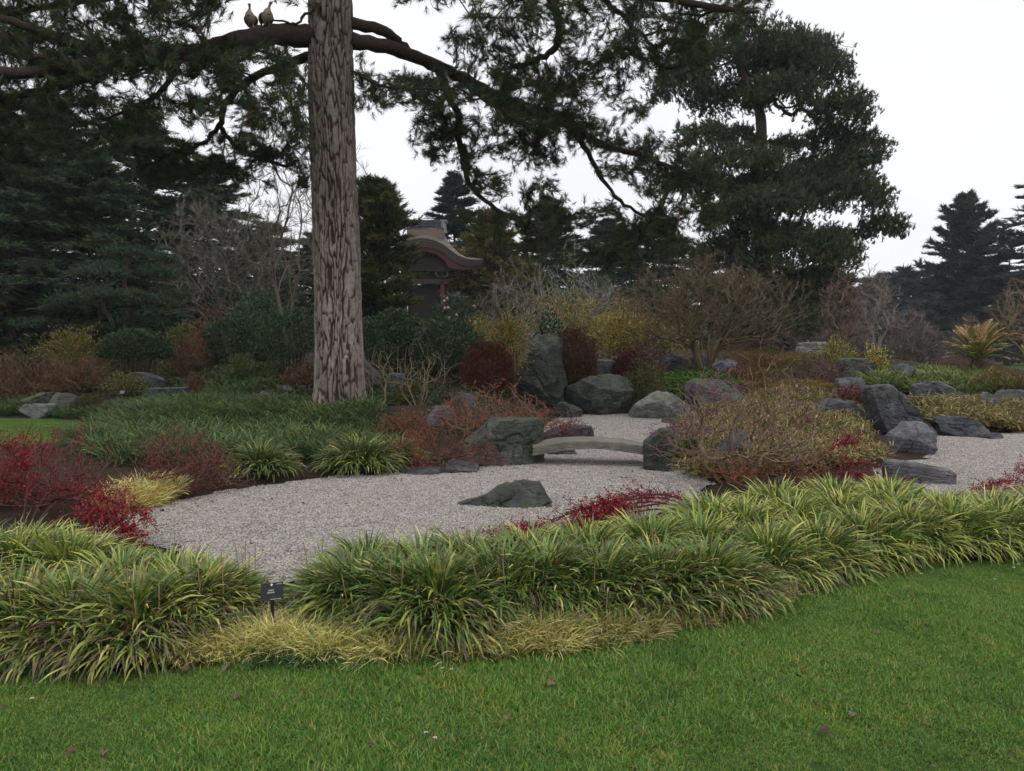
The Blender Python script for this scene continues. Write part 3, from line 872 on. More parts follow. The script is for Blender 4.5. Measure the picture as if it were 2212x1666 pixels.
# ================================================================== STONE BRIDGE
def bridge():
    xa, xb, y0, y1 = X(1150, 11.0), X(1412, 10.6), 10.55, 11.15
    n = 28
    t = np.linspace(0, 1, n)
    xx = xa + (xb - xa) * t
    zc = 0.255 + 0.09 * (1 - (2 * t - 1) ** 2)
    th = 0.12 - 0.02 * (1 - (2 * t - 1) ** 2)
    yy = -0.22 * (t - 0.5)
    v = []
    for i in range(n):
        for (dy, dz) in ((y0, 0), (y0 + 0.015, 0.015), (y1 - 0.015, 0.015), (y1, 0), (y1, -th[i]), (y0, -th[i])):
            v.append((xx[i], dy + yy[i], zc[i] + dz))
    v = np.array(v)
    v[:, 1:] += 0.006 * np.stack([vnoise(v * 9, 4), vnoise(v * 8, 5)], -1)
    f = [[i * 6 + j, i * 6 + (j + 1) % 6, (i + 1) * 6 + (j + 1) % 6, (i + 1) * 6 + j] for i in range(n - 1) for j in range(6)]
    m = MB()
    m.add(v, f, (0.3, 0.28, 0.24))
    m.f3.append(np.array([[0, 5, 1], [1, 5, 4], [1, 4, 2], [2, 4, 3]]) )
    b = (n - 1) * 6
    m.f3.append(np.array([[b, b + 1, b + 5], [b + 1, b + 4, b + 5], [b + 1, b + 2, b + 4], [b + 2, b + 3, b + 4]]))
    o = m.build('stone_bridge', M_BRIDGE, org=(xa, y0, 0), smooth_=True, sharp=30)
    tag(o, 'low curved stone slab bridge spanning the gravel between two rocks', 'bridge')
bridge()

# ================================================================== WOODY GROWTH
def colonise(pos0, par0, att, rng, step=0.25, pen=1.0, down=0.0, bow=0.45, sag=0.0, jit=0.02, order=None):
    pos0 = np.asarray(pos0, float)
    n = len(pos0)
    cap = n + len(att) * 40 + 10
    pos = np.zeros((cap, 3)); dr = np.zeros((cap, 3)); par = np.full(cap, -1)
    pos[:n] = pos0; par[:n] = par0
    for i in range(n):
        if par[i] >= 0:
            dr[i] = pos[i] - pos[par[i]]
    ch = par[:n]
    for i in range(n):
        if par[i] < 0:
            k = np.nonzero(ch == i)[0]
            dr[i] = (pos[k[0]] - pos[i]) if len(k) else (0, 0, 1)
    dr[:n] = nrm(dr[:n])
    att = np.asarray(att, float)
    if order is None:
        d0 = np.full(len(att), 1e9)
        for i in range(0, n, 1):
            d0 = np.minimum(d0, ((att - pos[i]) ** 2).sum(1))
        order = np.argsort(d0)
    tips = []
    for k in order:
        a = att[k]
        v = a - pos[:n]
        d = np.sqrt((v * v).sum(1)) + 1e-6
        c = (v * dr[:n]).sum(1) / d
        cost = d * (1 + pen * (1 - c))
        if down:
            cost = cost + down * np.maximum(0, -v[:, 2])
        i = int(np.argmin(cost))
        m = int(min(36, max(1, math.ceil(d[i] / step))))
        t = (np.arange(m) + 1)[:, None] / m
        p0 = pos[i]; p1 = p0 + dr[i] * d[i] * bow
        q = p0 * (1 - t) ** 2 + 2 * p1 * t * (1 - t) + a * t ** 2
        q[:, 2] -= sag * d[i] * (t * (1 - t))[:, 0]
        if m > 1:
            q[:-1] += rng.normal(0, jit, (m - 1, 3))
        prev = np.vstack([p0[None], q[:-1]])
        pos[n:n + m] = q
        dr[n:n + m] = nrm(q - prev)
        par[n:n + m] = np.concatenate([[i], np.arange(n, n + m - 1)])
        n += m
        tips.append(n - 1)
    return pos[:n], par[:n], dr[:n], np.array(tips, int)
def pipe(par, rt, e=0.45, rmax=9.0):
    n = len(par)
    kids = np.zeros(n); cnt = np.zeros(n)
    for i in range(n - 1, -1, -1):
        if cnt[i] == 0:
            cnt[i] = 1
        if par[i] >= 0:
            cnt[par[i]] += cnt[i]
    return np.minimum(rt * cnt ** e, rmax)
def draw(mb, pos, par, r, col, rng, n0=0, sides=3, thick=0.02):
    i = np.arange(len(pos)); i = i[(par >= 0) & (i >= n0)]
    p = par[i]
    r1 = r[i]; r0 = np.minimum(r[p], r1 * 1.3)
    c = np.asarray(col, float)
    cc = (c if c.ndim == 1 else c[i])[None] if c.ndim == 1 else c[i]
    cc = np.broadcast_to(cc, (len(i), 3)) * rng.uniform(0.8, 1.2, (len(i), 1))
    big = r1 > thick
    mb.sticks(pos[p][big], pos[i][big], r0[big], r1[big], cc[big], 6)
    mb.sticks(pos[p][~big], pos[i][~big], r0[~big], r1[~big], cc[~big], sides)
def ball(rng, n, shell=0.0, lower=-1.0):
    out = np.zeros((0, 3))
    while len(out) < n:
        p = rng.uniform(-1, 1, (n * 3, 3))
        r = np.linalg.norm(p, axis=1)
        out = np.vstack([out, p[(r < 1) & (r > shell) & (p[:, 2] > lower)]])
    return out[:n]
def mixcol(rng, n, cols, wts=None):
    cols = np.array(cols, float)
    return cols[rng.choice(len(cols), n, p=None if wts is None else np.array(wts) / sum(wts))]
def vbox(x0, y0, x1, y1, D):          # a box in the picture -> width, height and ground point at depth D
    cx = X((x0 + x1) / 2, D)
    g = hg(cx, D)
    return np.array([cx, D, g]), (x1 - x0) * D / F, max(0.1, Z(y0, D) - g)

# a bare twiggy shrub: stems (with twigs), and what sits on the twig tips
def shrub(name, label, box, D, seed, natt=500, stems=7, col=(0.16, 0.11, 0.07), rt=0.003, e=0.42, dep=0.8, low=0.15, shape=1.0, pen=1.2, tipfn=None, tipname='foliage', tipmat=None, spread=0.25, group=None,
          cat='shrub', off=(0, 0), shell=0.3, step=0.16, down=2.0, sides=3, bow=0.4, loc=None, jit=0.015, extra=None, sag=0.0, stemname='stems'):
    rng = RNG(seed)
    base, W, H = vbox(*box, D)
    if loc is not None:
        base = np.array([loc[0], loc[1], hg(loc[0], loc[1])])
    c0 = base + np.array([off[0], off[1], 0])
    th = rng.uniform(0, 6.283, stems)
    st = np.stack([np.cos(th), np.sin(th)], -1) * (spread * W * 0.5 * np.sqrt(rng.uniform(0.05, 1, stems)))[:, None]
    p0 = []; pr = []
    for s_ in st:
        a = c0 + np.array([s_[0] * 0.5, s_[1] * 0.5 * dep, -0.05]); a[2] = hg(a[0], a[1]) - 0.05
        b = a + np.array([s_[0] * 0.8, s_[1] * 0.8, H * 0.16 + 0.05])
        k = len(p0)
        p0 += [a, b]; pr += [-1, k]
    q = ball(rng, natt, shell, -1.0)
    q[:, 2] = np.abs(q[:, 2]) if low > 0 else q[:, 2]
    q = q * (1 + 0.28 * fbm(nrm(q) * 2.0 + seed, 3, seed))[:, None]
    q[:, 2] = np.abs(q[:, 2]) if low > 0 else q[:, 2]
    att = base + np.stack([q[:, 0] * W / 2, q[:, 1] * W / 2 * dep, H * (low + (1 - low) * (q[:, 2] ** shape if low > 0 else (q[:, 2] + 1) / 2))], -1)
    if extra is not None:
        att = np.vstack([att, extra])
    pos, par, dr, tips = colonise(p0, pr, att, rng, step, pen, down, bow, sag, jit)
    r = pipe(par, rt, e, 0.09)
    t = thing(name, label, cat, base, group)
    mb = MB()
    draw(mb, pos, par, r, col, rng, 0, sides)
    mb.build(stemname, M_TWIG, t, org=base)
    if tipfn:
        mb = MB()
        tipfn(mb, pos, par, dr, tips, r, rng)
        if mb.n:
            mb.build(tipname, tipmat or M_LEAF, t, org=base, kind='stuff')
    return t
def leaf_tips(L, Wd, cols, wts=None, per=4, back=2, spread=0.9, frac=1.0, upb=0.3):
    def fn(mb, pos, par, dr, tips, r, rng):
        tp = tips[rng.uniform(0, 1, len(tips)) < frac]
        ids = [tp]
        k = tp
        for _ in range(back):
            k = np.where(par[k] >= 0, par[k], k); ids.append(k)
        i = np.repeat(np.concatenate(ids), per)
        d = nrm(dr[i] + rng.normal(0, spread, (len(i), 3)) + np.array([0, 0, upb]))
        pp = pos[i] + rng.normal(0, L * 0.3, (len(i), 3))
        mb.leaves(pp, d, L * rng.uniform(0.6, 1.2, len(i)), Wd * rng.uniform(0.7, 1.2, len(i)), mixcol(rng, len(i), cols, wts), rng)
    return fn
def fine_tips(L, wdt, cols, per=5, spread=0.8, wts=None, back=1):
    def fn(mb, pos, par, dr, tips, r, rng):
        ids = [tips]; k = tips
        for _ in range(back):
            k = np.where(par[k] >= 0, par[k], k); ids.append(k)
        i = np.concatenate(ids)
        mb.needles(pos[i], dr[i], per, L, spread, wdt, mixcol(rng, len(i), cols, wts), rng)
    return fn

# a dense clipped or naturally rounded evergreen: stems inside, leaves through the outer part of the crown
def dome(name, label, box, D, seed, n=3000, L=0.06, Wd=0.03, cols=((0.03, 0.06, 0.02),), wts=None, dep=0.9, zc=0.5, shell=0.72, stems=8, scol=(0.06, 0.045, 0.03), mat=None, lump=0.12, low=0.0, cat='shrub', group=None, lower=-0.9, upb=0.4, extra=None, needle=None, stalk=0.02):
    rng = RNG(seed)
    base, W, H = vbox(*box, D)
    y1 = box[3]
    zb = max(low * H, 0.0)
    t = thing(name, label, cat, base, group)
    m = MB()
    th = rng.uniform(0, 6.283, stems)
    foot = np.stack([np.cos(th), np.sin(th) * dep, 0 * th], -1) * (W * 0.1) + base - np.array([0, 0, 0.06])
    top = base + np.stack([np.cos(th), np.sin(th) * dep, 0 * th], -1) * (W * 0.3 * rng.uniform(0.2, 1, (stems, 1))) + np.array([0, 0, zb + (H - zb) * 0.5])
    mid = (foot + top) / 2 + rng.normal(0, W * 0.04, (stems, 3))
    for a, b, c in zip(foot, mid, top):
        m.tube(spline([a, b, c], 4), np.linspace(stalk, stalk * 0.4, 9), 5, scol)
    m.build('stems', M_TWIG, t, org=base)
    ctr = base + np.array([0, 0, zb + (H - zb) * zc])
    rad = np.array([W / 2, W / 2 * dep, (H - zb) * (1 - zc)])
    radl = (H - zb) * zc
    q = ball(rng, n, shell, lower)
    dirn = nrm(q)
    lum = 1 + lump * fbm(dirn * 2.6 + seed, 3, seed)
    pos = ctr + np.where(q[:, 2:3] > 0, q * rad, q * np.array([rad[0], rad[1], radl])) * lum[:, None]
    pos[:, 2] = np.maximum(pos[:, 2], base[2] + 0.01)
    m = MB()
    cc = mixcol(rng, n, cols, wts)
    d = nrm(dirn * 0.8 + rng.normal(0, 0.55, (n, 3)) + np.array([0, 0, upb]))
    if needle:
        m.needles(pos, d, needle[0], L, needle[1], Wd, cc, rng)
    else:
        m.leaves(pos, d, L * rng.uniform(0.7, 1.2, n), Wd * rng.uniform(0.7, 1.2, n), cc, rng)
    m.build('foliage', mat or M_LEAF, t, org=base)
    if extra:
        extra(t, base, ctr, rad, rng)
    return t

# a conifer with tiers of limbs
def conifer_mesh(h, rmax, seed, cols, limbs=80, k=7, L=0.28, wd=0.035, droop=0.25, rise=0.25, shape=0.85, lo=0.06, lat=7, flat=0.5, hang=0.0, wts=None, blunt=0.0, trunk_r=None, lat_len=0.42, barkc=(0.07, 0.05, 0.04), tier=0.14):
    rng = RNG(seed)
    tm, cm = MB(), MB()
    tr = trunk_r or h * 0.018
    zz = np.linspace(-0.2, h, 14)
    cen = np.stack([0.02 * h * vnoise(np.stack([zz * 0.3, 0 * zz, 0 * zz], -1), seed), 0.02 * h * vnoise(np.stack([zz * 0.3, 0 * zz + 5, 0 * zz], -1), seed), zz], -1)
    cen[:, :2] -= cen[0, :2]
    tm.tube(cen, tr * (1 - 0.93 * np.clip(zz / h, 0, 1)) * (1 + 0.5 * np.exp(-np.clip(zz, 0, 9) * 2)), 8, barkc)
    f = lo + (0.985 - lo) * (np.arange(limbs) / (limbs - 1)) ** 0.9
    az = np.arange(limbs) * 2.39996 + rng.normal(0, 0.35, limbs)
    prof = np.maximum((1 - f) ** shape, blunt * (1 - f ** 6))
    ln = rmax * prof * rng.uniform(0.65, 1.12, limbs) * smooth(f, lo - 0.15, lo + 0.12) + 0.15
    K = 7
    t = np.linspace(0, 1, K)
    el = (rise * f - droop * (1 - f) + rng.normal(0, tier, limbs))[:, None] + (0.25 - 0.5 * t[None]) * 0.35
    dx = np.cos(el) * (ln / (K - 1))[:, None]; dz = np.sin(el) * (ln / (K - 1))[:, None]
    rr = np.concatenate([np.zeros((limbs, 1)), np.cumsum(dx[:, 1:], 1)], 1); hh = np.concatenate([np.zeros((limbs, 1)), np.cumsum(dz[:, 1:], 1)], 1)
    wig = rng.normal(0, 0.10, (limbs, 1)) + rng.normal(0, 0.035, (limbs, K)).cumsum(1)
    a_ = az[:, None] + wig * t[None]
    bx = np.interp(f * h, zz, cen[:, 0])[:, None]; by = np.interp(f * h, zz, cen[:, 1])[:, None]
    lp = np.stack([bx + rr * np.cos(a_), by + rr * np.sin(a_), (f * h)[:, None] + hh], -1)
    rl = (0.012 * ln + 0.01)[:, None] * (1.15 - t[None])
    tm.sticks(lp[:, :-1].reshape(-1, 3), lp[:, 1:].reshape(-1, 3), rl[:, :-1].ravel(), rl[:, 1:].ravel(), barkc, 4)
    # laterals
    T = np.linspace(0.22, 1.0, lat)
    for tt in T:
        j = min(int(tt * (K - 1)), K - 2); u = tt * (K - 1) - j
        p = lp[:, j] * (1 - u) + lp[:, j + 1] * u
        d = nrm(lp[:, j + 1] - lp[:, j])
        for sg in (-1, 1):
            s_ = np.stack([-d[:, 1], d[:, 0], 0 * d[:, 0]], -1) * sg
            e = nrm(d * rng.uniform(0.5, 1.0, (limbs, 1)) + s_ * rng.uniform(0.6, 1.1, (limbs, 1)) + np.array([0, 0, 0.08 - hang]))
            ll = lat_len * ln * (1.05 - 0.75 * abs(tt - 0.35)) * rng.uniform(0.5, 1.1, limbs)
            for q in (0.3, 0.55, 0.8, 1.0):
                c = p + e * (ll * q)[:, None] - np.array([0, 0, 1]) * (hang * ll * q * q)[:, None] + rng.normal(0, 0.06, (limbs, 3))
                cm.needles(c, e + np.array([0, 0, 0.12]), k, L, 0.95, wd, mixcol(rng, limbs, cols, wts) * rng.uniform(0.75, 1.25, (limbs, 1)), rng, shoot=L * 1.0, flat=flat)
    return tm, cm
def conifer(name, label, loc, h, rmax, seed, cols, group=None, **kw):
    tm, cm = conifer_mesh(h, rmax, seed, cols, **kw)
    t = thing(name, label, 'tree', loc, group)
    tm.build('trunk', M_BARK, t, smooth_=True)
    cm.build('crown', M_NEEDLE, t, kind='stuff')
    return t
def at(vx, D):
    x = X(vx, D)
    return (x, D, hg(x, D))
def top_h(vy, D, loc):
    return Z(vy, D) - loc[2]

# ================================================================== FAR TREES
CED = [(0.04, 0.066, 0.038), (0.062, 0.1, 0.05), (0.09, 0.13, 0.058)]
c1 = conifer('cedar_tree', 'dark layered cedar towering behind the brown hedge at the small lawn', at(120, 38), 12.6, 5.6, 101, CED, limbs=150, k=10, L=0.42, wd=0.06, lat=8, droop=0.15, rise=0.3, shape=0.6, blunt=0.5)
c2 = conifer('cedar_tree', 'dark cedar with drooping feathery sprays behind the cloud-pruned pine', at(330, 43), 13.0, 5.8, 102, CED, limbs=150, k=10, L=0.42, wd=0.06, lat=8, droop=0.35, rise=0.2, hang=0.12, shape=0.6, blunt=0.5)
copy_thing(c1, at(-70, 35), 2.1, 1.0, 'dark cedar beyond the brown hedge with its tip under the pine bough', None)
copy_thing(c2, at(35, 30), 0.8, (0.62, 0.62, 0.72), 'smaller dark green cedar filling the gap behind the brown hedge')
copy_thing(c1, at(215, 32), 4.0, (0.62, 0.62, 0.66), 'short dense cedar directly behind the cloud-pruned pine')
copy_thing(c2, at(450, 50), 3.0, (1.0, 1.0, 0.92), 'dark cedar standing behind the pale bare tree')
copy_thing(c1, at(-230, 44), 1.0, 1.1, 'tall cedar beyond the small lawn')
copy_thing(c2, at(580, 64), 1.2, (1.1, 1.1, 0.8), 'distant dark cedar seen through pale bare twigs')
copy_thing(c1, at(690, 68), 5.2, (1.0, 1.0, 0.8), 'distant cedar behind the pine trunk')
ARB = [(0.055, 0.075, 0.02), (0.08, 0.1, 0.026), (0.12, 0.115, 0.028), (0.05, 0.07, 0.026)]
loc = at(822, 33)
conifer('arborvitae', 'bushy yellowish green conifer between the pine trunk and the gate', loc, top_h(402, 33, loc), 2.0, 103, ARB, limbs=130, k=12, L=0.28, wd=0.05, shape=0.4, blunt=0.85, rise=0.7, droop=-0.2, lat=6, flat=0.1, lat_len=0.5)
loc = at(985, 66)
conifer('spruce_tree', 'blue-green spruce rising behind the gate roof', loc, top_h(372, 66, loc), 5.2, 104, [(0.03, 0.052, 0.05), (0.045, 0.07, 0.06), (0.03, 0.045, 0.035)], limbs=120, k=9, L=0.5, wd=0.09, hang=0.2, droop=0.3, shape=0.75, blunt=0.35)
CYP = [(0.12, 0.13, 0.026), (0.17, 0.155, 0.035), (0.08, 0.1, 0.028), (0.15, 0.1, 0.04)]
loc = at(1058, 57)
cyp = conifer('cypress_tree', 'golden green cypress beside the gate eaves', loc, top_h(470, 57, loc), 3.4, 105, CYP, limbs=130, k=10, L=0.45, wd=0.1, shape=0.6, blunt=0.6, rise=0.9, droop=-0.3, flat=0.0, lat_len=0.5)
copy_thing(cyp, at(965, 60), 2.0, (1.0, 1.0, 0.75), 'golden green cypress hidden behind the gate post')
copy_thing(cyp, at(1125, 60), 4.0, (0.9, 0.9, 0.72), 'shorter golden green cypress beyond the lichen-crusted shrub')
DRK = [(0.03, 0.05, 0.028), (0.046, 0.07, 0.038), (0.064, 0.084, 0.04)]
loc = at(1180, 72)
d1 = conifer('spruce_tree', 'dark spruce behind the drooping pine bough beyond the cypress', loc, top_h(430, 72, loc), 6.0, 106, DRK, limbs=120, k=10, L=0.6, wd=0.11, shape=0.6, blunt=0.5, hang=0.1)
copy_thing(d1, at(1300, 78), 1.3, (1.1, 1.1, 0.94), 'dark spruce behind the lichen-covered bare shrub')
copy_thing(d1, at(1420, 70), 2.9, (1.0, 1.0, 0.9), 'dark spruce behind the bare maple')
copy_thing(d1, at(1530, 84), 4.1, (1.1, 1.1, 0.9), 'far dark spruce seen between the maple and the big pine')
copy_thing(d1, at(1640, 66), 0.4, (1.0, 1.0, 0.55), 'low dark evergreen behind the trunk of the big pine')
copy_thing(d1, at(1770, 96), 5.0, (1.1, 1.1, 0.62), 'far evergreen low beside the big pine')
FIR = [(0.028, 0.042, 0.034), (0.045, 0.06, 0.045), (0.065, 0.05, 0.035)]
loc = at(2080, 92)
conifer('fir_tree', 'lone spire-topped dark conifer standing beyond the cycad', loc, top_h(428, 92, loc), 8.6, 107, FIR, limbs=210, k=9, L=0.6, wd=0.12, shape=0.62, blunt=0.3, rise=0.7, droop=0.1, flat=0.0, lo=0.03, tier=0.34, lat_len=0.3)
FARC = [(0.04, 0.06, 0.055), (0.055, 0.078, 0.07)]
loc = at(1960, 135)
f1 = conifer('cedar_tree', 'far hazy blue-green cedar with level tiers beyond the dry shrubs', loc, top_h(590, 135, loc), 10.5, 108, FARC, limbs=110, k=8, L=1.1, wd=0.22, tier=0.22, shape=0.35, blunt=0.7, rise=0.1, droop=0.1, flat=0.8)
copy_thing(f1, at(1880, 145), 2.0, 1.0, 'far hazy cedar seen between the big pine and the lone conifer')
copy_thing(f1, at(2200, 150), 1.0, 1.05, 'far hazy cedar behind the lone conifer')
copy_thing(f1, at(2320, 128), 1.0, (0.9, 0.9, 1.25), 'far cedar beyond the lawn and the lone conifer')
copy_thing(f1, at(2060, 165), 4.0, 1.15, 'farthest hazy cedar in the gap beside the lone conifer')
copy_thing(f1, at(1760, 150), 3.0, 1.1, 'far hazy cedar low behind the bare twiggy trees')
loc = at(2285, 84)
conifer('cedar_tree', 'tall cedar reaching in with flat feathery tiers above the lone conifer', loc, top_h(380, 84, loc), 8.2, 109, [(0.035, 0.05, 0.04), (0.05, 0.066, 0.05)], limbs=60, k=9, L=0.6, wd=0.1, shape=0.25, blunt=0.9, rise=0.15, droop=0.0, flat=0.8, lo=0.35)
loc = at(2165, 60)
conifer('cedar_tree', 'blue-green cedar spreading in front of the lone conifer', at(2175, 86), 14.5, 6.0, 110, [(0.035, 0.055, 0.048), (0.05, 0.075, 0.06)], limbs=48, k=9, L=0.55, wd=0.1, shape=0.3, blunt=0.75, rise=0.1, droop=0.05, flat=0.85, lo=0.2)

# ================================================================== THE BIG PINE BEHIND THE MAPLE
def big_pine():
    rng = RNG(120)
    D = 40.0
    b = np.array(at(1640, D))
    t = thing('pine_tree', 'tall umbrella-crowned pine with dense dark pads behind the bare maple', 'tree', b)
    tr = np.array([P(a, c, D) for a, c in [(1650, 770), (1645, 600), (1648, 480), (1640, 380), (1645, 300), (1640, 240), (1620, 190), (1600, 150)]])
    tr[0] = b - np.array([0, 0, 0.3])
    pads = [(1600, 140, 185, 62, 0), (1750, 160, 96, 78, 1), (1475, 190, 70, 52, -1), (1822, 250, 66, 60, 0), (1862, 330, 58, 48, 1), (1520, 300, 60, 34, -2), (1590, 365, 130, 40, -2), (1765, 385, 88, 45, 2),
            (1840, 430, 90, 48, -1), (1905, 495, 60, 32, 0), (1690, 425, 115, 42, 2), (1590, 480, 85, 45, -1), (1722, 560, 130, 66, -2), (1650, 650, 150, 70, 0), (1775, 640, 72, 70, 2), (1500, 400, 60, 35, 1), (1690, 210, 90, 40, -2), (1800, 540, 60, 50, 1), (1570, 225, 90, 38, 2), (1790, 310, 60, 40, 2), (1660, 505, 100, 30, 1), (1560, 560, 70, 55, 1), (1830, 370, 70, 50, 1), (1700, 130, 110, 50, 2), (1620, 420, 80, 40, 2), (1660, 450, 95, 40, -3), (1700, 318, 42, 26, 1), (1598, 305, 45, 28, -1), (1680, 700, 120, 40, -2)]
    att = []
    for (px, py, rx, ry, dy) in pads:
        n = int(rx * ry / 11)
        q = ball(rng, n, 0.45)
        q[:, 2] = np.where(q[:, 2] < -0.35, -q[:, 2], q[:, 2])
        c = P(px, py, D + dy)
        lum = 1 + 0.18 * fbm(q * 3 + px, 3, int(px))
        att.append(c + q * np.array([rx, rx * 0.85, ry]) * (D / F) * lum[:, None])
    att = np.vstack(att)
    trs = spline(tr, 4)
    pos, par, dr, tips = colonise(trs, np.arange(len(trs)) - 1, att, rng, 0.45, 0.5, 0.0, 0.35, 0.1, 0.05)
    r = pipe(par, 0.012, 0.42, 0.3)
    m = MB()
    m.tube(trs, np.linspace(0.5, 0.14, len(trs)), 12, (0.09, 0.065, 0.055), wob=0.08, rng=rng)
    m.build('trunk', M_BARK, t, smooth_=True, org=b)
    m = MB()
    draw(m, pos, par, r, (0.05, 0.04, 0.035), rng, len(trs), 4)
    m.build('branches', M_BARK, t, org=b)
    m = MB()
    k = par[tips]; k2 = np.where(par[k] >= 0, par[k], k)
    i = np.concatenate([tips, tips, k])
    pp = pos[i] + rng.normal(0, 0.16, (len(i), 3))
    d = nrm(dr[i] * 0.5 + np.array([0, 0, 0.8]) + rng.normal(0, 0.35, (len(i), 3)))
    tuf = []
    for q in range(4):
        mm = MB(); r_ = RNG(150 + q)
        mm.needles(np.zeros((1, 3)), np.array([[0, 0, 1.0]]), 22, 0.2, 1.0, 0.035, (1, 1, 1), r_, shoot=0.22)
        tuf.append(mm.mesh('needle_tuft', M_NEEDLE_I))
    scatter('crown', pp - b, dir_rot(d), rng.uniform(0.75, 1.2, len(i)), tuf, col=mixcol(rng, len(i), [(0.045, 0.072, 0.034), (0.07, 0.104, 0.044), (0.1, 0.125, 0.05), (0.085, 0.07, 0.04)], [4, 4, 2, 0.6]) * rng.uniform(0.8, 1.25, (len(i), 1)), parent=t, pick=rng.integers(0, 4, len(i)))
big_pine()

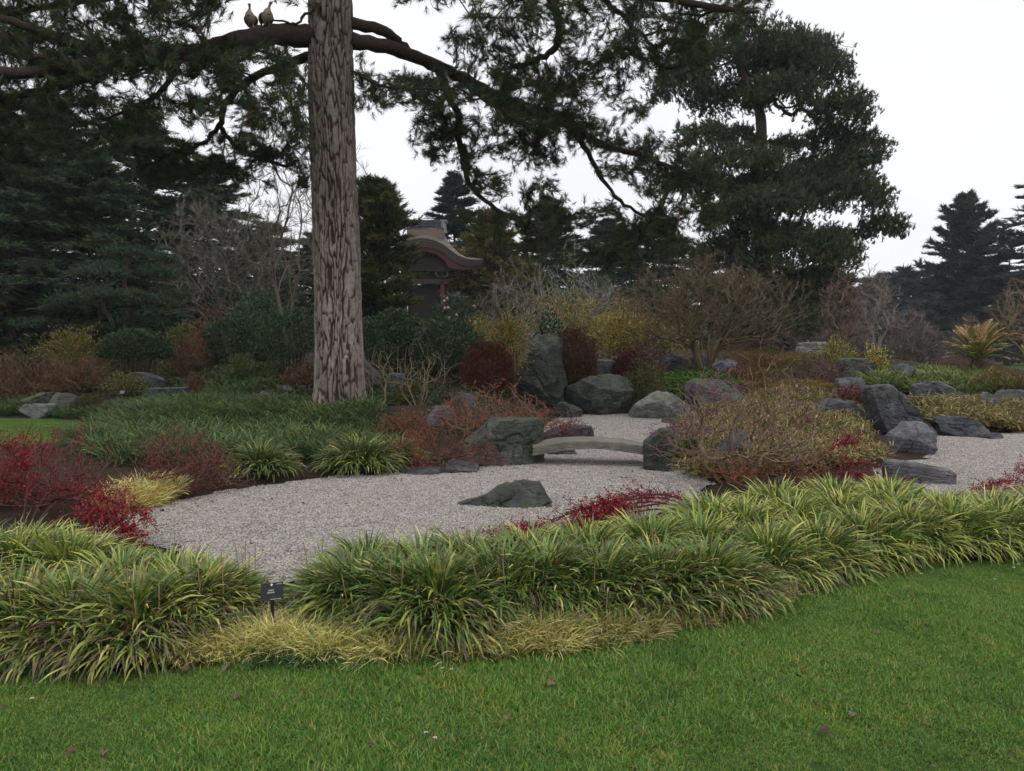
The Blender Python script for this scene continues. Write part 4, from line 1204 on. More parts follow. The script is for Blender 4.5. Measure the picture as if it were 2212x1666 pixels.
# ================================================================== THE PINE IN FRONT
TD = 15.0
TB = np.array(at(732, TD))
def front_pine():
    rng = RNG(130)
    t = thing('pine_tree', 'huge pine with a thick scaly pinkish trunk standing in the garden bed', 'tree', TB)
    # trunk: plates of bark proud of dark fissures
    H = 13.5
    nz_, na = 280, 280
    z = np.linspace(-0.25, 9.2, nz_); a = np.arange(na) / na * 2 * np.pi
    zz, aa = np.meshgrid(z, a, indexing='ij')
    R = 0.415 - 0.006 * zz + 0.16 * np.exp(-np.clip(zz + 0.1, 0, 9) * 2.6) * (1 + 0.35 * np.sin(aa * 5 + 1))
    lx = -0.012 * zz + 0.02 * np.sin(zz * 0.8)
    # fissures: long wavy vertical furrows that split and join, with ragged cross breaks
    ca_, sa_ = np.cos(aa), np.sin(aa)
    u = aa / (2 * np.pi) * 33 + 1.5 * fbm(np.stack([ca_ * 2.2, sa_ * 2.2, zz * 0.55], -1), 3, 1) + 0.42 * vnoise(np.stack([ca_ * 5, sa_ * 5, zz * 2.6], -1), 2) + 0.18 * vnoise(np.stack([ca_ * 11, sa_ * 11, zz * 8], -1), 3)
    fu = np.abs((u - np.floor(u)) - 0.5)
    fz = zz * 1.9 + 2.2 * vnoise(np.stack([np.floor(u) * 3.7, 0 * zz, 0 * zz], -1), 5) + 0.35 * vnoise(np.stack([ca_ * 9, sa_ * 9, zz * 4], -1), 6)
    fzz = np.abs((fz - np.floor(fz)) - 0.5)
    cid = (np.floor(u) * 131 + np.floor(fz)).astype(np.int64)
    n1 = fbm(np.stack([ca_ * 6, sa_ * 6, zz * 3.5], -1), 4, 7)
    edge = np.minimum((0.5 - fu) * 1.0, (0.5 - fzz) * 1.1 + 0.05)
    plate = smooth(edge + 0.07 * n1, 0.05, 0.2)
    disp = 0.05 * plate + 0.010 * n1 + 0.008 * (_hash(cid, cid * 3, cid * 7, 1) - 0.5) * plate
    for vy, az, amp in ((310, -1.35, 0.10), (330, -1.6, -0.05)):       # the old branch scar
        zc = Z(vy, TD) - TB[2]
        g_ = np.exp(-((zz - zc) ** 2 / 0.06 + (np.angle(np.exp(1j * (aa - az)))) ** 2 / 0.12))
        disp = disp + amp * 0.45 * g_
    rr = R + disp
    v = np.stack([TB[0] + lx + rr * np.cos(aa), TB[1] + rr * np.sin(aa), TB[2] + zz], -1)
    pc = np.where((_hash(cid, cid * 5, cid, 4) < 0.5)[..., None], np.array([0.262, 0.226, 0.198]), np.array([0.232, 0.198, 0.172])) * (0.92 + 0.16 * _hash(cid, cid, cid * 9, 2))[..., None]
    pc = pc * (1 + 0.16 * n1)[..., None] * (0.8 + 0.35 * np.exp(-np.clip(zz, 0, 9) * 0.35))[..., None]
    fc = np.array([0.055, 0.035, 0.03])
    c = pc * plate[..., None] + fc * (1 - plate[..., None])
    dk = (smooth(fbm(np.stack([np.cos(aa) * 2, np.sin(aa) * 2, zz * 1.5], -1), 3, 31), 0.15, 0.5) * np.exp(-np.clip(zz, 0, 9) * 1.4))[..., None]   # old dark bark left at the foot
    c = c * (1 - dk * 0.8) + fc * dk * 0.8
    i = np.arange(nz_ - 1)[:, None] * na; j = np.arange(na)[None]
    f = np.stack([i + j, i + (j + 1) % na, i + na + (j + 1) % na, i + na + j], -1).reshape(-1, 4)
    m = MB()
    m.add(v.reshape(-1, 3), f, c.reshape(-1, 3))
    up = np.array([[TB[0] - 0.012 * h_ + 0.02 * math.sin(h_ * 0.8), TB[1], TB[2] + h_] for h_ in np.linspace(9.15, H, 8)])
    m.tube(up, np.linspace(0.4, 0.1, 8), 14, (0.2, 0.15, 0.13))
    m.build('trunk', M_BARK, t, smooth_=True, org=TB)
    limbs = [
        ([(705, 82, 15), (660, 76, 14.8), (590, 76, 14.4), (520, 88, 14.0), (430, 112, 13.7), (330, 122, 13.4), (240, 136, 13.0), (130, 150, 12.6), (0, 160, 12.3), (-180, 150, 12)], 0.22, 0.07),
        ([(260, 134, 13.1), (200, 112, 13.0), (110, 80, 12.8), (0, 40, 12.4), (-120, 10, 12.2)], 0.13, 0.04),
        ([(300, 130, 13.3), (200, 150, 13.6), (90, 130, 13.9), (0, 104, 14.0), (-150, 110, 14)], 0.12, 0.04),
        ([(240, 136, 13.0), (150, 180, 12.9), (50, 205, 12.9), (-60, 220, 12.8)], 0.10, 0.03),
        ([(705, 112, 15), (650, 128, 15.3), (570, 158, 15.6), (500, 205, 15.9), (478, 255, 16.1), (492, 300, 16.3), (560, 340, 16.5), (620, 360, 16.6)], 0.10, 0.03),
        ([(480, 262, 16.1), (440, 310, 16.0), (380, 330, 15.9), (310, 360, 15.8)], 0.05, 0.02),
        ([(400, 116, 13.6), (360, 180, 13.8), (300, 230, 14.0), (220, 260, 14.1)], 0.06, 0.02),
        ([(760, 50, 15), (830, 66, 15.3), (872, 104, 15.6), (905, 133, 15.8)], 0.11, 0.08),
        ([(760, 88, 15), (850, 105, 15.3), (930, 138, 15.8), (1000, 168, 16.2), (1070, 206, 16.6), (1130, 226, 17.0), (1210, 255, 17.2), (1300, 312, 17.4), (1400, 342, 17.4), (1500, 382, 17.2), (1570, 400, 17)], 0.145, 0.04),
        ([(945, 145, 15.9), (968, 205, 16.1), (988, 250, 16.3), (992, 310, 16.4), (1006, 372, 16.5), (1022, 408, 16.5), (1070, 450, 16.6), (1140, 490, 16.8), (1200, 530, 17)], 0.085, 0.03),
        ([(985, 165, 16.1), (1050, 216, 16.0), (1090, 238, 15.8), (1180, 240, 15.5)], 0.06, 0.025),
        ([(1230, 265, 17.2), (1270, 330, 17.3), (1310, 400, 17.4), (1360, 450, 17.5), (1420, 480, 17.6)], 0.07, 0.025),
        ([(1440, 355, 17.3), (1440, 420, 17.2), (1400, 480, 17.1), (1330, 530, 17.0)], 0.05, 0.02),
        ([(752, -70, 15), (900, -130, 15.6), (1060, -90, 16), (1170, -30, 16.2), (1204, 34, 16.2), (1206, 86, 16.1), (1185, 117, 16), (1147, 137, 15.9), (1100, 145, 15.8)], 0.13, 0.045),
        ([(752, -60, 15), (950, -90, 14.6), (1200, -50, 14.2), (1420, -5, 13.7), (1560, 18, 13.3), (1640, 26, 13)], 0.14, 0.03),
        ([(1250, -40, 14.1), (1340, 30, 14.4), (1400, 90, 14.8), (1430, 150, 15)], 0.06, 0.02),
        ([(712, -90, 15), (560, -80, 14.5), (400, -40, 14), (250, -10, 13.6), (80, 20, 13.2), (-80, 40, 13)], 0.14, 0.03),
        ([(712, 20, 15), (690, 5, 14.7), (672, 22, 14.6), (640, 50, 14.5), (600, 44, 14.4), (560, 38, 14.3)], 0.04, 0.012),
        ([(752, 150, 15), (800, 175, 14.6), (850, 190, 14.3), (940, 192, 14.1), (1000, 195, 14)], 0.035, 0.012),
    ]
    p0, pr, lr = [], [], []
    mb = MB()
    for pts, ra, rb in limbs:
        w_ = np.array([P(*q_) for q_ in pts])
        s_ = spline(w_, 5)
        s_[2:-1] += rng.normal(0, 0.014, (len(s_) - 3, 3))
        rd = np.linspace(ra, rb, len(s_)) * (1 + 0.05 * rng.uniform(-1, 1, len(s_)))
        mb.tube(s_, rd, 9, (0.05, 0.038, 0.032), wob=0.14, rng=rng)
        k = len(p0)
        p0 += list(s_); pr += [-1] + list(range(k, k + len(s_) - 1)); lr += [0] * len(s_)
    mb.build('limbs', M_BARK, t, smooth_=True, org=TB)
    regions = [
        ([(-250, -120), (640, -160), (660, -20), (620, -5), (500, 15), (430, 80), (300, 105), (-250, 60)], 520, 12.2, 14.8),
        ([(-250, 40), (330, 95), (560, 95), (650, 120), (640, 180), (520, 200), (380, 165), (250, 175), (-250, 200)], 520, 12.2, 15.5),
        ([(-250, 190), (200, 190), (420, 205), (560, 215), (660, 160), (675, 330), (600, 300), (520, 300), (400, 270), (280, 290), (-250, 300)], 400, 12.4, 16.2),
        ([(390, 300), (520, 285), (660, 330), (670, 400), (600, 415), (480, 390), (400, 400), (300, 380), (280, 330)], 260, 15.2, 17),
        ([(-100, 270), (280, 280), (250, 330), (-100, 330)], 70, 12.6, 15),
        ([(830, -140), (1690, -140), (1680, 10), (1600, 62), (1480, 90), (1330, 120), (1200, 90), (1080, 60), (960, 25), (850, 5)], 620, 12.8, 16.4),
        ([(1000, 40), (1160, 70), (1330, 100), (1430, 100), (1440, 190), (1380, 260), (1250, 215), (1100, 175), (950, 90)], 300, 14.2, 16.6),
        ([(1440, 40), (1600, 62), (1590, 120), (1480, 150), (1440, 110)], 90, 13.0, 15.2),
        ([(800, 172), (900, 160), (1020, 150), (1200, 170), (1280, 230), (1200, 300), (1100, 260), (1010, 250), (900, 230), (800, 240)], 300, 14.0, 17),
        ([(890, 250), (980, 230), (1030, 260), (1040, 380), (960, 380), (900, 320)], 130, 15.6, 17),
        ([(1030, 230), (1250, 240), (1400, 280), (1520, 330), (1570, 360), (1570, 470), (1480, 460), (1290, 370), (1180, 370), (1040, 330)], 520, 16, 18.4),
        ([(930, 380), (1040, 370), (1190, 390), (1250, 450), (1300, 440), (1500, 460), (1560, 480), (1500, 575), (1330, 590), (1150, 560), (1010, 490)], 560, 16, 18.5),
        ([(780, 100), (800, 190), (775, 240)], 14, 14.8, 15.4),
        ([(-200, -500), (1500, -500), (1500, -150), (-200, -150)], 420, 12.0, 18.0),
    ]
    att = []
    for poly, n, a, b in regions:
        n = int(n * (1.9 if poly[0][0] < 0 else 1.3))
        q_ = rand_in_poly(rng, poly, n)
        keep = vnoise(np.stack([q_[:, 0] / 62, q_[:, 1] / 34, 0 * q_[:, 0]], -1), 77) > (-0.5 if poly[0][0] < 0 else -0.38)
        dd = rng.uniform(a, b, n)
        att += [P(x_, y_, d_) for (x_, y_), d_, k_ in zip(q_, dd, keep) if k_]
    att = np.array(att)
    pos, par, dr, tips = colonise(p0, pr, att, rng, 0.3, 0.7, 0.0, 0.4, 0.12, 0.03)
    r = pipe(par, 0.0055, 0.5, 0.06)
    m = MB()
    draw(m, pos, par, r, (0.055, 0.04, 0.035), rng, len(p0), 3, 0.018)
    m.build('branches', M_BARK, t, org=TB)
    m = MB()
    k = par[tips]; k2 = np.where(par[k] >= len(p0), par[k], k)
    i = np.concatenate([tips, tips, k, k2])
    pp = pos[i] + rng.normal(0, 0.05, (len(i), 3)); pp[len(tips):2 * len(tips)] += rng.normal(0, 0.12, (len(tips), 3))
    d = nrm(dr[i] + rng.normal(0, 0.35, (len(i), 3)) + np.array([0, 0, 0.15]))
    tuf = []
    for q in range(4):
        mm = MB(); r_ = RNG(140 + q)
        mm.needles(np.zeros((1, 3)), np.array([[0, 0, 1.0]]), 34, 0.17, 0.95, 0.0085, (1, 1, 1), r_, shoot=0.15)
        tuf.append(mm.mesh('needle_tuft', M_NEEDLE_I))
    scatter('crown', pp - TB, dir_rot(d), rng.uniform(0.75, 1.15, len(i)), tuf, col=mixcol(rng, len(i), [(0.042, 0.064, 0.028), (0.065, 0.094, 0.04), (0.095, 0.125, 0.05), (0.11, 0.075, 0.04)], [4, 4, 2, 0.8]) * rng.uniform(0.8, 1.25, (len(i), 1)), parent=t, pick=rng.integers(0, 4, len(i)))
    # cones hanging on the twigs
    cv, cf = ICO[1]
    cm_ = MB(); cm_.add(cv * np.array([0.024, 0.024, 0.05]), cf, (0.05, 0.03, 0.02))
    cme = cm_.mesh('cone', M_BARK)
    ok = tips[(pos[tips][:, 0] > 0.2) & (pos[tips][:, 2] < 8)]
    for s_ in rng.choice(ok, 46, replace=False):
        o = bpy.data.objects.new('cone', cme); COL.objects.link(o); o.parent = t
        o.location = pos[s_] - TB - np.array([0, 0, 0.06]); o.rotation_euler = tuple(rng.normal(0, 0.3, 3))
front_pine()

# ================================================================== THE GATE
def gate():
    D = 50.0
    k = 0.2281 / 1.8445 * D / F
    def zz_(c): return Z((820 + c * 0.2281) / 1.8445, D)
    x0 = X((1500 + 800 * 0.2281) / 1.8445, D)
    gz0 = hg(x0, D + 2.5)
    b = np.array([x0, D, gz0])
    t = thing('gate', 'carved wooden gate with a curved shingled roof and tiled ridge behind the trees', 'gate', b)
    def uu(c): return (np.asarray(c, float) - 800) * k
    top = np.array([(800, 565), (900, 575), (1050, 618), (1200, 700), (1330, 800), (1430, 870), (1560, 920), (1700, 943), (1870, 935)], float)
    bot = np.array([(800, 705), (900, 715), (1000, 740), (1150, 800), (1250, 880), (1350, 960), (1450, 1010), (1600, 1040), (1810, 1045)], float)
    sof = np.array([(800, 790), (900, 800), (1000, 828), (1120, 890), (1210, 980), (1280, 1075), (1450, 1108), (1600, 1112), (1690, 1116)], float)
    TS, BS, SS = spline(top, 6), spline(bot, 6), spline(sof, 6)
    def full(c):
        u = uu(c[:, 0]); z = np.array([zz_(q) for q in c[:, 1]])
        return np.concatenate([-u[:0:-1], u]), np.concatenate([z[:0:-1], z])
    tu, tz = full(TS); bu, bz = full(BS); su, sz = full(SS)
    n = len(tu)
    SH = [(0.12, 0.095, 0.08), (0.095, 0.073, 0.062), (0.145, 0.115, 0.098)]
    # fascia: layers of thick bark shingle, each stepped back a little
    m = MB()
    NL = 9
    for i in range(NL):
        a, c = i / NL, (i + 0.86) / NL
        ua, za = tu * (1 - a) + bu * a, tz * (1 - a) + bz * a
        uc, zc = tu * (1 - c) + bu * c, tz * (1 - c) + bz * c
        y = 0.03 * i
        ua_, ub_ = np.stack([x0 + ua, np.full(n, D + y), za], -1), np.stack([x0 + uc, np.full(n, D + y), zc], -1)
        uc_ = np.stack([x0 + uc, np.full(n, D + y + 0.3), zc], -1)
        v = np.concatenate([ua_, ub_, uc_])
        j = np.arange(n - 1)
        m.add(v, np.concatenate([np.stack([j, j + 1, j + 1 + n, j + n], -1), np.stack([j + n, j + n + 1, j + 1 + 2 * n, j + 2 * n], -1)]), SH[i % 3])
    m.build('fascia', M_WOOD, t, org=b)
    m = MB()
    for (u1, z1, y1, u2, z2, y2, c) in ((bu, bz, D + 0.32, su, sz, D + 0.42, (0.1, 0.05, 0.035)), (su, sz, D + 0.42, su * 0.98, sz - 0.02, D + 2.2, (0.03, 0.022, 0.018))):
        v = np.concatenate([np.stack([x0 + u1, np.full(n, y1), z1], -1), np.stack([x0 + u2, np.full(n, y2), z2], -1)])
        j = np.arange(n - 1)
        m.add(v, np.stack([j, j + 1, j + 1 + n, j + n], -1), c)
    m.build('bargeboard', M_WOOD, t, org=b)
    m = MB()
    v = np.concatenate([np.stack([x0 + su, np.full(n, D + 0.75), sz + 0.01], -1), np.stack([x0 + su, np.full(n, D + 0.75), np.minimum(sz, zz_(1118))], -1)])
    j = np.arange(n - 1)
    m.add(v, np.stack([j, j + 1, j + 1 + n, j + n], -1), (0.022, 0.016, 0.014))
    m.build('gable_panel', M_WOOD, t, org=b)
    # roof: stepped shingle courses from the eaves to the ridge
    edge = np.array([(1140, 400), (1180, 480), (1220, 560), (1275, 640), (1330, 700), (1420, 800), (1560, 890), (1870, 935)], float)[::-1]
    zr = zz_(400)
    R = 30
    roof = thing_part(t, 'roof', b)
    uef = tu / tu.max()
    ze0 = tz[-1]
    cour = MB()
    def row(s):
        cy_ = np.interp(s, np.linspace(0, 1, len(edge)), edge[:, 1]); cxx = np.interp(s, np.linspace(0, 1, len(edge)), edge[:, 0])
        hw = (cxx - 800) * k
        ze = zz_(cy_)
        g_ = (ze - ze0) / (zr - ze0)
        z = tz * (1 - g_) + zr * g_
        return uef * hw, z
    for sgn in (0, 1):
        for i in range(R):
            s0, s1 = i / R, (i + 1.25) / R
            (u0, z0), (u1, z1) = row(s0), row(min(1, s1))
            y0, y1 = s0 * 2.6, min(1, s1) * 2.6
            if sgn:
                y0, y1 = 5.2 - y0, 5.2 - y1
            lift = 0.035
            v = np.concatenate([np.stack([x0 + u0, np.full(n, D + y0), z0 + lift], -1), np.stack([x0 + u1, np.full(n, D + y1), z1], -1), np.stack([x0 + u0, np.full(n, D + y0), z0 - 0.02], -1)])
            j = np.arange(n - 1)
            c = np.array(SH[i % 3]) * 1.2 + 0.06
            cour.add(v, np.concatenate([np.stack([j, j + 1, j + 1 + n, j + n], -1), np.stack([j + 2 * n, j + 2 * n + 1, j + 1, j], -1)]), c)
    o = cour.build('shingle_courses', M_WOOD, roof, org=b, kind='stuff')
    m = MB()
    hw = (1130 - 800) * k
    m.box((x0 - hw, D + 2.0, zz_(500)), (x0 + hw, D + 3.2, zz_(330)), (0.17, 0.13, 0.1))
    m.build('ridge_base', M_WOOD, roof, org=b)
    m = MB()
    for i, (c0, c1, ex) in enumerate(((335, 300, 0.12), (298, 268, 0.05), (266, 182, 0.0), (180, 150, 0.06))):
        m.box((x0 - hw * 0.9, D + 2.15 - ex, zz_(c0)), (x0 + hw * 0.9, D + 3.05 + ex, zz_(c1)), (0.1, 0.095, 0.09))
    m.build('ridge', M_SLATE, roof, org=b)
    cv, cf = ICO[1]
    tl = MB()
    a = np.arange(8) / 8 * 6.283
    v = np.concatenate([np.stack([np.cos(a) * 0.05, np.full(8, 0.0), np.sin(a) * 0.05], -1), np.stack([np.cos(a) * 0.05, np.full(8, 0.12), np.sin(a) * 0.05], -1)])
    tl.add(v, [[j, (j + 1) % 8, 8 + (j + 1) % 8, 8 + j] for j in range(8)], (0.16, 0.155, 0.15))
    tl.f4.append(np.array([[7, 6, 1, 0], [6, 5, 2, 1], [5, 4, 3, 2]]))
    tme = tl.mesh('ridge_tile', M_SLATE)
    for rw in range(3):
        for q in range(19):
            o = bpy.data.objects.new('ridge_tile', tme); COL.objects.link(o); o.parent = roof
            o.location = (-hw * 0.88 + (q + 0.5 * (rw % 2)) * hw * 1.72 / 18.5, 2.06, zz_(252 - rw * 28) - b[2])
    m = MB()
    for sg in (-1, 1):
        xx = x0 + sg * hw * 0.98
        m.box((xx - 0.14, D + 2.05, zz_(300)), (xx + 0.14, D + 3.15, zz_(165)), (0.34, 0.33, 0.32))
        m.box((xx - 0.2, D + 2.0, zz_(180)), (xx + 0.24, D + 3.2, zz_(150)), (0.36, 0.35, 0.34))
        m.tube(np.array([(xx + sg * 0.02, D + 2.02, zz_(250)), (xx + sg * 0.12, D + 1.98, zz_(320)), (xx + sg * 0.28, D + 1.95, zz_(400))]), [0.08, 0.1, 0.05], 6, (0.2, 0.19, 0.19))
    m.build('ridge_ornament', M_PALER, roof, org=b)
    # frame
    DK = (0.028, 0.02, 0.017)
    for sx in (-1, 1):
        for yy in (0.9, 4.3):
            m = MB()
            m.tube(np.array([(x0 + sx * uu(1130), D + yy, gz0 - 0.6), (x0 + sx * uu(1130), D + yy, zz_(1240))]), 0.155, 14, (0.1, 0.032, 0.024))
            m.build('column', M_WOOD, t, org=b, smooth_=True, sharp=40)
            m = MB()
            for q, (wdt, c0, c1) in enumerate(((0.30, 1350, 1245), (0.42, 1240, 1225), (0.26, 1222, 1150), (0.5, 1148, 1120))):
                m.box((x0 + sx * uu(1130) - wdt / 2, D + yy - wdt / 2, zz_(c0)), (x0 + sx * uu(1130) + wdt / 2, D + yy + wdt / 2, zz_(c1)), DK)
            for q in (-1, 1):
                m.tube(spline([(x0 + sx * uu(1130) + q * 0.12, D + yy - 0.1, zz_(1230)), (x0 + sx * uu(1130) + q * 0.35, D + yy - 0.2, zz_(1200)), (x0 + sx * uu(1130) + q * 0.38, D + yy - 0.2, zz_(1130))], 4), 0.05, 6, (0.13, 0.11, 0.05))
            m.build('bracket', M_WOOD, t, org=b)
    m = MB()
    m.box((x0 - uu(1240), D + 0.78, zz_(1345)), (x0 + uu(1240), D + 1.02, zz_(1262)), (0.05, 0.038, 0.034))
    m.box((x0 - uu(1500), D + 0.7, zz_(1118)), (x0 + uu(1500), D + 0.95, zz_(1060)), DK)
    m.box((x0 - uu(1500), D + 4.2, zz_(1118)), (x0 + uu(1500), D + 4.45, zz_(1060)), DK)
    m.box((x0 - uu(1090), D + 1.15, gz0 - 0.5), (x0 + uu(1090), D + 3.9, zz_(1360)), (0.02, 0.015, 0.013))
    m.box((x0 - uu(1180), D + 1.05, zz_(1255)), (x0 + uu(1180), D + 4.1, zz_(1125)), (0.022, 0.016, 0.014))
    m.box((x0 - uu(1260), D + 0.95, zz_(1060)), (x0 + uu(1260), D + 4.2, zz_(1050)), DK)
    m.build('beam', M_WOOD, t, org=b)
    for q in range(24):
        m = MB()
        u = -uu(1680) + q * 2 * uu(1680) / 23
        zc = np.interp(u, su, sz) - 0.05
        m.box((x0 + u - 0.035, D + 0.46, zc - 0.1), (x0 + u + 0.035, D + 2.3, zc), (0.04, 0.03, 0.026))
        m.build('rafter', M_WOOD, t, org=b)
def thing_part(t, name, b):
    e = bpy.data.objects.new(name, None); COL.objects.link(e); e.parent = t
    return e
gate()

# ================================================================== GEESE ON THE BOUGH
def goose(label, foot, rz, s, lean):
    rng = RNG(int(foot[0] * 100) % 97 + 5)
    t = thing('goose', label, 'goose', foot, None, rz)
    sp = np.array([(0, 0.20, 0.10), (0, 0.15, 0.135), (0, 0.08, 0.18), (0, 0.0, 0.225), (0, -0.06, 0.28), (0.0, -0.085, 0.335), (lean * 0.3, -0.08, 0.385), (lean * 0.6, -0.065, 0.44), (lean * 0.9, -0.06, 0.49), (lean * 1.1, -0.065, 0.525), (lean * 1.3, -0.08, 0.55), (lean * 1.5, -0.11, 0.553)]) * s
    rd = np.array([0.018, 0.06, 0.105, 0.132, 0.125, 0.092, 0.055, 0.034, 0.029, 0.032, 0.036, 0.022]) * s
    cl = np.array([(0.1, 0.075, 0.06), (0.2, 0.15, 0.11), (0.34, 0.28, 0.21), (0.4, 0.33, 0.25), (0.42, 0.34, 0.27), (0.4, 0.33, 0.27), (0.36, 0.29, 0.24), (0.26, 0.2, 0.17), (0.24, 0.19, 0.16), (0.3, 0.26, 0.23), (0.34, 0.3, 0.27), (0.3, 0.26, 0.24)])
    S_ = spline(np.hstack([sp, rd[:, None], cl]), 4)
    m = MB()
    m.tube(S_[:, :3], S_[:, 3], 16, S_[:, 4:])
    v = m.v[0]
    c = m.c[0].copy()
    ctr = np.array([0.012, -0.17, 0.235]) * s
    c[np.linalg.norm((v - ctr) * np.array([1, 0.6, 1.3]), axis=1) < 0.036 * s] = (0.05, 0.03, 0.02)
    m.c[0] = c
    m.build('body', M_FEATHER, t, smooth_=True)
    for sg in (-1, 1):
        w_ = MB()
        pts = spline(np.array([(sg * 0.09, -0.02, 0.315), (sg * 0.128, 0.05, 0.25), (sg * 0.11, 0.14, 0.17), (sg * 0.05, 0.24, 0.09)]) * s, 4)
        sec = np.linspace(0, 1, len(pts))
        w_.tube(pts, (0.05 * np.sin(np.pi * np.clip(sec, 0.03, 0.97)) ** 0.7 + 0.006) * s, 8, (0.13, 0.085, 0.06))
        w_.build('wing', M_FEATHER, t, smooth_=True)
        l_ = MB()
        l_.tube(np.array([(sg * 0.045, 0.01, 0.13), (sg * 0.048, 0.005, 0.06), (sg * 0.05, -0.005, 0.008)]) * s, [0.018 * s, 0.009 * s, 0.008 * s], 6, (0.5, 0.2, 0.17))
        for q in (-0.5, 0, 0.5):
            l_.tube(np.array([(sg * 0.05, -0.005, 0.008), (sg * 0.05 + q * 0.05, -0.055, 0.004)]) * s, [0.008 * s, 0.004 * s], 5, (0.5, 0.2, 0.17))
        l_.build('leg', M_PAINT, t, smooth_=True)
        e_ = MB(); cv, cf = ICO[2]
        e_.add(cv * 0.013 * s + np.array([lean * 1.25 + sg * 0.029 / 1, -0.085, 0.556]) * s, cf, (0.05, 0.025, 0.015))
        e_.build('eye_patch', M_FEATHER, t, smooth_=True)
    b_ = MB()
    b_.tube(np.array([(lean * 1.45, -0.105, 0.553), (lean * 1.65, -0.14, 0.548), (lean * 1.75, -0.165, 0.543)]) * s, np.array([0.018, 0.012, 0.005]) * s, 8, (0.42, 0.2, 0.18))
    b_.build('bill', M_PAINT, t, smooth_=True)
    t_ = MB()
    for q in np.linspace(-0.5, 0.5, 7):
        t_.leaves(np.array([(q * 0.05, 0.16, 0.12)]) * s, np.array([(q * 0.5, 0.8, -0.75)]), 0.15 * s, 0.035 * s, (0.02, 0.018, 0.016), rng, 0.05)
    t_.build('tail', M_FEATHER, t)
f1_ = P(541, 60, 14.2); f2_ = P(577, 58, 14.34)
goose('buff breasted goose perched on the thick bough with head facing out', f1_, 0.1, 0.7, 0.0)
goose('buff breasted goose beside it on the bough with neck stretched and head turned', f2_, 0.6, 0.76, 0.055)

# ================================================================== FRONT BORDER: strap-leaved clumps
GRN = np.array([(0.062, 0.15, 0.032), (0.1, 0.215, 0.042), (0.04, 0.095, 0.028)])
YEL = np.array([(0.52, 0.54, 0.11), (0.66, 0.63, 0.2), (0.4, 0.46, 0.09)])
def clump(m, rng, c, R, H, n, yellow=0.35, L0=0.31, dead=0.3, wd=0.0122, gcol=GRN, ycol=YEL):
    q = rng.uniform(0, 1, n) ** 0.55
    th = rng.uniform(0, 6.283, n)
    rr = q * R * 0.7
    n = int(n)
    z = H * 0.46 * (1 - q ** 2.5) * rng.uniform(0.1, 1, n)
    base = np.stack([c[0] + rr * np.cos(th), c[1] + rr * np.sin(th), c[2] + z], -1)
    az = th + rng.normal(0, 0.55, n)
    tilt = 0.15 + 0.9 * q * rng.uniform(0.4, 1.2, n)
    curl = rng.uniform(0.7, 2.1, n) * (0.55 + 0.65 * q)
    L = L0 * rng.uniform(0.65, 1.2, n) * (H / 0.45) ** 0.5
    g_ = gcol[rng.integers(0, len(gcol), n)] * rng.uniform(0.7, 1.25, (n, 1)); y_ = ycol[rng.integers(0, len(ycol), n)] * rng.uniform(0.75, 1.1, (n, 1))
    my = (rng.uniform(0, 1, (n, 1)) < yellow)
    cA = np.where(my, 0.5 * g_ + 0.5 * y_, g_); cB = np.where(my, y_, 0.75 * g_ + 0.25 * y_)
    dd = np.where(rng.uniform(0, 1, n) < dead * (0.35 + q), rng.uniform(0.35, 0.9, n), 2.0)
    m.straps(base, az, tilt, curl, L, wd * rng.uniform(0.75, 1.2, n), cA, cB, S=4, rng=rng, dead=dd, cD=(0.17, 0.115, 0.075))
LEAFM = []
for s_ in range(5):
    r_ = RNG(500 + s_); mm = MB()
    mm.straps(np.zeros((1, 3)), np.zeros(1), np.array([0.35 + 0.1 * s_]), np.array([0.9 + 0.2 * s_]), np.array([0.34]), np.array([0.0145]), GRN[s_ % 3] * 1.05, YEL[s_ % 3] if s_ % 2 else GRN[s_ % 3] * 1.3, S=6, rng=r_, dead=np.array([0.8 if s_ > 2 else 2.0]))
    LEAFM.append(mm.mesh('leaf', M_LEAF))
def border_clump(vx, vy, R, H, n, label, yellow, back=0.0, dead=0.3, group=None, nleaf=24, seed=0, name='strap_leaf_clump', stalks=0):
    g = G(vx, vy)
    c = np.array([g[0] * (1 + back / g[1]), g[1] + back + R * 0.62 + (0.1 if 330 < vx < 1650 else 0.0), 0.0])
    c[2] = hg(c[0], c[1])
    rng = RNG(600 + seed)
    t = thing(name, label, 'plant', c, group)
    m = MB()
    clump(m, rng, c, R, H, int(n * 1.85), yellow, dead=dead)
    m.build('leaves', M_LEAF, t, org=c, kind='stuff')
    for i in range(nleaf):
        a = rng.uniform(-math.pi * 0.95, -0.05 * math.pi)
        o = bpy.data.objects.new('leaf', LEAFM[rng.integers(0, 5)]); COL.objects.link(o); o.parent = t
        q = rng.uniform(0.15, 0.6)
        o.location = (q * R * math.cos(a), q * R * math.sin(a), H * rng.uniform(0.08, 0.36))
        o.rotation_euler = (0, rng.normal(0.05, 0.18), a + rng.normal(0, 0.4)); s_ = rng.uniform(0.8, 1.1); o.scale = (s_, s_, s_)
    if stalks:
        m = MB()
        a = rng.uniform(0, 6.283, stalks); q = R * 0.8 * np.sqrt(rng.uniform(0, 1, stalks))
        p0 = np.stack([c[0] + q * np.cos(a), c[1] + q * np.sin(a), np.full(stalks, c[2] + 0.05)], -1)
        p1 = p0 + np.stack([rng.normal(0, 0.03, stalks), rng.normal(0, 0.03, stalks), H * rng.uniform(0.6, 1.05, stalks)], -1)
        m.sticks(p0, p1, 0.003, 0.0028, (0.3, 0.21, 0.12))
        m.build('stalks', M_TWIG, t, org=c, kind='stuff')
    return t
BG = 'strap-leaved clumps edging the lawn'
i_ = 0
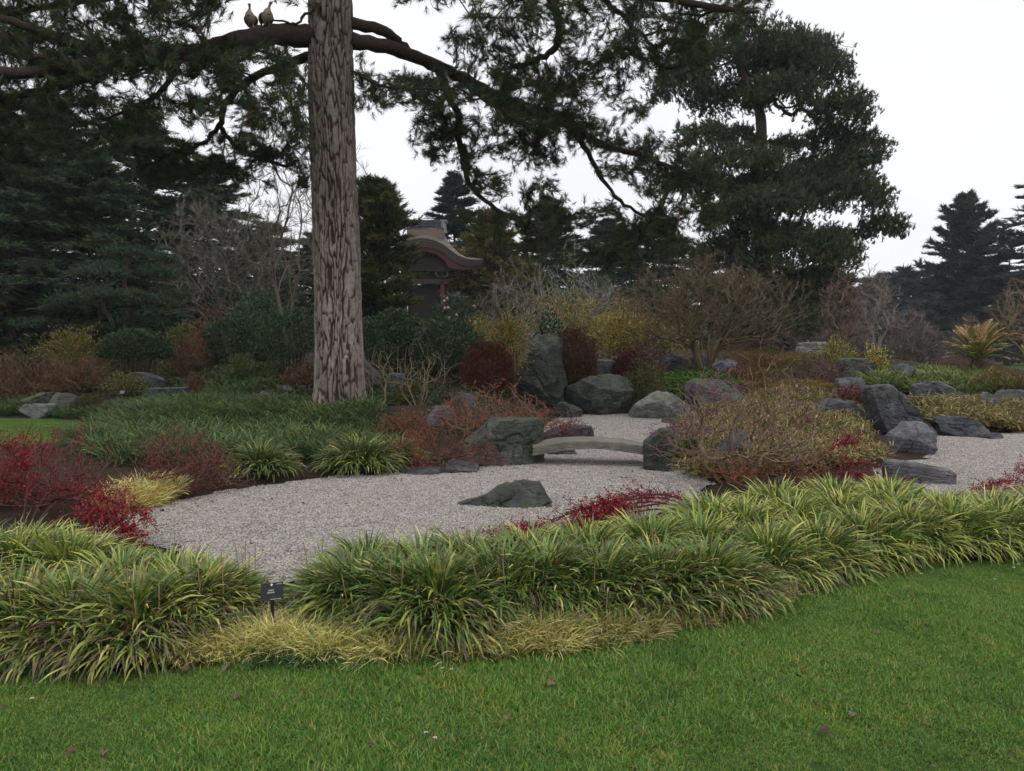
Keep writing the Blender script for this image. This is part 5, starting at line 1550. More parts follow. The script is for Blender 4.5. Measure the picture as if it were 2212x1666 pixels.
for vx, vy, R, H, n, yl, lab, dd in [
    (-190, 1430, 0.5, 0.36, 800, 0.4, 'strap-leaved clump at the end of the border below the crimson-berried shrub', 0.4), (-50, 1432, 0.5, 0.36, 1000, 0.4, 'browning strap-leaved clump under the crimson-berried shrub', 0.45), (90, 1438, 0.48, 0.37, 1100, 0.42, 'wide browned strap-leaved clump with purple-brown dead tips trailing on the lawn', 0.55),
    (235, 1444, 0.5, 0.37, 1200, 0.42, 'strap-leaved clump with many dry stalks reaching lowest onto the lawn', 0.6), (345, 1420, 0.44, 0.36, 1000, 0.42, 'yellow-flushed strap-leaved clump where the yellow grass begins', 0.5), (405, 1392, 0.34, 0.34, 800, 0.4, 'strap-leaved clump close beside the small black plant label, tips browned', 0.45),
    (742, 1385, 0.4, 0.38, 1000, 0.15, 'dark green strap-leaved clump just past the black plant label', 0.3), (845, 1395, 0.42, 0.38, 900, 0.15, 'dark green strap-leaved clump with dry flower stalks in front of the open gravel', 0.35),
    (930, 1424, 0.5, 0.38, 1200, 0.22, 'dark strap-leaved clump spilling furthest over the yellow grass', 0.45), (1075, 1385, 0.42, 0.36, 800, 0.15, 'strap-leaved clump in a dip of the border in front of the wedge rock', 0.35),
    (1185, 1375, 0.46, 0.37, 1000, 0.15, 'neatly fanned dark green strap-leaved clump in front of the crimson sprays', 0.3), (1320, 1368, 0.48, 0.37, 1000, 0.18, 'strap-leaved clump under the arching crimson sprays', 0.35), (1450, 1356, 0.48, 0.37, 1000, 0.22, 'browning strap-leaved clump before the curve of the lawn edge', 0.45), (1560, 1340, 0.48, 0.37, 1000, 0.3, 'strap-leaved clump with purple-brown tips at the bend of the lawn edge', 0.5),
    (1690, 1272, 0.48, 0.36, 900, 0.45, 'striped yellow-green clump beside the last tuft of yellow grass', 0.3), (1800, 1248, 0.48, 0.36, 900, 0.5, 'striped yellow-green clump past the bend below the purple-berried shrub', 0.25), (1900, 1228, 0.48, 0.36, 900, 0.5, 'striped yellow clump overhanging dark earth along the lawn', 0.2), (2000, 1214, 0.48, 0.36, 900, 0.55, 'striped yellow clump below the long lilac slab', 0.15), (2105, 1207, 0.48, 0.36, 900, 0.55, 'pale striped clump below the open gravel of the slate rocks', 0.15),
    (2210, 1205, 0.48, 0.36, 900, 0.5, 'striped clump below the bare red twigs', 0.15), (2330, 1205, 0.5, 0.36, 700, 0.5, 'striped clump closing the far end of the border', 0.15)]:
    border_clump(vx, vy, R, H, n, lab, yl, 0, dd, BG, 24, i_, stalks=11 if vx < 1100 else 4)
    i_ += 1
B2L = ['at the border end under the crimson-berried shrub', 'with tall bright tips under the crimson-berried shrub', 'where the crimson sprays lean over it', 'low and behind the clump with many dry stalks', 'low and close to the gravel before the label gap', 'behind the dark clump just past the plant label', 'behind the dark clump that spills furthest', 'low and in line with the wedge rock', 'beside the tips of the crimson sprays', 'partly under the crimson sprays', 'at the root of the crimson sprays', 'behind the purple-brown tipped clump at the bend', 'beside the bend above the yellow tuft', 'deepest in the bed where the crimson sprays begin', 'below the reddish bare stems', 'in front of the small dark plant label', 'below the thin dark red sprays', 'under the long lilac slab', 'beside the open gravel of the slate rocks', 'at the foot of the purple-berried shrub', 'touching the thin dark red sprays', 'against the near end of the lilac slab', 'past the bare red twigs at the border end']
for vx, vy, R, H, n, yl, back in [(-150, 1430, 0.5, 0.38, 700, 0.5, 0.8), (-20, 1432, 0.5, 0.39, 800, 0.55, 0.85), (100, 1438, 0.46, 0.39, 800, 0.55, 0.85), (215, 1442, 0.42, 0.32, 700, 0.5, 0.6), (330, 1420, 0.38, 0.31, 700, 0.45, 0.5),
                                  (770, 1385, 0.36, 0.36, 700, 0.25, 0.42), (900, 1400, 0.4, 0.34, 700, 0.25, 0.5), (1010, 1395, 0.38, 0.32, 700, 0.25, 0.5), (1140, 1375, 0.4, 0.33, 700, 0.3, 0.5), (1280, 1368, 0.44, 0.35, 700, 0.35, 0.55), (1420, 1358, 0.46, 0.37, 800, 0.45, 0.7),
                                  (1540, 1345, 0.46, 0.37, 800, 0.55, 0.8), (1640, 1290, 0.46, 0.36, 800, 0.6, 0.85), (1560, 1345, 0.44, 0.36, 700, 0.55, 1.5), (1740, 1256, 0.46, 0.36, 800, 0.6, 0.75), (1850, 1235, 0.46, 0.36, 800, 0.6, 0.65), (1960, 1216, 0.46, 0.36, 800, 0.6, 0.6), (2070, 1208, 0.44, 0.33, 700, 0.6, 0.45),
                                  (2180, 1205, 0.44, 0.33, 700, 0.6, 0.4), (1700, 1262, 0.44, 0.37, 700, 0.6, 1.4), (1830, 1238, 0.44, 0.37, 700, 0.6, 1.3), (1950, 1218, 0.4, 0.33, 600, 0.6, 1.1), (2300, 1204, 0.44, 0.33, 600, 0.6, 0.45)]:
    border_clump(vx, vy, R, H, n, 'pale second-row strap-leaved clump ' + B2L[i_ - 21], yl, back, 0.12, 'pale strap-leaved clumps of the second row', 8, i_)
    i_ += 1

for vx, back in ((2470, 0.0), (2600, 0.0), (2740, 0.0), (2440, 0.5), (2590, 0.5), (-330, 0.0), (-480, 0.0), (-300, 0.8), (-440, 0.8)):
    border_clump(vx, 1204 if vx > 0 else 1430, 0.5, 0.36, 600, 'plain strap-leaved clump continuing the border further along the lawn', 0.5, back, 0.2, 'border clumps further along the lawn', 0, i_)
    i_ += 1

# short yellowed grass along the lawn edge, and other ground covers
def cover(name, label, poly, n, per, L, wd, colsA, colsB, seed, tilt=(0.2, 0.9), curl=(0.5, 1.4), rad=0.1, S=4, dead=0.0, zoff=0.0, power=1.3, azr=0.5):
    rng = RNG(seed)
    q = rand_in_poly(rng, poly, n)
    tufts = []
    for k in range(8):
        th = rng.uniform(0, 6.283, per); rr = rad * np.sqrt(rng.uniform(0, 1, per))
        ci = rng.integers(0, len(colsA), per)
        base = np.stack([rr * np.cos(th), rr * np.sin(th), 0 * th + zoff * rng.uniform(0.3, 1.2, per)], -1)
        m = MB()
        sh = rng.uniform(0.8, 1.2, (per, 1))
        m.straps(base, th + rng.normal(0, azr, per), rng.uniform(*tilt, per), rng.uniform(*curl, per), L * rng.uniform(0.65, 1.25, per), wd * rng.uniform(0.7, 1.2, per), np.array(colsA)[ci] * sh, np.array(colsB)[ci] * sh, S=S, rng=rng, power=power,
                 dead=np.where(rng.uniform(0, 1, per) < dead, rng.uniform(0.4, 0.9, per), 2.0) if dead else None)
        tufts.append(m.mesh('tuft', M_BLADE_I))
    tint = np.stack([rng.uniform(0.75, 1.25, n)] * 3, -1) * rng.uniform(0.92, 1.08, (n, 3)) * (1 + 0.22 * vnoise(np.c_[q * 1.3, 0 * q[:, 0]], seed))[:, None]
    return scatter(name, np.c_[q, hG(q[:, 0], q[:, 1])], np.stack([rng.normal(0, 0.08, n), rng.normal(0, 0.08, n), rng.uniform(0, 6.283, n)], -1), rng.uniform(0.75, 1.25, n), tufts, label, tint, None, rng.integers(0, 8, n))
def gp(pts, z=0.0):
    return np.array([G(a, b, z)[:2] for a, b in pts])
YA = [(0.34, 0.32, 0.09), (0.42, 0.37, 0.13), (0.24, 0.27, 0.07)]; YB = [(0.72, 0.64, 0.26), (0.8, 0.7, 0.36), (0.52, 0.5, 0.16)]
def band(a, k0=0.0, w_=0.22):
    e = [np.array(G(x_, y_)[:2]) for x_, y_ in a]
    return np.array(e + [q + np.array([0, w_]) for q in e[::-1]])
cover('yellow_grass', 'tufted yellow grass at the foot of the clumps beside the plant label', band([(330, 1434), (480, 1428), (600, 1424), (720, 1424), (830, 1428), (900, 1430)], 0, 0.36), 330, 46, 0.15, 0.0045, YA, YB, 701, rad=0.07)
cover('yellow_grass', 'tufted yellow grass edging the lawn in front of the dark clumps', band([(960, 1430), (1080, 1424), (1220, 1412), (1320, 1396), (1450, 1364), (1600, 1330)], 0, 0.32), 330, 46, 0.14, 0.0045, YA, YB, 702, rad=0.07)
cover('yellow_grass', 'tufted yellow grass in the curve of the lawn edge', band([(1580, 1336), (1640, 1310), (1690, 1290), (1760, 1254)], 0, 0.28), 160, 44, 0.13, 0.0045, YA, YB, 703, rad=0.07)
cover('yellow_grass', 'bright yellow-green grass tufts at the gravel edge under the red shrub', gp([(225, 1104), (270, 1080), (330, 1070), (400, 1072), (330, 1092), (260, 1112)]), 90, 40, 0.22, 0.008, YA, YB, 704, rad=0.1)
TA = [(0.05, 0.1, 0.035), (0.06, 0.13, 0.05), (0.045, 0.085, 0.03)]
cover('grass_tufts', 'long green grass tufts escaping at the lawn edge', gp([(80, 1446), (160, 1450), (170, 1436), (90, 1432)]), 26, 40, 0.14, 0.004, TA, [(0.08, 0.17, 0.07)] * 3, 705, rad=0.06)
cover('grass_tufts', 'blue-green longer grass at the corner of the yellow grass', gp([(560, 1446), (680, 1442), (690, 1426), (570, 1428)]), 30, 40, 0.11, 0.004, TA, [(0.08, 0.17, 0.07)] * 3, 706, rad=0.06)
# blue-green mondo grass around the pine
MA = [(0.04, 0.075, 0.03), (0.055, 0.1, 0.036), (0.07, 0.105, 0.03)]; MBc = [(0.085, 0.135, 0.06), (0.11, 0.175, 0.075), (0.17, 0.21, 0.06)]
bed = np.array([np.array(P(a, b, d)[:2]) for a, b, d in [(200, 0, 15.5), (330, 0, 17.5), (520, 0, 17.2), (640, 0, 16.4), (690, 0, 16), (790, 0, 15.2), (815, 0, 13), (840, 0, 11.2), (860, 0, 10.3), (700, 0, 10.1), (640, 0, 10.3), (560, 0, 9.9), (460, 0, 9.6), (380, 0, 9.4), (300, 0, 9.4), (230, 0, 9.2), (160, 0, 10.5), (120, 0, 11.6), (175, 0, 13.2)]])
cover('mondo_grass', 'blue-green strap-leaved ground cover spreading round the pine trunk', bed, 1300, 36, 0.30, 0.013, MA, MBc, 710, tilt=(0.25, 0.8), curl=(0.6, 1.6), rad=0.14, S=3)
bed2 = np.array([np.array(P(a, b, d)[:2]) for a, b, d in [(300, 0, 18.5), (420, 0, 19.5), (560, 0, 21), (600, 0, 19.5), (520, 0, 18.6), (440, 0, 18.2), (330, 0, 18)]])
cover('mondo_grass', 'dusky strap-leaved ground cover behind the square dark block', bed2, 160, 30, 0.34, 0.016, MA, MBc, 711, tilt=(0.25, 0.8), rad=0.16)
bed3 = np.array([np.array(P(a, b, d)[:2]) for a, b, d in [(-40, 0, 19.2), (40, 0, 19.5), (170, 0, 18.0), (330, 0, 17.4), (200, 0, 17.2), (130, 0, 17.6), (40, 0, 18.1), (-40, 0, 18.2)]])
cover('mondo_grass', 'strap-leaved ground cover tucked around the mossy boulders', bed3, 130, 28, 0.28, 0.014, MA, MBc, 712, rad=0.15)
# golden dwarf bamboo on the rockery
SA = [(0.2, 0.14, 0.06), (0.26, 0.19, 0.09), (0.1, 0.12, 0.035), (0.16, 0.085, 0.045), (0.12, 0.13, 0.04)]; SB = [(0.4, 0.31, 0.15), (0.48, 0.38, 0.21), (0.2, 0.21, 0.065), (0.28, 0.17, 0.08), (0.3, 0.28, 0.1)]
sasa = np.array([np.array(P(a, b, d)[:2]) for a, b, d in [(1455, 0, 11), (1470, 0, 14), (1500, 0, 16.4), (1620, 0, 17.6), (1700, 0, 18.6), (1780, 0, 17.6), (1900, 0, 15.6), (1880, 0, 13.6), (1900, 0, 12.2), (1930, 0, 11.0), (1900, 0, 10.4), (1780, 0, 9.6), (1640, 0, 9.3), (1540, 0, 9.3), (1470, 0, 10)]])
cover('dwarf_bamboo', 'straw-gold dwarf bamboo leaves covering the rockery slope', sasa, 3000, 20, 0.095, 0.019, SA, SB, 720, tilt=(0.4, 1.7), curl=(0.0, 0.7), rad=0.17, S=2, zoff=0.16, azr=3.0)
sasa2 = np.array([np.array(P(a, b, d)[:2]) for a, b, d in [(1990, 0, 16.2), (2100, 0, 16.6), (2260, 0, 17), (2400, 0, 15.4), (2212, 0, 14.9), (2130, 0, 14.8), (2010, 0, 14.8)]])
cover('dwarf_bamboo', 'straw-gold dwarf bamboo behind the layered flat rock', sasa2, 1200, 20, 0.12, 0.022, SA, SB, 721, tilt=(0.4, 1.7), curl=(0.0, 0.7), rad=0.18, S=2, zoff=0.2, azr=3.0)
GA = [(0.07, 0.11, 0.03), (0.1, 0.14, 0.035), (0.14, 0.16, 0.04)]; GBc = [(0.16, 0.2, 0.07), (0.26, 0.29, 0.1), (0.2, 0.23, 0.08)]
sasa3 = np.array([np.array(P(a, b, d)[:2]) for a, b, d in [(1880, 0, 20.5), (1900, 0, 23.5), (1985, 0, 24.5), (2060, 0, 23), (2120, 0, 22.5), (2200, 0, 20.5), (2300, 0, 19), (2300, 0, 18), (2150, 0, 18.2), (2020, 0, 18.6), (1930, 0, 19.3)]])
cover('dwarf_bamboo', 'light green dwarf bamboo around the cycad and upper rocks', sasa3, 800, 20, 0.28, 0.034, GA, GBc, 722, tilt=(0.4, 1.2), curl=(0.2, 1.0), rad=0.25, S=3, zoff=0.15)
gc = np.array([np.array(P(a, b, d)[:2]) for a, b, d in [(1435, 0, 21.5), (1460, 0, 23.6), (1600, 0, 23.2), (1610, 0, 20.5), (1530, 0, 19.2), (1450, 0, 19.8)]])
cover('low_ground_cover', 'bright green low leafy carpet under the bare maple', gc, 520, 14, 0.1, 0.04, [(0.08, 0.16, 0.03), (0.06, 0.12, 0.025)], [(0.14, 0.25, 0.05), (0.1, 0.18, 0.04)], 723, tilt=(0.5, 1.3), rad=0.16, S=2, zoff=0.08)

hea = np.array([np.array(P(a, b, d)[:2]) for a, b, d in [(1450, 0, 25), (1490, 0, 30), (1620, 0, 32), (1800, 0, 31), (1900, 0, 26), (1860, 0, 20), (1760, 0, 18.2), (1640, 0, 18.2), (1600, 0, 22), (1500, 0, 24.5)]])
cover('heather_carpet', 'patchy rust and olive low heather between the rocks of the rockery', hea, 1500, 26, 0.12, 0.02, [(0.12, 0.07, 0.03), (0.09, 0.085, 0.025), (0.15, 0.085, 0.04)], [(0.2, 0.1, 0.045), (0.15, 0.13, 0.04), (0.11, 0.12, 0.035)], 724, tilt=(0.2, 1.4), rad=0.2, S=2, zoff=0.08, azr=3.0)
lit = np.array([np.array(P(a, b, d)[:2]) for a, b, d in [(-60, 0, 20), (-60, 0, 27), (400, 0, 30), (700, 0, 27), (1000, 0, 25), (1100, 0, 20.5), (1060, 0, 17), (900, 0, 15), (800, 0, 15.5), (640, 0, 17.5), (430, 0, 19.2), (200, 0, 19)]])
cover('low_ground_cover', 'dull green and brown leafy undergrowth behind the pine trunk', lit, 1900, 22, 0.14, 0.03, [(0.045, 0.06, 0.025), (0.06, 0.045, 0.025), (0.04, 0.07, 0.03)], [(0.07, 0.1, 0.035), (0.12, 0.075, 0.04), (0.06, 0.1, 0.045)], 725, tilt=(0.2, 1.4), rad=0.25, S=2, zoff=0.1, azr=3.0)

# ================================================================== SHRUBS AND SMALL TREES
BRN = (0.13, 0.075, 0.05)
# --- red-leaved and red-berried arching shrubs
def red_tips(frac, cols, per=5, L=0.022, Wd=0.013, back=3, patch=0.0, seed=1):
    def fn(mb, pos, par, dr, tips, r, rng):
        tp = tips
        if patch:
            kk = vnoise(pos[tips] * 2.6, seed) > patch
            tp = tips[kk | (rng.uniform(0, 1, len(tips)) < 0.10)]
        tp = tp[rng.uniform(0, 1, len(tp)) < frac]
        ids = [tp]; k = tp
        for _ in range(back):
            k = np.where(par[k] >= 0, par[k], k); ids.append(k)
        i = np.repeat(np.concatenate(ids), per)
        d = nrm(dr[i] + rng.normal(0, 0.8, (len(i), 3)))
        mb.leaves(pos[i] + rng.normal(0, 0.02, (len(i), 3)), d, L * rng.uniform(0.7, 1.3, len(i)), Wd, mixcol(rng, len(i), cols), rng)
    return fn
RED = [(0.3, 0.02, 0.026), (0.22, 0.018, 0.02), (0.4, 0.03, 0.035), (0.15, 0.02, 0.018)]
DRED = [(0.2, 0.035, 0.03), (0.26, 0.03, 0.03), (0.13, 0.05, 0.035)]
shrub('red_shrub', 'arching shrub smothered in crimson berries behind the border at the small lawn', (-230, 930, 266, 1160), 7.3, 801, 2100, 12, (0.13, 0.07, 0.06), 0.0026, dep=0.55, low=0.05, pen=1.6, tipfn=red_tips(0.75, RED, 3, patch=0.06), tipname='berries', spread=0.5, bow=0.55, step=0.12, shell=0.2)
shrub('red_shrub', 'dense brownish shrub with scattered dull red leaves at the gravel edge', (256, 930, 552, 1066), 8.7, 802, 1700, 12, (0.13, 0.075, 0.06), 0.0026, dep=0.85, low=0.03, tipfn=red_tips(0.45, DRED, 2, patch=0.1), spread=0.6, step=0.12, shell=0.2)
shrub('red_shrub', 'low shrub with clusters of scarlet leaves leaning over the gravel beside the boulder', (800, 920, 1080, 1018), 10.5, 803, 1100, 10, (0.14, 0.075, 0.055), 0.0024, dep=0.7, low=0.05, tipfn=red_tips(0.8, [(0.3, 0.03, 0.025), (0.4, 0.04, 0.03), (0.16, 0.06, 0.03), (0.2, 0.1, 0.04)], 2, patch=0.1, seed=5), spread=0.6, step=0.13, shell=0.2)
shrub('orange_shrub', 'tangled twiggy shrub dotted with orange-red leaves behind the boulder', (890, 835, 1225, 950), 13.2, 804, 1500, 22, (0.17, 0.12, 0.08), 0.0036, dep=0.6, low=0.1, pen=2.0, down=3.0, tipfn=red_tips(0.2, [(0.36, 0.075, 0.035), (0.3, 0.12, 0.05), (0.42, 0.05, 0.035), (0.1, 0.11, 0.04)], 3, 0.035, 0.02, 2), spread=0.8, step=0.13, shell=0.2, jit=0.03)
shrub('orange_shrub', 'low dull orange shrub beside the strap-leaved clump under the pine', (795, 885, 930, 985), 12.0, 805, 700, 8, (0.13, 0.085, 0.06), 0.0026, dep=0.7, low=0.08, tipfn=red_tips(0.35, [(0.22, 0.1, 0.04), (0.16, 0.09, 0.035), (0.24, 0.05, 0.03)], 4, 0.03, 0.018), spread=0.7, step=0.13)
shrub('red_twigs', 'trailing dark red twigs draped over the flat stone behind the bridge', (1176, 893, 1286, 950), 13.3, 806, 420, 6, (0.13, 0.04, 0.045), 0.003, dep=0.6, low=0.25, tipfn=None, spread=0.5, bow=0.7, step=0.12)
# arching sprays with crimson leaves reaching over the gravel
def spray(label, base, paths, seed, ntw=120):
    rng = RNG(seed)
    b = np.array([base[0], base[1], hg(base[0], base[1])])
    t = thing('red_shrub', label, 'shrub', b)
    p0, pr, att = [], [], []
    for pth in paths:
        s_ = spline(np.array([b + np.array([0, 0, -0.03])] + [P(*q) for q in pth]), 5)
        k = len(p0); p0 += list(s_); pr += [-1] + list(range(k, k + len(s_) - 1))
        i = rng.integers(len(s_) // 3, len(s_), ntw)
        d = nrm(np.gradient(s_, axis=0))[i]
        att.append(s_[i] + d * rng.uniform(0.02, 0.22, (ntw, 1)) + rng.normal(0, 0.06, (ntw, 3)))
    att = np.vstack(att); att[:, 2] = np.maximum(att[:, 2], 0.03)
    pos, par, dr, tips = colonise(p0, pr, att, rng, 0.07, 1.6, 0, 0.6, 0, 0.006)
    r = pipe(par, 0.0018, 0.38, 0.012)
    m = MB(); draw(m, pos, par, r, (0.1, 0.035, 0.04), rng); m.build('stems', M_TWIG, t, org=b)
    m = MB(); red_tips(0.85, RED, 4, 0.026, 0.016, 3, patch=-0.1, seed=seed)(m, pos, par, dr, tips, r, rng)
    m.build('leaves', M_LEAF, t, org=b)
spray('long arching sprays of crimson leaves reaching over the gravel in front of the wedge rock', G(1520, 1120)[:2],
      [[(1440, 1078, 7.3), (1360, 1080, 7.1), (1260, 1100, 6.9), (1160, 1135, 6.8), (1090, 1160, 6.7)], [(1450, 1090, 7.0), (1380, 1095, 6.9), (1300, 1112, 6.7), (1220, 1135, 6.6)], [(1430, 1100, 6.9), (1330, 1115, 6.7), (1260, 1140, 6.6), (1180, 1155, 6.5)],
       [(1480, 1085, 7.4), (1430, 1068, 7.5), (1370, 1072, 7.4)], [(1460, 1075, 7.2), (1390, 1070, 7.2), (1310, 1085, 7.0), (1230, 1110, 6.9), (1150, 1150, 6.7)], [(1420, 1085, 7.0), (1340, 1095, 6.9), (1270, 1120, 6.7)]], 821, 120)
spray('crimson sprays arching out over the corner of the gravel behind the yellow clumps', G(40, 1190)[:2], [[(120, 1085, 6.9), (190, 1085, 6.6), (240, 1120, 6.3), (285, 1155, 6.2)], [(100, 1070, 7.0), (170, 1060, 6.8), (230, 1080, 6.6), (310, 1110, 6.4)], [(60, 1030, 6.9), (40, 990, 6.8), (0, 960, 6.6)], [(150, 1110, 6.5), (210, 1135, 6.3), (260, 1150, 6.2)]], 822, 100)
spray('thin dark red sprays trailing along the lilac slab', G(1700, 1060)[:2], [[(1780, 1010, 9.4), (1850, 1000, 9.5), (1900, 1010, 9.4), (1960, 1035, 9.2)], [(1760, 1025, 9.0), (1830, 1025, 9.0), (1890, 1040, 8.9)], [(1780, 985, 9.5), (1800, 965, 9.6), (1830, 955, 9.7)]], 823, 60)
spray('bare red twigs lying over the gravel beyond the border', G(2290, 1085)[:2], [[(2230, 1045, 8.6), (2170, 1040, 8.5), (2110, 1055, 8.3)], [(2240, 1052, 8.4), (2190, 1052, 8.3), (2150, 1062, 8.2)], [(2250, 1030, 8.7), (2215, 1020, 8.7)]], 824, 40)
# --- purple-berried shrub
def berry_tips(mb, pos, par, dr, tips, r, rng):
    cv, cf = ICO[1]
    kk = tips[(vnoise(pos[tips] * 3.1, 3) > 0.1) & (rng.uniform(0, 1, len(tips)) < 0.3)]
    n = 0
    for s_ in kk:
        for _ in range(rng.integers(3, 7)):
            c = pos[s_] + rng.normal(0, 0.018, 3)
            mb.add(cv * rng.uniform(0.006, 0.0095) + c, cf, np.array([0.17, 0.02, 0.135]) * rng.uniform(0.7, 1.3))
shrub('beautyberry_shrub', 'sprawling bare shrub with clusters of bright purple berries in front of the rockery', (1455, 765, 1860, 1030), 9.3, 830, 1500, 15, (0.2, 0.14, 0.095), 0.003, 0.46, dep=0.5, low=0.2, pen=2.2, tipfn=berry_tips, tipname='berries', tipmat=M_BERRY, spread=0.35, step=0.14, loc=(X(1600, 9.1), 9.1), jit=0.025,
      extra=np.array([P(1525, 690, 9.3), P(1650, 720, 9.3), P(1520, 760, 9.3), P(1640, 760, 9.2)]))
shrub('red_stemmed_shrub', 'thin reddish stems and buds growing at the foot of the purple-berried shrub', (1520, 965, 1800, 1045), 8.9, 831, 420, 12, (0.18, 0.08, 0.05), 0.003, dep=0.6, low=0.1, tipfn=red_tips(0.3, [(0.3, 0.08, 0.04), (0.16, 0.12, 0.04)], 3, 0.03, 0.014), spread=0.9, step=0.12)
# --- rust-red clipped domes
RUST = [(0.12, 0.045, 0.03), (0.09, 0.035, 0.025), (0.16, 0.06, 0.035)]
def rust(label, box, D, seed, cols=RUST, n=4200, lower=-0.9, low=0.05, dep=0.9):
    return dome('clipped_shrub', label, box, D, seed, n, 0.10, 0.011, cols, None, dep, 0.45, 0.5, 14, (0.07, 0.045, 0.035), M_TWIG, 0.13, low, lower=lower, upb=0.5, needle=(5, 0.8))
rust('rust-red twiggy dome clipped round beside the tall standing rock', (1000, 735, 1112, 860), 18.8, 840)
rust('brown-red twiggy dome clipped like a ball above the squat boulder', (1194, 709, 1292, 824), 20.7, 841, [(0.11, 0.055, 0.035), (0.085, 0.045, 0.03), (0.14, 0.07, 0.04)], low=0.2)
rust('small maroon twiggy ball beside the squat boulder', (1324, 756, 1412, 826), 20.8, 842, [(0.1, 0.03, 0.032), (0.075, 0.026, 0.026)], 3200, low=0.1)
shrub('twiggy_shrub', 'grey-brown bare twiggy mound behind the maroon ball', (1340, 708, 1448, 790), 23.0, 843, 900, 10, (0.14, 0.085, 0.065), 0.0045, dep=0.8, low=0.15, tipfn=fine_tips(0.12, 0.008, [(0.15, 0.09, 0.07), (0.12, 0.065, 0.05)], 4), spread=0.5, step=0.2)
# --- evergreens of the middle ground
CAM = [(0.03, 0.062, 0.026), (0.046, 0.09, 0.034), (0.07, 0.12, 0.045), (0.036, 0.062, 0.03)]
dome('clipped_dome_shrub', 'glossy dark green shrub clipped to a dome on bare stems', (218, 712, 370, 846), 21.5, 850, 5200, 0.09, 0.045, CAM, None, 0.9, 0.3, 0.75, 22, (0.07, 0.05, 0.04), M_GLOSSY, 0.03, 0.42, lower=-0.5, stalk=0.03)
dome('evergreen_shrub', 'broad dark glossy evergreen behind the bare pale stems', (785, 668, 905, 800), 23.5, 851, 4200, 0.12, 0.055, CAM, None, 0.9, 0.45, 0.65, 8, mat=M_GLOSSY, lump=0.2)
dome('evergreen_shrub', 'rounded dark glossy evergreen beneath the flowering camellia', (890, 690, 1042, 812), 22.5, 852, 4800, 0.11, 0.05, CAM, None, 0.9, 0.45, 0.65, 8, mat=M_GLOSSY, lump=0.16)
def blossoms(t, base, ctr, rad, rng):
    cv, cf = ICO[1]
    m = MB(); m.add(cv * np.array([0.06, 0.06, 0.045]), cf, (0.5, 0.3, 0.27)); me = m.mesh('blossom', M_LEAF, True)
    for _ in range(16):
        d = nrm(rng.normal(0, 1, 3) + np.array([0, -1.0, 0.4]))
        o = bpy.data.objects.new('blossom', me); COL.objects.link(o); o.parent = t
        o.location = ctr + d * rad * 1.0 - base; o.rotation_euler = tuple(rng.uniform(0, 3, 3))
dome('camellia_shrub', 'evergreen camellia with a few pale pink blossoms below the gate post', (925, 636, 1042, 760), 27.0, 853, 3600, 0.14, 0.07, [(0.04, 0.07, 0.035), (0.06, 0.1, 0.05), (0.09, 0.12, 0.07)], None, 0.9, 0.45, 0.6, 8, mat=M_GLOSSY, lump=0.18, extra=blossoms)
dome('evergreen_shrub', 'dark evergreen with large leaves behind the mondo grass near the trunk', (448, 680, 575, 806), 23.0, 854, 4200, 0.12, 0.05, CAM, None, 0.9, 0.45, 0.62, 8, mat=M_GLOSSY, lump=0.22)
dome('evergreen_shrub', 'airy mid-green evergreen touching the pine trunk', (552, 668, 705, 840), 21.0, 855, 4200, 0.09, 0.042, [(0.045, 0.08, 0.03), (0.065, 0.11, 0.04), (0.03, 0.055, 0.025)], None, 0.8, 0.5, 0.35, 10, lump=0.25, low=0.18)
dome('evergreen_shrub', 'tall dark evergreen rising behind the pale bare tree base', (490, 634, 640, 780), 27.0, 856, 4500, 0.13, 0.055, CAM, None, 0.9, 0.45, 0.65, 8, mat=M_GLOSSY, lump=0.2)
dome('evergreen_shrub', 'small leafy evergreen beside the fissured trunk', (760, 690, 830, 800), 20.5, 857, 2200, 0.1, 0.04, [(0.04, 0.07, 0.03), (0.06, 0.09, 0.035)], None, 0.8, 0.5, 0.5, 8, lump=0.2)
dome('spotted_evergreen', 'small round shrub with white-flecked dark leaves above the standing rock', (1148, 678, 1230, 760), 22.0, 858, 2600, 0.1, 0.045, [(0.03, 0.06, 0.03), (0.04, 0.08, 0.04), (0.3, 0.36, 0.28)], [3, 3, 1.2], 0.9, 0.4, 0.7, 6, mat=M_GLOSSY, lump=0.1)
PIE = [(0.24, 0.26, 0.045), (0.4, 0.31, 0.06), (0.5, 0.25, 0.06)]
def pieris(label, box, D, seed, cols=PIE, n=3200, low=0.25, L=0.1, dep=0.8, wts=None):
    cols = list(cols) + [(0.08, 0.12, 0.03), (0.14, 0.15, 0.04)]
    return dome('pieris_shrub', label, box, D, seed, n, L, 0.03, cols, wts, dep, 0.5, 0.15, 12, (0.07, 0.05, 0.04), None, 0.7, low, upb=0.6, stalk=0.018)
pieris('bronze and green pieris draped over the top of the standing rock', (1052, 672, 1140, 800), 19.7, 860)
pieris('long bronze-green pieris bank behind the spotted evergreen', (1148, 640, 1320, 760), 26.5, 861, n=4600)
pieris('amber and yellow pieris beside the brown-red ball', (1270, 672, 1400, 800), 23.5, 862, [(0.5, 0.38, 0.06), (0.52, 0.29, 0.06), (0.34, 0.31, 0.06), (0.16, 0.18, 0.04)], 3800)
pieris('orange-bronze pieris spreading between the ball and the maple', (1285, 650, 1400, 770), 27.5, 874, [(0.55, 0.3, 0.06), (0.5, 0.4, 0.06), (0.3, 0.28, 0.05)], 3200, 0.15)
pieris('yellow-green pieris hanging beside the camellia', (1000, 690, 1075, 800), 24.5, 875, n=1800)
pieris('low golden azalea in front of the orange-bronze pieris', (1330, 690, 1420, 770), 25.0, 876, [(0.6, 0.48, 0.06), (0.5, 0.3, 0.05)], 2000, 0.1, 0.08)
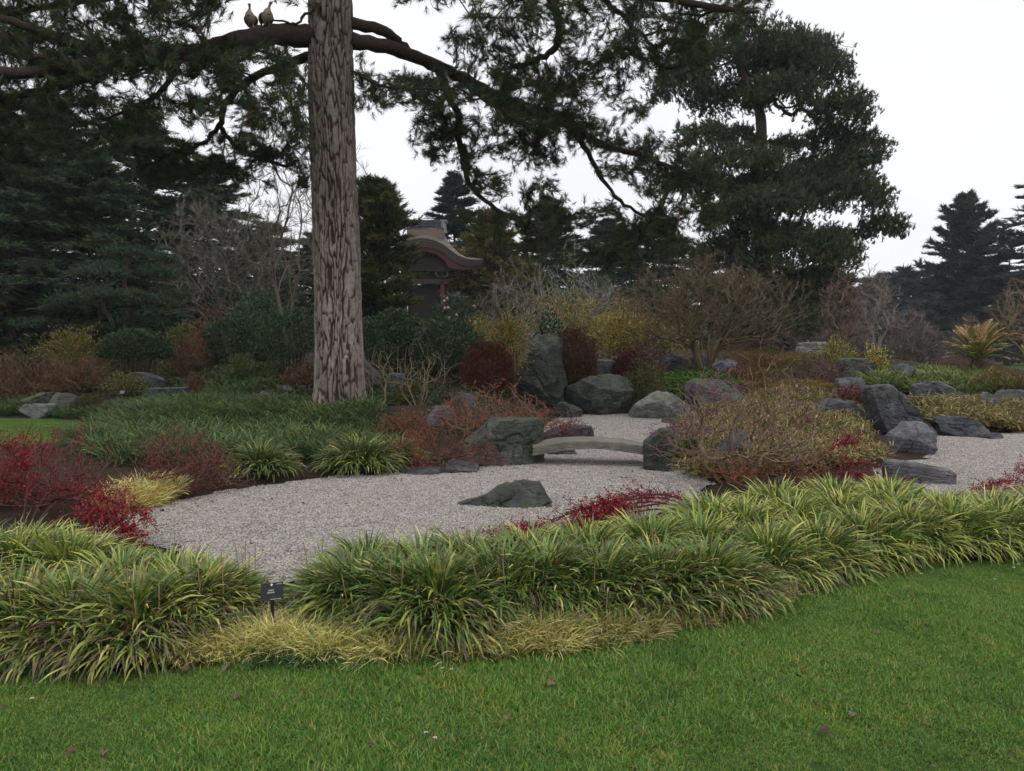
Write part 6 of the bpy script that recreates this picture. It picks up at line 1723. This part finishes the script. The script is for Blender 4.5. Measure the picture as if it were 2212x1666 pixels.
pieris('bright yellow leafed shrub behind the bare maple stems', (1388, 704, 1482, 775), 28.0, 863, [(0.6, 0.5, 0.05), (0.44, 0.38, 0.05), (0.2, 0.2, 0.04)], 2600)
pieris('amber leaved shrub above the brown hedge beside the clipped green dome', (92, 716, 228, 850), 21.5, 864, [(0.27, 0.17, 0.035), (0.2, 0.15, 0.035), (0.11, 0.12, 0.03), (0.3, 0.17, 0.04)], 3000, 0.4, 0.09)
pieris('small yellow-green shrub growing by the tilted slab', (226, 808, 312, 880), 18.9, 865, [(0.2, 0.17, 0.03), (0.12, 0.12, 0.03)], 700, 0.2, 0.09)
pieris('olive leaved shrub behind the clipped green dome', (360, 700, 425, 790), 24.0, 866, [(0.12, 0.12, 0.025), (0.2, 0.15, 0.03), (0.06, 0.08, 0.02)], 1500, 0.35)
pieris('small yellow shrub beside the bare double-stemmed tree', (1774, 735, 1846, 815), 23.5, 867, [(0.55, 0.45, 0.05), (0.32, 0.3, 0.05), (0.12, 0.15, 0.035)], 1800, 0.1)
pieris('pale yellow flowering shrub behind the stepped grey rock', (1870, 748, 1916, 808), 22.5, 868, [(0.7, 0.58, 0.12), (0.6, 0.46, 0.08)], 1300, 0.1, 0.07)
pieris('tiny yellow tuft on the rusty mound', (1722, 758, 1764, 800), 24.0, 869, [(0.36, 0.28, 0.03), (0.2, 0.17, 0.03)], 500, 0.3, 0.07)
pieris('orange and green leaved shrub beside the squat boulder', (1348, 782, 1446, 892), 19.6, 870, [(0.06, 0.09, 0.02), (0.16, 0.1, 0.03), (0.09, 0.1, 0.02), (0.04, 0.06, 0.018)], 3400, 0.02, 0.06)
pieris('fresh green low shrub beside the upright bridge stone', (1448, 944, 1548, 1016), 10.6, 871, [(0.09, 0.15, 0.025), (0.06, 0.1, 0.02), (0.13, 0.18, 0.035)], 3600, 0.02, 0.03)
pieris('yellowish dwarf azalea beneath the bare pale stems', (850, 822, 918, 872), 17.0, 872, [(0.18, 0.14, 0.03), (0.1, 0.1, 0.025)], 1400, 0.05, 0.06)
pieris('green and amber leaved low shrub by the blue-grey slab', (488, 765, 545, 830), 20.0, 873, [(0.12, 0.13, 0.03), (0.08, 0.1, 0.025)], 900, 0.2, 0.08)
# --- low azalea mounds of the rockery
def mound(label, box, D, seed, cols, n=2200):
    return dome('azalea_mound', label, box, D, seed, n, 0.05, 0.022, cols, None, 0.9, 0.15, 0.6, 6, (0.08, 0.06, 0.04), None, 0.14, 0, lower=-0.2, upb=0.7)
GLD = [(0.24, 0.165, 0.03), (0.16, 0.125, 0.026), (0.3, 0.2, 0.045)]; RST = [(0.2, 0.085, 0.035), (0.15, 0.07, 0.03), (0.12, 0.08, 0.025)]; OLV = [(0.09, 0.085, 0.02), (0.12, 0.1, 0.025), (0.06, 0.065, 0.018)]
for lab, bx, D, c in [('rusty low azalea mound just behind the bare maple', (1490, 735, 1640, 790), 29, RST), ('rust coloured low mound beside the slanting blue-grey stone', (1580, 768, 1690, 808), 25, RST), ('olive-gold flat-topped mound below the crest rock', (1640, 765, 1800, 818), 25.5, GLD),
                      ('golden mound in front of the stepped grey rock', (1660, 820, 1800, 872), 19.5, GLD), ('rust-gold mound behind the purple-berried shrub', (1560, 792, 1660, 836), 21.5, RST), ('gold-green mound beside the dull brown rock', (1760, 830, 1832, 880), 18.6, GLD),
                      ('dark clipped olive mound behind the crest of the rockery', (1620, 748, 1700, 786), 29.5, OLV), ('brownish azalea mound at the pale low rock', (1500, 885, 1582, 925), 15.5, OLV), ('rusty mound under the cycad fronds', (2100, 795, 2250, 870), 18.6, RST),
                      ('moss-like green cushion beside the leaning slab near the trunk', (570, 855, 660, 890), 17.2, [(0.07, 0.09, 0.02), (0.1, 0.11, 0.025)]), ('moss-like cushion between the grey stones by the small lawn', (150, 856, 232, 894), 18.0, OLV), ('mossy green cushion beyond the trunk foot', (795, 852, 905, 900), 16.0, [(0.06, 0.085, 0.02), (0.08, 0.09, 0.022)]),
                      ('yellow-green mossy cushion on the bank behind the block', (255, 868, 330, 895), 17.4, [(0.1, 0.1, 0.02), (0.06, 0.07, 0.02)]), ('flat-topped brown hedge mound behind the cycad', (1990, 775, 2170, 822), 27.0, RST)]:
    mound(lab, bx, D, 900 + int(bx[0]), c, 2600)
# --- brown twiggy hedges and thickets
TW = [(0.17, 0.085, 0.045), (0.13, 0.07, 0.04), (0.2, 0.11, 0.06)]
for lab, bx, D, s_, cl, na in [('brown leafless hedge thicket beyond the small lawn', (-40, 765, 110, 880), 21.0, 880, (0.16, 0.085, 0.05), 1100), ('russet twiggy thicket under the amber leaved shrub', (80, 775, 235, 885), 20.2, 881, (0.17, 0.085, 0.045), 1100),
                           ('upright russet stems behind the clipped green dome', (360, 712, 490, 830), 22.8, 882, (0.18, 0.09, 0.05), 1000), ('small russet bush beside the square dark block', (398, 812, 450, 870), 18.6, 883, (0.17, 0.075, 0.04), 450),
                           ('reddish brown twigs at the pine trunk above the blue-grey slab', (610, 790, 690, 850), 19.5, 884, (0.14, 0.06, 0.045), 500), ('brown dead-leaved thicket behind the cloud-pruned pine', (400, 655, 520, 750), 30.0, 885, (0.15, 0.08, 0.055), 700),
                           ('low brown twigs spreading over the golden mounds by the stepped rock', (1690, 775, 1830, 850), 20.5, 886, (0.16, 0.1, 0.08), 700), ('reddish bare twigs beside the big leaning slate', (1800, 832, 1880, 880), 17.0, 887, (0.17, 0.07, 0.05), 400)]:
    shrub('twiggy_shrub', lab, bx, D, s_, na, 14, cl, 0.0045, dep=0.7, low=0.08, tipfn=fine_tips(0.13, 0.010, TW if s_ < 886 else [cl], 4, 0.7), spread=0.8, step=0.2, pen=2.0)
shrub('bare_shrub', 'pale leafless stems fanning up beside the pine trunk', (830, 745, 1010, 905), 15.2, 890, 260, 13, (0.2, 0.155, 0.1), 0.0038, 0.4, dep=0.5, low=0.35, pen=2.2, spread=0.3, step=0.2, loc=(X(905, 15.0), 15.0))
shrub('bare_shrub', 'slender pale stems standing close against the pine trunk', (775, 745, 850, 925), 14.3, 891, 130, 8, (0.2, 0.155, 0.09), 0.0035, 0.4, dep=0.5, low=0.4, pen=2.2, spread=0.5, step=0.2)
LICH = (0.26, 0.27, 0.21)
shrub('bare_shrub', 'grey lichen-crusted bare shrub in front of the cypress', (985, 572, 1200, 745), 27.5, 892, 1000, 9, (0.22, 0.2, 0.16), 0.006, dep=0.6, low=0.2, spread=0.5, step=0.3, tipfn=fine_tips(0.2, 0.012, [(0.22, 0.2, 0.16), (0.17, 0.13, 0.1)], 4))
shrub('bare_tree', 'lichen-pale bare tree with crooked boughs under the drooping pine', (1120, 560, 1350, 745), 31.0, 893, 900, 5, LICH, 0.008, dep=0.6, low=0.25, spread=0.3, step=0.4, cat='tree', tipfn=fine_tips(0.25, 0.015, [LICH, (0.2, 0.2, 0.16)], 4), jit=0.06)
shrub('maple_tree', 'leafless spreading maple with many fine upswept branches on the rockery', (1330, 545, 1740, 805), 24.0, 894, 2000, 7, (0.12, 0.1, 0.055), 0.0058, 0.47, dep=0.75, low=0.22, shape=0.85, pen=2.2, spread=0.12, step=0.28, cat='tree', tipfn=fine_tips(0.26, 0.010, [(0.18, 0.13, 0.075), (0.15, 0.1, 0.065)], 5, 0.45), down=4.0, loc=(X(1525, 24), 24.0), bow=0.5)
shrub('bare_tree', 'leafless multi-stemmed tree with reddish twigs beside the yellow shrub', (1765, 575, 1870, 800), 25.0, 895, 500, 3, (0.17, 0.11, 0.09), 0.005, 0.5, dep=0.8, low=0.3, pen=2.0, spread=0.12, step=0.3, cat='tree', tipfn=fine_tips(0.25, 0.010, [(0.2, 0.13, 0.1)], 4, 0.5), down=4.0)
shrub('bare_tree', 'pale leafless tree beside the flowering yellow shrub', (1840, 570, 1945, 790), 27.0, 896, 420, 3, (0.26, 0.23, 0.2), 0.005, 0.5, dep=0.8, low=0.3, pen=2.0, spread=0.12, step=0.3, cat='tree', tipfn=fine_tips(0.25, 0.010, [(0.22, 0.18, 0.15)], 4, 0.5), down=4.0)
shrub('bare_tree', 'silvery leafless tree with fine crooked twigs behind the garden bed', (300, 380, 650, 690), 34.0, 897, 1500, 6, (0.15, 0.132, 0.108), 0.0055, 0.48, dep=0.6, low=0.2, pen=1.9, spread=0.2, step=0.45, cat='tree', tipfn=fine_tips(0.4, 0.018, [(0.13, 0.11, 0.09), (0.16, 0.14, 0.115)], 4, 0.5), down=3.0, jit=0.06, loc=(X(490, 34), 34.0))
shrub('bare_tree', 'slim multi-stemmed leafless tree just behind the pine trunk', (585, 200, 790, 700), 24.5, 898, 520, 5, (0.13, 0.11, 0.08), 0.006, 0.46, dep=0.7, low=0.35, pen=2.6, spread=0.22, step=0.5, cat='tree', down=5.0, loc=(X(640, 24.5), 24.5), tipfn=fine_tips(0.3, 0.008, [(0.13, 0.1, 0.08)], 3, 0.5))
shrub('bare_tree', 'leafless tree whose fine twigs show against the sky over the gate', (690, 250, 920, 720), 38.0, 899, 420, 4, (0.14, 0.11, 0.1), 0.007, 0.46, dep=0.7, low=0.4, pen=2.6, spread=0.2, step=0.6, cat='tree', down=5.0, loc=(X(720, 38), 38.0), tipfn=fine_tips(0.6, 0.010, [(0.15, 0.12, 0.11)], 3, 0.5))
# far dry shrubs and bare trees beyond the rockery
FT = [(0.17, 0.135, 0.115), (0.14, 0.11, 0.095)]
fs = shrub('bare_shrub', 'grey-brown leafless shrub beyond the flowering yellow shrub', (1900, 675, 2040, 800), 60.0, 905, 800, 8, FT[0], 0.012, dep=0.7, low=0.1, spread=0.6, step=0.6, tipfn=fine_tips(0.6, 0.035, FT, 5))
copy_thing(fs, at(2090, 80), 1.0, (1.2, 1.2, 1.1), 'grey-brown leafless shrub behind the cycad')
copy_thing(fs, at(2225, 118), 2.0, (2.2, 2.0, 2.4), 'tall brown leafless thicket at the edge of the far lawn')
copy_thing(fs, at(1840, 58), 3.0, (1.0, 1.0, 0.8), 'leafless thicket behind the double-stemmed tree')
copy_thing(fs, at(1720, 50), 4.0, (1.0, 1.0, 0.75), 'leafless grey thicket below the big pine')
copy_thing(fs, at(1600, 48), 5.0, (0.9, 0.9, 0.7), 'leafless grey thicket behind the bare maple crown')
copy_thing(fs, at(1310, 42), 0.5, (0.9, 0.9, 0.7), 'leafless grey thicket behind the bronze pieris bank')
copy_thing(fs, at(2010, 100), 2.5, (1.6, 1.6, 1.2), 'far brown thicket at the foot of the lone conifer')
shrub('bare_tree', 'golden-brown leafless tree leaning in at the edge of the garden beside the cycad', (2130, 590, 2330, 810), 26.0, 906, 500, 3, (0.24, 0.17, 0.1), 0.006, dep=0.8, low=0.35, pen=2.0, spread=0.15, step=0.35, cat='tree', down=4.0, tipfn=fine_tips(0.3, 0.010, [(0.24, 0.17, 0.1)], 4, 0.5))

# --- the cloud-pruned pine
def cloud_pine():
    rng = RNG(910)
    D = 27.0
    b = np.array(at(275, D))
    t = thing('cloud_pine', 'small garden pine pruned in level cloud-like pads behind the green dome', 'tree', b)
    tr = spline(np.array([b - np.array([0, 0, 0.1]), P(272, 720, D), P(282, 660, D), P(268, 610, D), P(276, 570, D), P(272, 540, D)]), 4)
    pads = [(270, 548, 62, 18, 0), (260, 580, 70, 16, 0.8), (215, 592, 70, 20, -1.0), (330, 592, 60, 18, 0.6), (165, 650, 72, 18, 0.5), (240, 640, 90, 18, -1.2), (320, 655, 70, 18, -0.5), (370, 640, 50, 16, 1.0), (130, 668, 50, 14, 1.2), (300, 700, 70, 14, 0.5), (330, 562, 60, 18, 1.5), (230, 520, 36, 14, 1.5), (90, 702, 70, 12, 1.0), (190, 712, 60, 12, 1.6)]
    att = []
    for px, py, rx, ry, dy in pads:
        q = ball(rng, int(rx * 2.6)); q[:, 2] = np.abs(q[:, 2]) - 0.35
        att.append(P(px, py, D + dy) + q * np.array([rx, rx * 0.8, ry]) * D / F)
    att = np.vstack(att)
    pos, par, dr, tips = colonise(tr, np.arange(len(tr)) - 1, att, rng, 0.3, 0.5, 0, 0.35, 0.05, 0.03)
    r = pipe(par, 0.008, 0.42, 0.08)
    m = MB(); m.tube(tr, np.linspace(0.14, 0.04, len(tr)), 8, (0.07, 0.05, 0.04)); m.build('trunk', M_BARK, t, org=b, smooth_=True)
    m = MB(); draw(m, pos, par, r, (0.05, 0.04, 0.032), rng, len(tr)); m.build('branches', M_TWIG, t, org=b)
    m = MB()
    i = np.concatenate([tips, tips]); pp = pos[i] + rng.normal(0, 0.08, (len(i), 3))
    m.needles(pp, nrm(rng.normal(0, 0.4, (len(i), 3)) + np.array([0, 0, 1.0])), 14, 0.17, 0.8, 0.014, mixcol(rng, len(i), [(0.045, 0.085, 0.04), (0.065, 0.11, 0.05), (0.035, 0.065, 0.035)]), rng)
    m.build('crown', M_NEEDLE, t, org=b, kind='stuff')
cloud_pine()

# --- the cycad: each frond its own part
def cycad(label, vx, D, s, seed, nf=46):
    rng = RNG(seed)
    b = np.array(at(vx, D))
    t = thing('cycad', label, 'palm', b)
    m = MB()
    zs = np.linspace(-0.1, 0.5 * s, 8)
    m.tube(np.stack([0.02 * np.sin(zs * 9), 0 * zs, zs], -1), np.array([0.13, 0.14, 0.12, 0.13, 0.12, 0.13, 0.12, 0.1]) * s, 9, (0.1, 0.065, 0.04), wob=0.15, rng=rng)
    m.needles(np.stack([0.1 * np.cos(np.arange(60)), 0.1 * np.sin(np.arange(60)), np.linspace(0, 0.5 * s, 60)], -1), np.stack([np.cos(np.arange(60)), np.sin(np.arange(60)), np.full(60, -0.7)], -1), 3, 0.25 * s, 0.5, 0.02, (0.14, 0.09, 0.05), rng)
    m.build('trunk', M_BARK, t)
    ms = []
    for k in range(5):
        dryf = [0.15, 0.5, 0.85, 0.3, 1.0][k]
        S = 9; L = 1.0 * s
        tt = np.linspace(0, 1, S + 1)
        ang = 0.0 + (0.3 + 0.16 * k) * tt ** 1.8
        x_ = np.concatenate([[0], np.cumsum(np.sin(ang[1:]) * L / S)]); z_ = np.concatenate([[0], np.cumsum(np.cos(ang[1:]) * L / S)])
        mid = np.stack([x_, 0 * x_, z_], -1)
        g = MB()
        g.sticks(mid[:-1], mid[1:], 0.009 * s, 0.006 * s, (0.16, 0.13, 0.05))
        nl = 26
        u = np.linspace(0.18, 1, nl)
        pm = np.stack([np.interp(u, tt, mid[:, q]) for q in range(3)], -1)
        dm = nrm(np.stack([np.interp(u, tt, nrm(np.gradient(mid, axis=0))[:, q]) for q in range(3)], -1))
        ll = 0.22 * s * np.sin(np.pi * np.clip(u * 0.86 + 0.1, 0, 1)) ** 0.6
        for sg in (-1, 1):
            d = nrm(dm * 0.75 + np.array([0, sg * 0.8, 0.1]))
            green = np.array([(0.15, 0.17, 0.035)]); dry = np.array([(0.6, 0.42, 0.19)])
            mixf = np.clip((u - (1 - dryf)) * 3, 0, 1)[:, None]
            g.leaves(pm, d, ll, 0.026 * s, green * (1 - mixf) + dry * mixf, rng, 0.1)
        ms.append(g.mesh('frond', M_LEAF))
    for i in range(nf):
        o = bpy.data.objects.new('frond', ms[rng.integers(0, 5)]); COL.objects.link(o); o.parent = t
        f = i / nf
        o.location = (0, 0, 0.46 * s + 0.06 * s * (1 - f))
        o.rotation_euler = (rng.normal(0, 0.1), 0.1 + 1.2 * f ** 1.1 + rng.normal(0, 0.08), i * 2.39996)
        q = rng.uniform(0.85, 1.1) * (1.05 - 0.25 * f); o.scale = (q, q, q)
cycad('cycad with a crown of stiff fronds turned straw yellow at the tips', 2112, 22.0, 1.2, 920)
cycad('second cycad with brown fronds beside the far lawn', 2232, 23.0, 0.7, 921, 30)

# --- clumps at the gravel edge under the pine
def mid_clump(label, vx, vy, D, R, H, n, seed, yel=0.12):
    x = X(vx, D); c = np.array([x, D, hg(x, D)])
    rng = RNG(seed)
    t = thing('liriope_clump', label, 'plant', c)
    m = MB()
    clump(m, rng, c, R, H, n, yel, 0.34, 0.12, 0.014, np.array([(0.05, 0.1, 0.035), (0.07, 0.13, 0.045), (0.045, 0.085, 0.03)]))
    m.build('leaves', M_LEAF, t, org=c, kind='stuff')
mid_clump('large dark green liriope clump spilling onto the gravel under the pine', 775, 1030, 10.15, 0.58, 0.46, 1600, 930)
mid_clump('green liriope clump between the two red shrubs at the gravel edge', 560, 1050, 9.55, 0.44, 0.4, 1000, 931)
mid_clump('liriope clump at the corner of the low dark rock', 860, 1015, 10.5, 0.34, 0.36, 700, 932)

# ================================================================== SMALL THINGS
def plate():
    D = G(578, 1392)[1]
    c = np.array([X(580, D), D, 0.0]); c[2] = hg(c[0], c[1])
    t = thing('plant_label', 'small black engraved plant label on a stake between two strap-leaved clumps', 'sign', c, None, -0.12)
    cen = np.array([0.0, 0.0, Z(1278, D) - c[2]])
    w_, h_ = 0.062, 0.046
    ca, sa = math.cos(0.14), math.sin(0.14)
    def T(v, y=0.0):
        v = np.asarray(v, float)
        x = v[:, 0] * ca - v[:, 2] * sa; z = v[:, 0] * sa + v[:, 2] * ca
        return np.stack([x, v[:, 1] + z * 0.35, z * 0.94], -1) + cen
    m = MB(); m.box((-w_, -0.003, -h_), (w_, 0.003, h_), (0.012, 0.013, 0.016), T); m.build('plate', M_PAINT, t)
    m = MB(); m.box((-0.012, 0.004, -0.34), (0.006, 0.012, -h_ * 0.6), (0.01, 0.01, 0.011), lambda v: np.asarray(v) + cen); m.build('stake', M_PAINT, t)
    m = MB()
    for x0, x1, z, hh in [(-0.018, 0.012, 0.008, 0.0035), (-0.024, 0.018, -0.004, 0.0035), (0.026, 0.058, 0.038, 0.0022), (-0.006, 0.054, -0.04, 0.002)]:
        n = int((x1 - x0) / 0.0042)
        for i in range(n):                      # rows of tiny engraved letters, too small to read
            a = x0 + (x1 - x0) * i / n
            m.box((a, -0.0042, z - hh), (a + 0.003, -0.0034, z + hh), (0.4, 0.4, 0.42), T)
    m.build('engraved_lettering', M_PAINT, t)
    m = MB(); cv, cf = ICO[2]
    m.add(T(cv * np.array([0.0065, 0.003, 0.0065]) + np.array([0.0, -0.004, 0.036])), cf, (0.7, 0.7, 0.7)); m.build('screw', M_PAINT, t, smooth_=True)
plate()
def small_label(label, vx, D, h, col, s=1.0):
    b = np.array(at(vx, D))
    t = thing('plant_label', label, 'sign', b)
    m = MB(); m.box((-0.006, -0.004, -0.05), (0.006, 0.004, h), (0.02, 0.02, 0.02)); m.build('stake', M_PAINT, t)
    m = MB(); m.box((-0.05 * s, -0.012, h - 0.01), (0.05 * s, -0.005, h + 0.06 * s), col, lambda v: v + np.stack([0 * v[:, 0], (v[:, 2] - h) * 0.5, 0 * v[:, 0]], -1)); m.build('plate', M_PAINT, t)
small_label('tiny grey plant label by the small yellow-green shrub', 262, 18.4, 0.22, (0.2, 0.23, 0.27))
small_label('small dark plant label among the pale clumps beside the purple-berried shrub', 1690, 7.0, 0.34, (0.006, 0.006, 0.008), 0.55)
def bench():
    b = np.array(at(1478, 44.0))
    t = thing('garden_bench', 'pale wooden garden bench seen behind the bare maple stems', 'bench', b, None, 0.1)
    c = (0.5, 0.44, 0.38)
    W = 0.8
    def part(n, lo, hi):
        m = MB(); m.box(lo, hi, c); m.build(n, M_WOOD, t)
    for x in (-W, W - 0.06):
        part('leg', (x, -0.25, -0.05), (x + 0.06, -0.19, 0.6)); part('leg', (x, 0.2, -0.05), (x + 0.06, 0.26, 0.92)); part('armrest', (x - 0.01, -0.28, 0.6), (x + 0.07, 0.2, 0.64))
    for i in range(4):
        part('seat_slat', (-W, -0.24 + i * 0.115, 0.42), (W, -0.15 + i * 0.115, 0.45))
    part('top_rail', (-W, 0.2, 0.86), (W, 0.25, 0.95)); part('lower_rail', (-W + 0.06, 0.205, 0.5), (W - 0.06, 0.245, 0.55))
    for i in range(13):
        x = -W + 0.12 + i * (2 * W - 0.24) / 12
        part('back_slat', (x - 0.02, 0.215, 0.55), (x + 0.02, 0.24, 0.86))
bench()
def far_bench():
    b = np.array(at(2186, 105.0))
    t = thing('park_bench', 'tiny dark park bench far away on the lawn beyond the cycad', 'bench', b)
    for n, lo, hi in [('seat', (-1.1, -0.3, 0.45), (1.1, 0.25, 0.55)), ('backrest', (-1.1, 0.2, 0.6), (1.1, 0.28, 1.05)), ('leg', (-1.0, -0.25, -0.1), (-0.88, 0.25, 0.45)), ('leg', (0.88, -0.25, -0.1), (1.0, 0.25, 0.45))]:
        m = MB(); m.box(lo, hi, (0.03, 0.025, 0.02)); m.build(n, M_WOOD, t)
far_bench()
# fallen oak-like leaves on the lawn: each one a lobed, curled little sheet
def fallen_leaf_mesh(seed, s):
    rng = RNG(seed)
    out = []
    lob = [(0, 0), (0.10, 0.12), (0.30, 0.16), (0.22, 0.30), (0.42, 0.38), (0.28, 0.52), (0.36, 0.68), (0.18, 0.78), (0.0, 1.0)]
    pts = [(x, y) for x, y in lob] + [(-x, y) for x, y in lob[-2:0:-1]]
    pts = np.array(pts) + rng.normal(0, 0.03, (len(pts), 2))
    n = len(pts)
    v = np.concatenate([np.c_[pts * s, 0 * pts[:, 0]], [[0, 0.45 * s, 0]]])
    v[:, 2] = 0.5 * np.abs(v[:, 0]) + 0.15 * s * np.sin(v[:, 1] / s * 3) + rng.normal(0, 0.03 * s, n + 1) + 0.018
    m = MB(); m.add(v, [[i, (i + 1) % n, n] for i in range(n)], np.array([(0.14, 0.09, 0.055), (0.18, 0.125, 0.085), (0.11, 0.06, 0.035)][seed % 3]))
    m.sticks(np.array([[0, 0, 0.02]]), np.array([[0.01 * s, -0.3 * s, 0.02]]), 0.0015, 0.001, (0.12, 0.07, 0.05))
    return m.mesh('fallen_leaf', M_LEAF)
FL = [fallen_leaf_mesh(k, 0.05 + 0.01 * (k % 3)) for k in range(4)]
rng = RNG(950)
FLL = ['curled brown fallen leaf on the lawn in front of the yellow grass', 'flat grey-brown fallen leaf alone on the open lawn', 'small dark fallen leaf lying on the lawn']
for i, (vx, vy) in enumerate([(408, 1452), (502, 1448), (325, 1443), (202, 1456), (518, 1512), (1180, 1496), (2002, 1360), (1895, 1378), (1560, 1360), (225, 1635), (140, 1645), (1385, 1600), (795, 1625), (1835, 1560), (1640, 1475), (1925, 1300), (2080, 1590), (1090, 1555), (1772, 1590), (60, 1500)]):
    g = G(vx, vy)
    o = bpy.data.objects.new('fallen_leaf', FL[i % 4]); COL.objects.link(o)
    o.location = (g[0], g[1], 0.012); o.rotation_euler = (rng.normal(0, 0.2), rng.normal(0, 0.2), rng.uniform(0, 6.28)); s_ = 1.0 if i < 6 else 0.7; o.scale = (s_,) * 3
    k = 0 if i < 5 else (1 if i == 5 else 2)
    tag(o, FLL[k], 'leaf', ['fallen leaves by the border', 'fallen leaf on the lawn', 'small fallen leaves on the lawn'][k])
dm = MB()
a = np.arange(9) / 9 * 6.283
dm.leaves(np.zeros((9, 3)) + np.array([0, 0, 0.035]), np.stack([np.cos(a), np.sin(a), 0 * a + 0.2], -1), 0.011, 0.006, (0.75, 0.75, 0.72), RNG(3), 0.1)
cv, cf = ICO[1]; dm.add(cv * 0.003 + np.array([0, 0, 0.037]), cf, (0.6, 0.45, 0.05)); dm.sticks(np.array([[0, 0, -0.005]]), np.array([[0, 0, 0.035]]), 0.001, 0.001, (0.08, 0.14, 0.03))
DME = dm.mesh('daisy', M_LEAF)
for i, (vx, vy) in enumerate([(955, 1458), (975, 1461), (1875, 1240), (1900, 1238), (2200, 1229), (2190, 1236), (1832, 1242), (2150, 1262), (1990, 1250), (920, 1600), (940, 1612), (70, 1525)]):
    g = G(vx, vy); o = bpy.data.objects.new('daisy', DME); COL.objects.link(o); o.location = (g[0], g[1], 0); o.rotation_euler = (0, 0, i)
    tag(o, 'tiny white daisy flowering in the short lawn', 'flower', 'daisies in the lawn')

# brown leaf litter and worm-cast crumbs too small to count
rng = RNG(970)
lm = []
for k in range(4):
    m = MB(); r_ = RNG(980 + k)
    m.leaves(np.zeros((1, 3)), np.array([[1.0, 0.2, 0.15]]), 0.03 + 0.006 * k, 0.016, [(0.16, 0.09, 0.05), (0.1, 0.06, 0.035), (0.22, 0.15, 0.08), (0.07, 0.05, 0.035)][k], r_, 0.5)
    lm.append(m.mesh('leaf_litter', M_LEAF))
q = rng.uniform((-4, 2.4), (5.5, 6.0), (420, 2)); q = q[inpoly(q[:, 0], q[:, 1], LAWN_A)]
n = len(q)
scatter('leaf_litter', np.c_[q, rng.uniform(0.012, 0.03, n)], rng.uniform(0, 6.28, (n, 3)) * np.array([0.12, 0.12, 1]), rng.uniform(0.5, 1.2, n), lm, 'scraps of brown leaf litter caught in the lawn grass')
q = rand_in_poly(rng, POOL_A, 900)
dd = polydist(q[:, 0], q[:, 1], POOL_A); q = q[rng.uniform(0, 1, len(q)) < np.exp(-dd * 1.6) + 0.06]
n = len(q)
scatter('leaf_litter', np.c_[q, np.full(n, 0.014)], rng.uniform(0, 6.28, (n, 3)) * np.array([0.1, 0.1, 1]), rng.uniform(0.6, 1.6, n), lm, 'scraps of brown leaf litter gathered at the gravel edges')

# ================================================================== DARK EVERGREEN UNDERSTOREY AND HAZE
big = dome('evergreen_shrub', 'broad dark rhododendron thicket behind the silvery bare tree', (360, 610, 560, 760), 42.0, 960, 7000, 0.3, 0.13, [(0.02, 0.04, 0.02), (0.035, 0.06, 0.03), (0.05, 0.075, 0.035)], None, 0.8, 0.4, 0.4, 8, mat=M_GLOSSY, lump=0.3)
for vx, D, sc3, lab in [(60, 36, (1.0, 1.0, 0.9), 'dark rhododendron mass under the cedars beyond the brown hedge'), (230, 40, (1.1, 1.0, 1.0), 'dark rhododendron mass under the cedars behind the cloud-pruned pine'), (-110, 40, (1.2, 1.0, 1.1), 'dark rhododendron mass beyond the small lawn'), (600, 46, (1.1, 1, 1.0), 'dark rhododendron behind the slim bare tree'),
                        (770, 44, (1.0, 1, 1.0), 'dark rhododendron hidden behind the pine trunk'), (1130, 60, (1.4, 1, 1.7), 'dark evergreen bank behind the golden cypress'), (1270, 60, (1.5, 1, 1.65), 'dark evergreen bank behind the lichen-pale tree'), (1400, 58, (1.5, 1, 1.5), 'dark evergreen bank behind the yellow leafed shrub'),
                        (1530, 60, (1.5, 1, 1.4), 'dark evergreen bank behind the maple crown'), (1660, 52, (1.1, 1, 0.8), 'dark evergreen bank at the foot of the big pine'), (1780, 72, (1.5, 1, 1.0), 'evergreen bank beyond the big pine'), (1000, 68, (1.4, 1, 1.2), 'dark evergreen bank beyond the gate')]:
    copy_thing(big, at(vx, D), vx * 0.37, sc3, lab)
for vx, D, s_, lab in [(1860, 120, 1.9, 'far grey-green shrubbery past the double-stemmed tree'), (1960, 118, 1.7, 'far grey-green shrubbery behind the dry thicket'), (2060, 124, 1.9, 'far grey-green shrubbery behind the lone conifer'), (2160, 120, 1.8, 'far grey-green shrubbery behind the cycad'), (2260, 118, 1.9, 'far grey-green shrubbery at the end of the lawn')]:
    copy_thing(big, at(vx, D), vx * 0.21, (s_ * 1.5, s_, s_ * 0.75), lab)
hz = MB()
hz.box((-330, -14, -1.6), (330, 215, 27), (1, 1, 1))
m_, nt_, b_ = newmat('haze')
nt_.nodes.remove(b_)
pv = nt_.nodes.new('ShaderNodeVolumePrincipled')
pv.inputs['Color'].default_value = (0.86, 0.91, 1.0, 1)
pv.inputs['Density'].default_value = 0.0004
nt_.links.new(pv.outputs[0], nt_.nodes['Material Output'].inputs['Volume'])
ho = hz.build('haze', m_)
struct(ho, 'stuff', 'thin damp winter haze over the garden')
tri = sum(sum(len(p.vertices) - 2 for p in me.polygons) for me in bpy.data.meshes) if False else 0
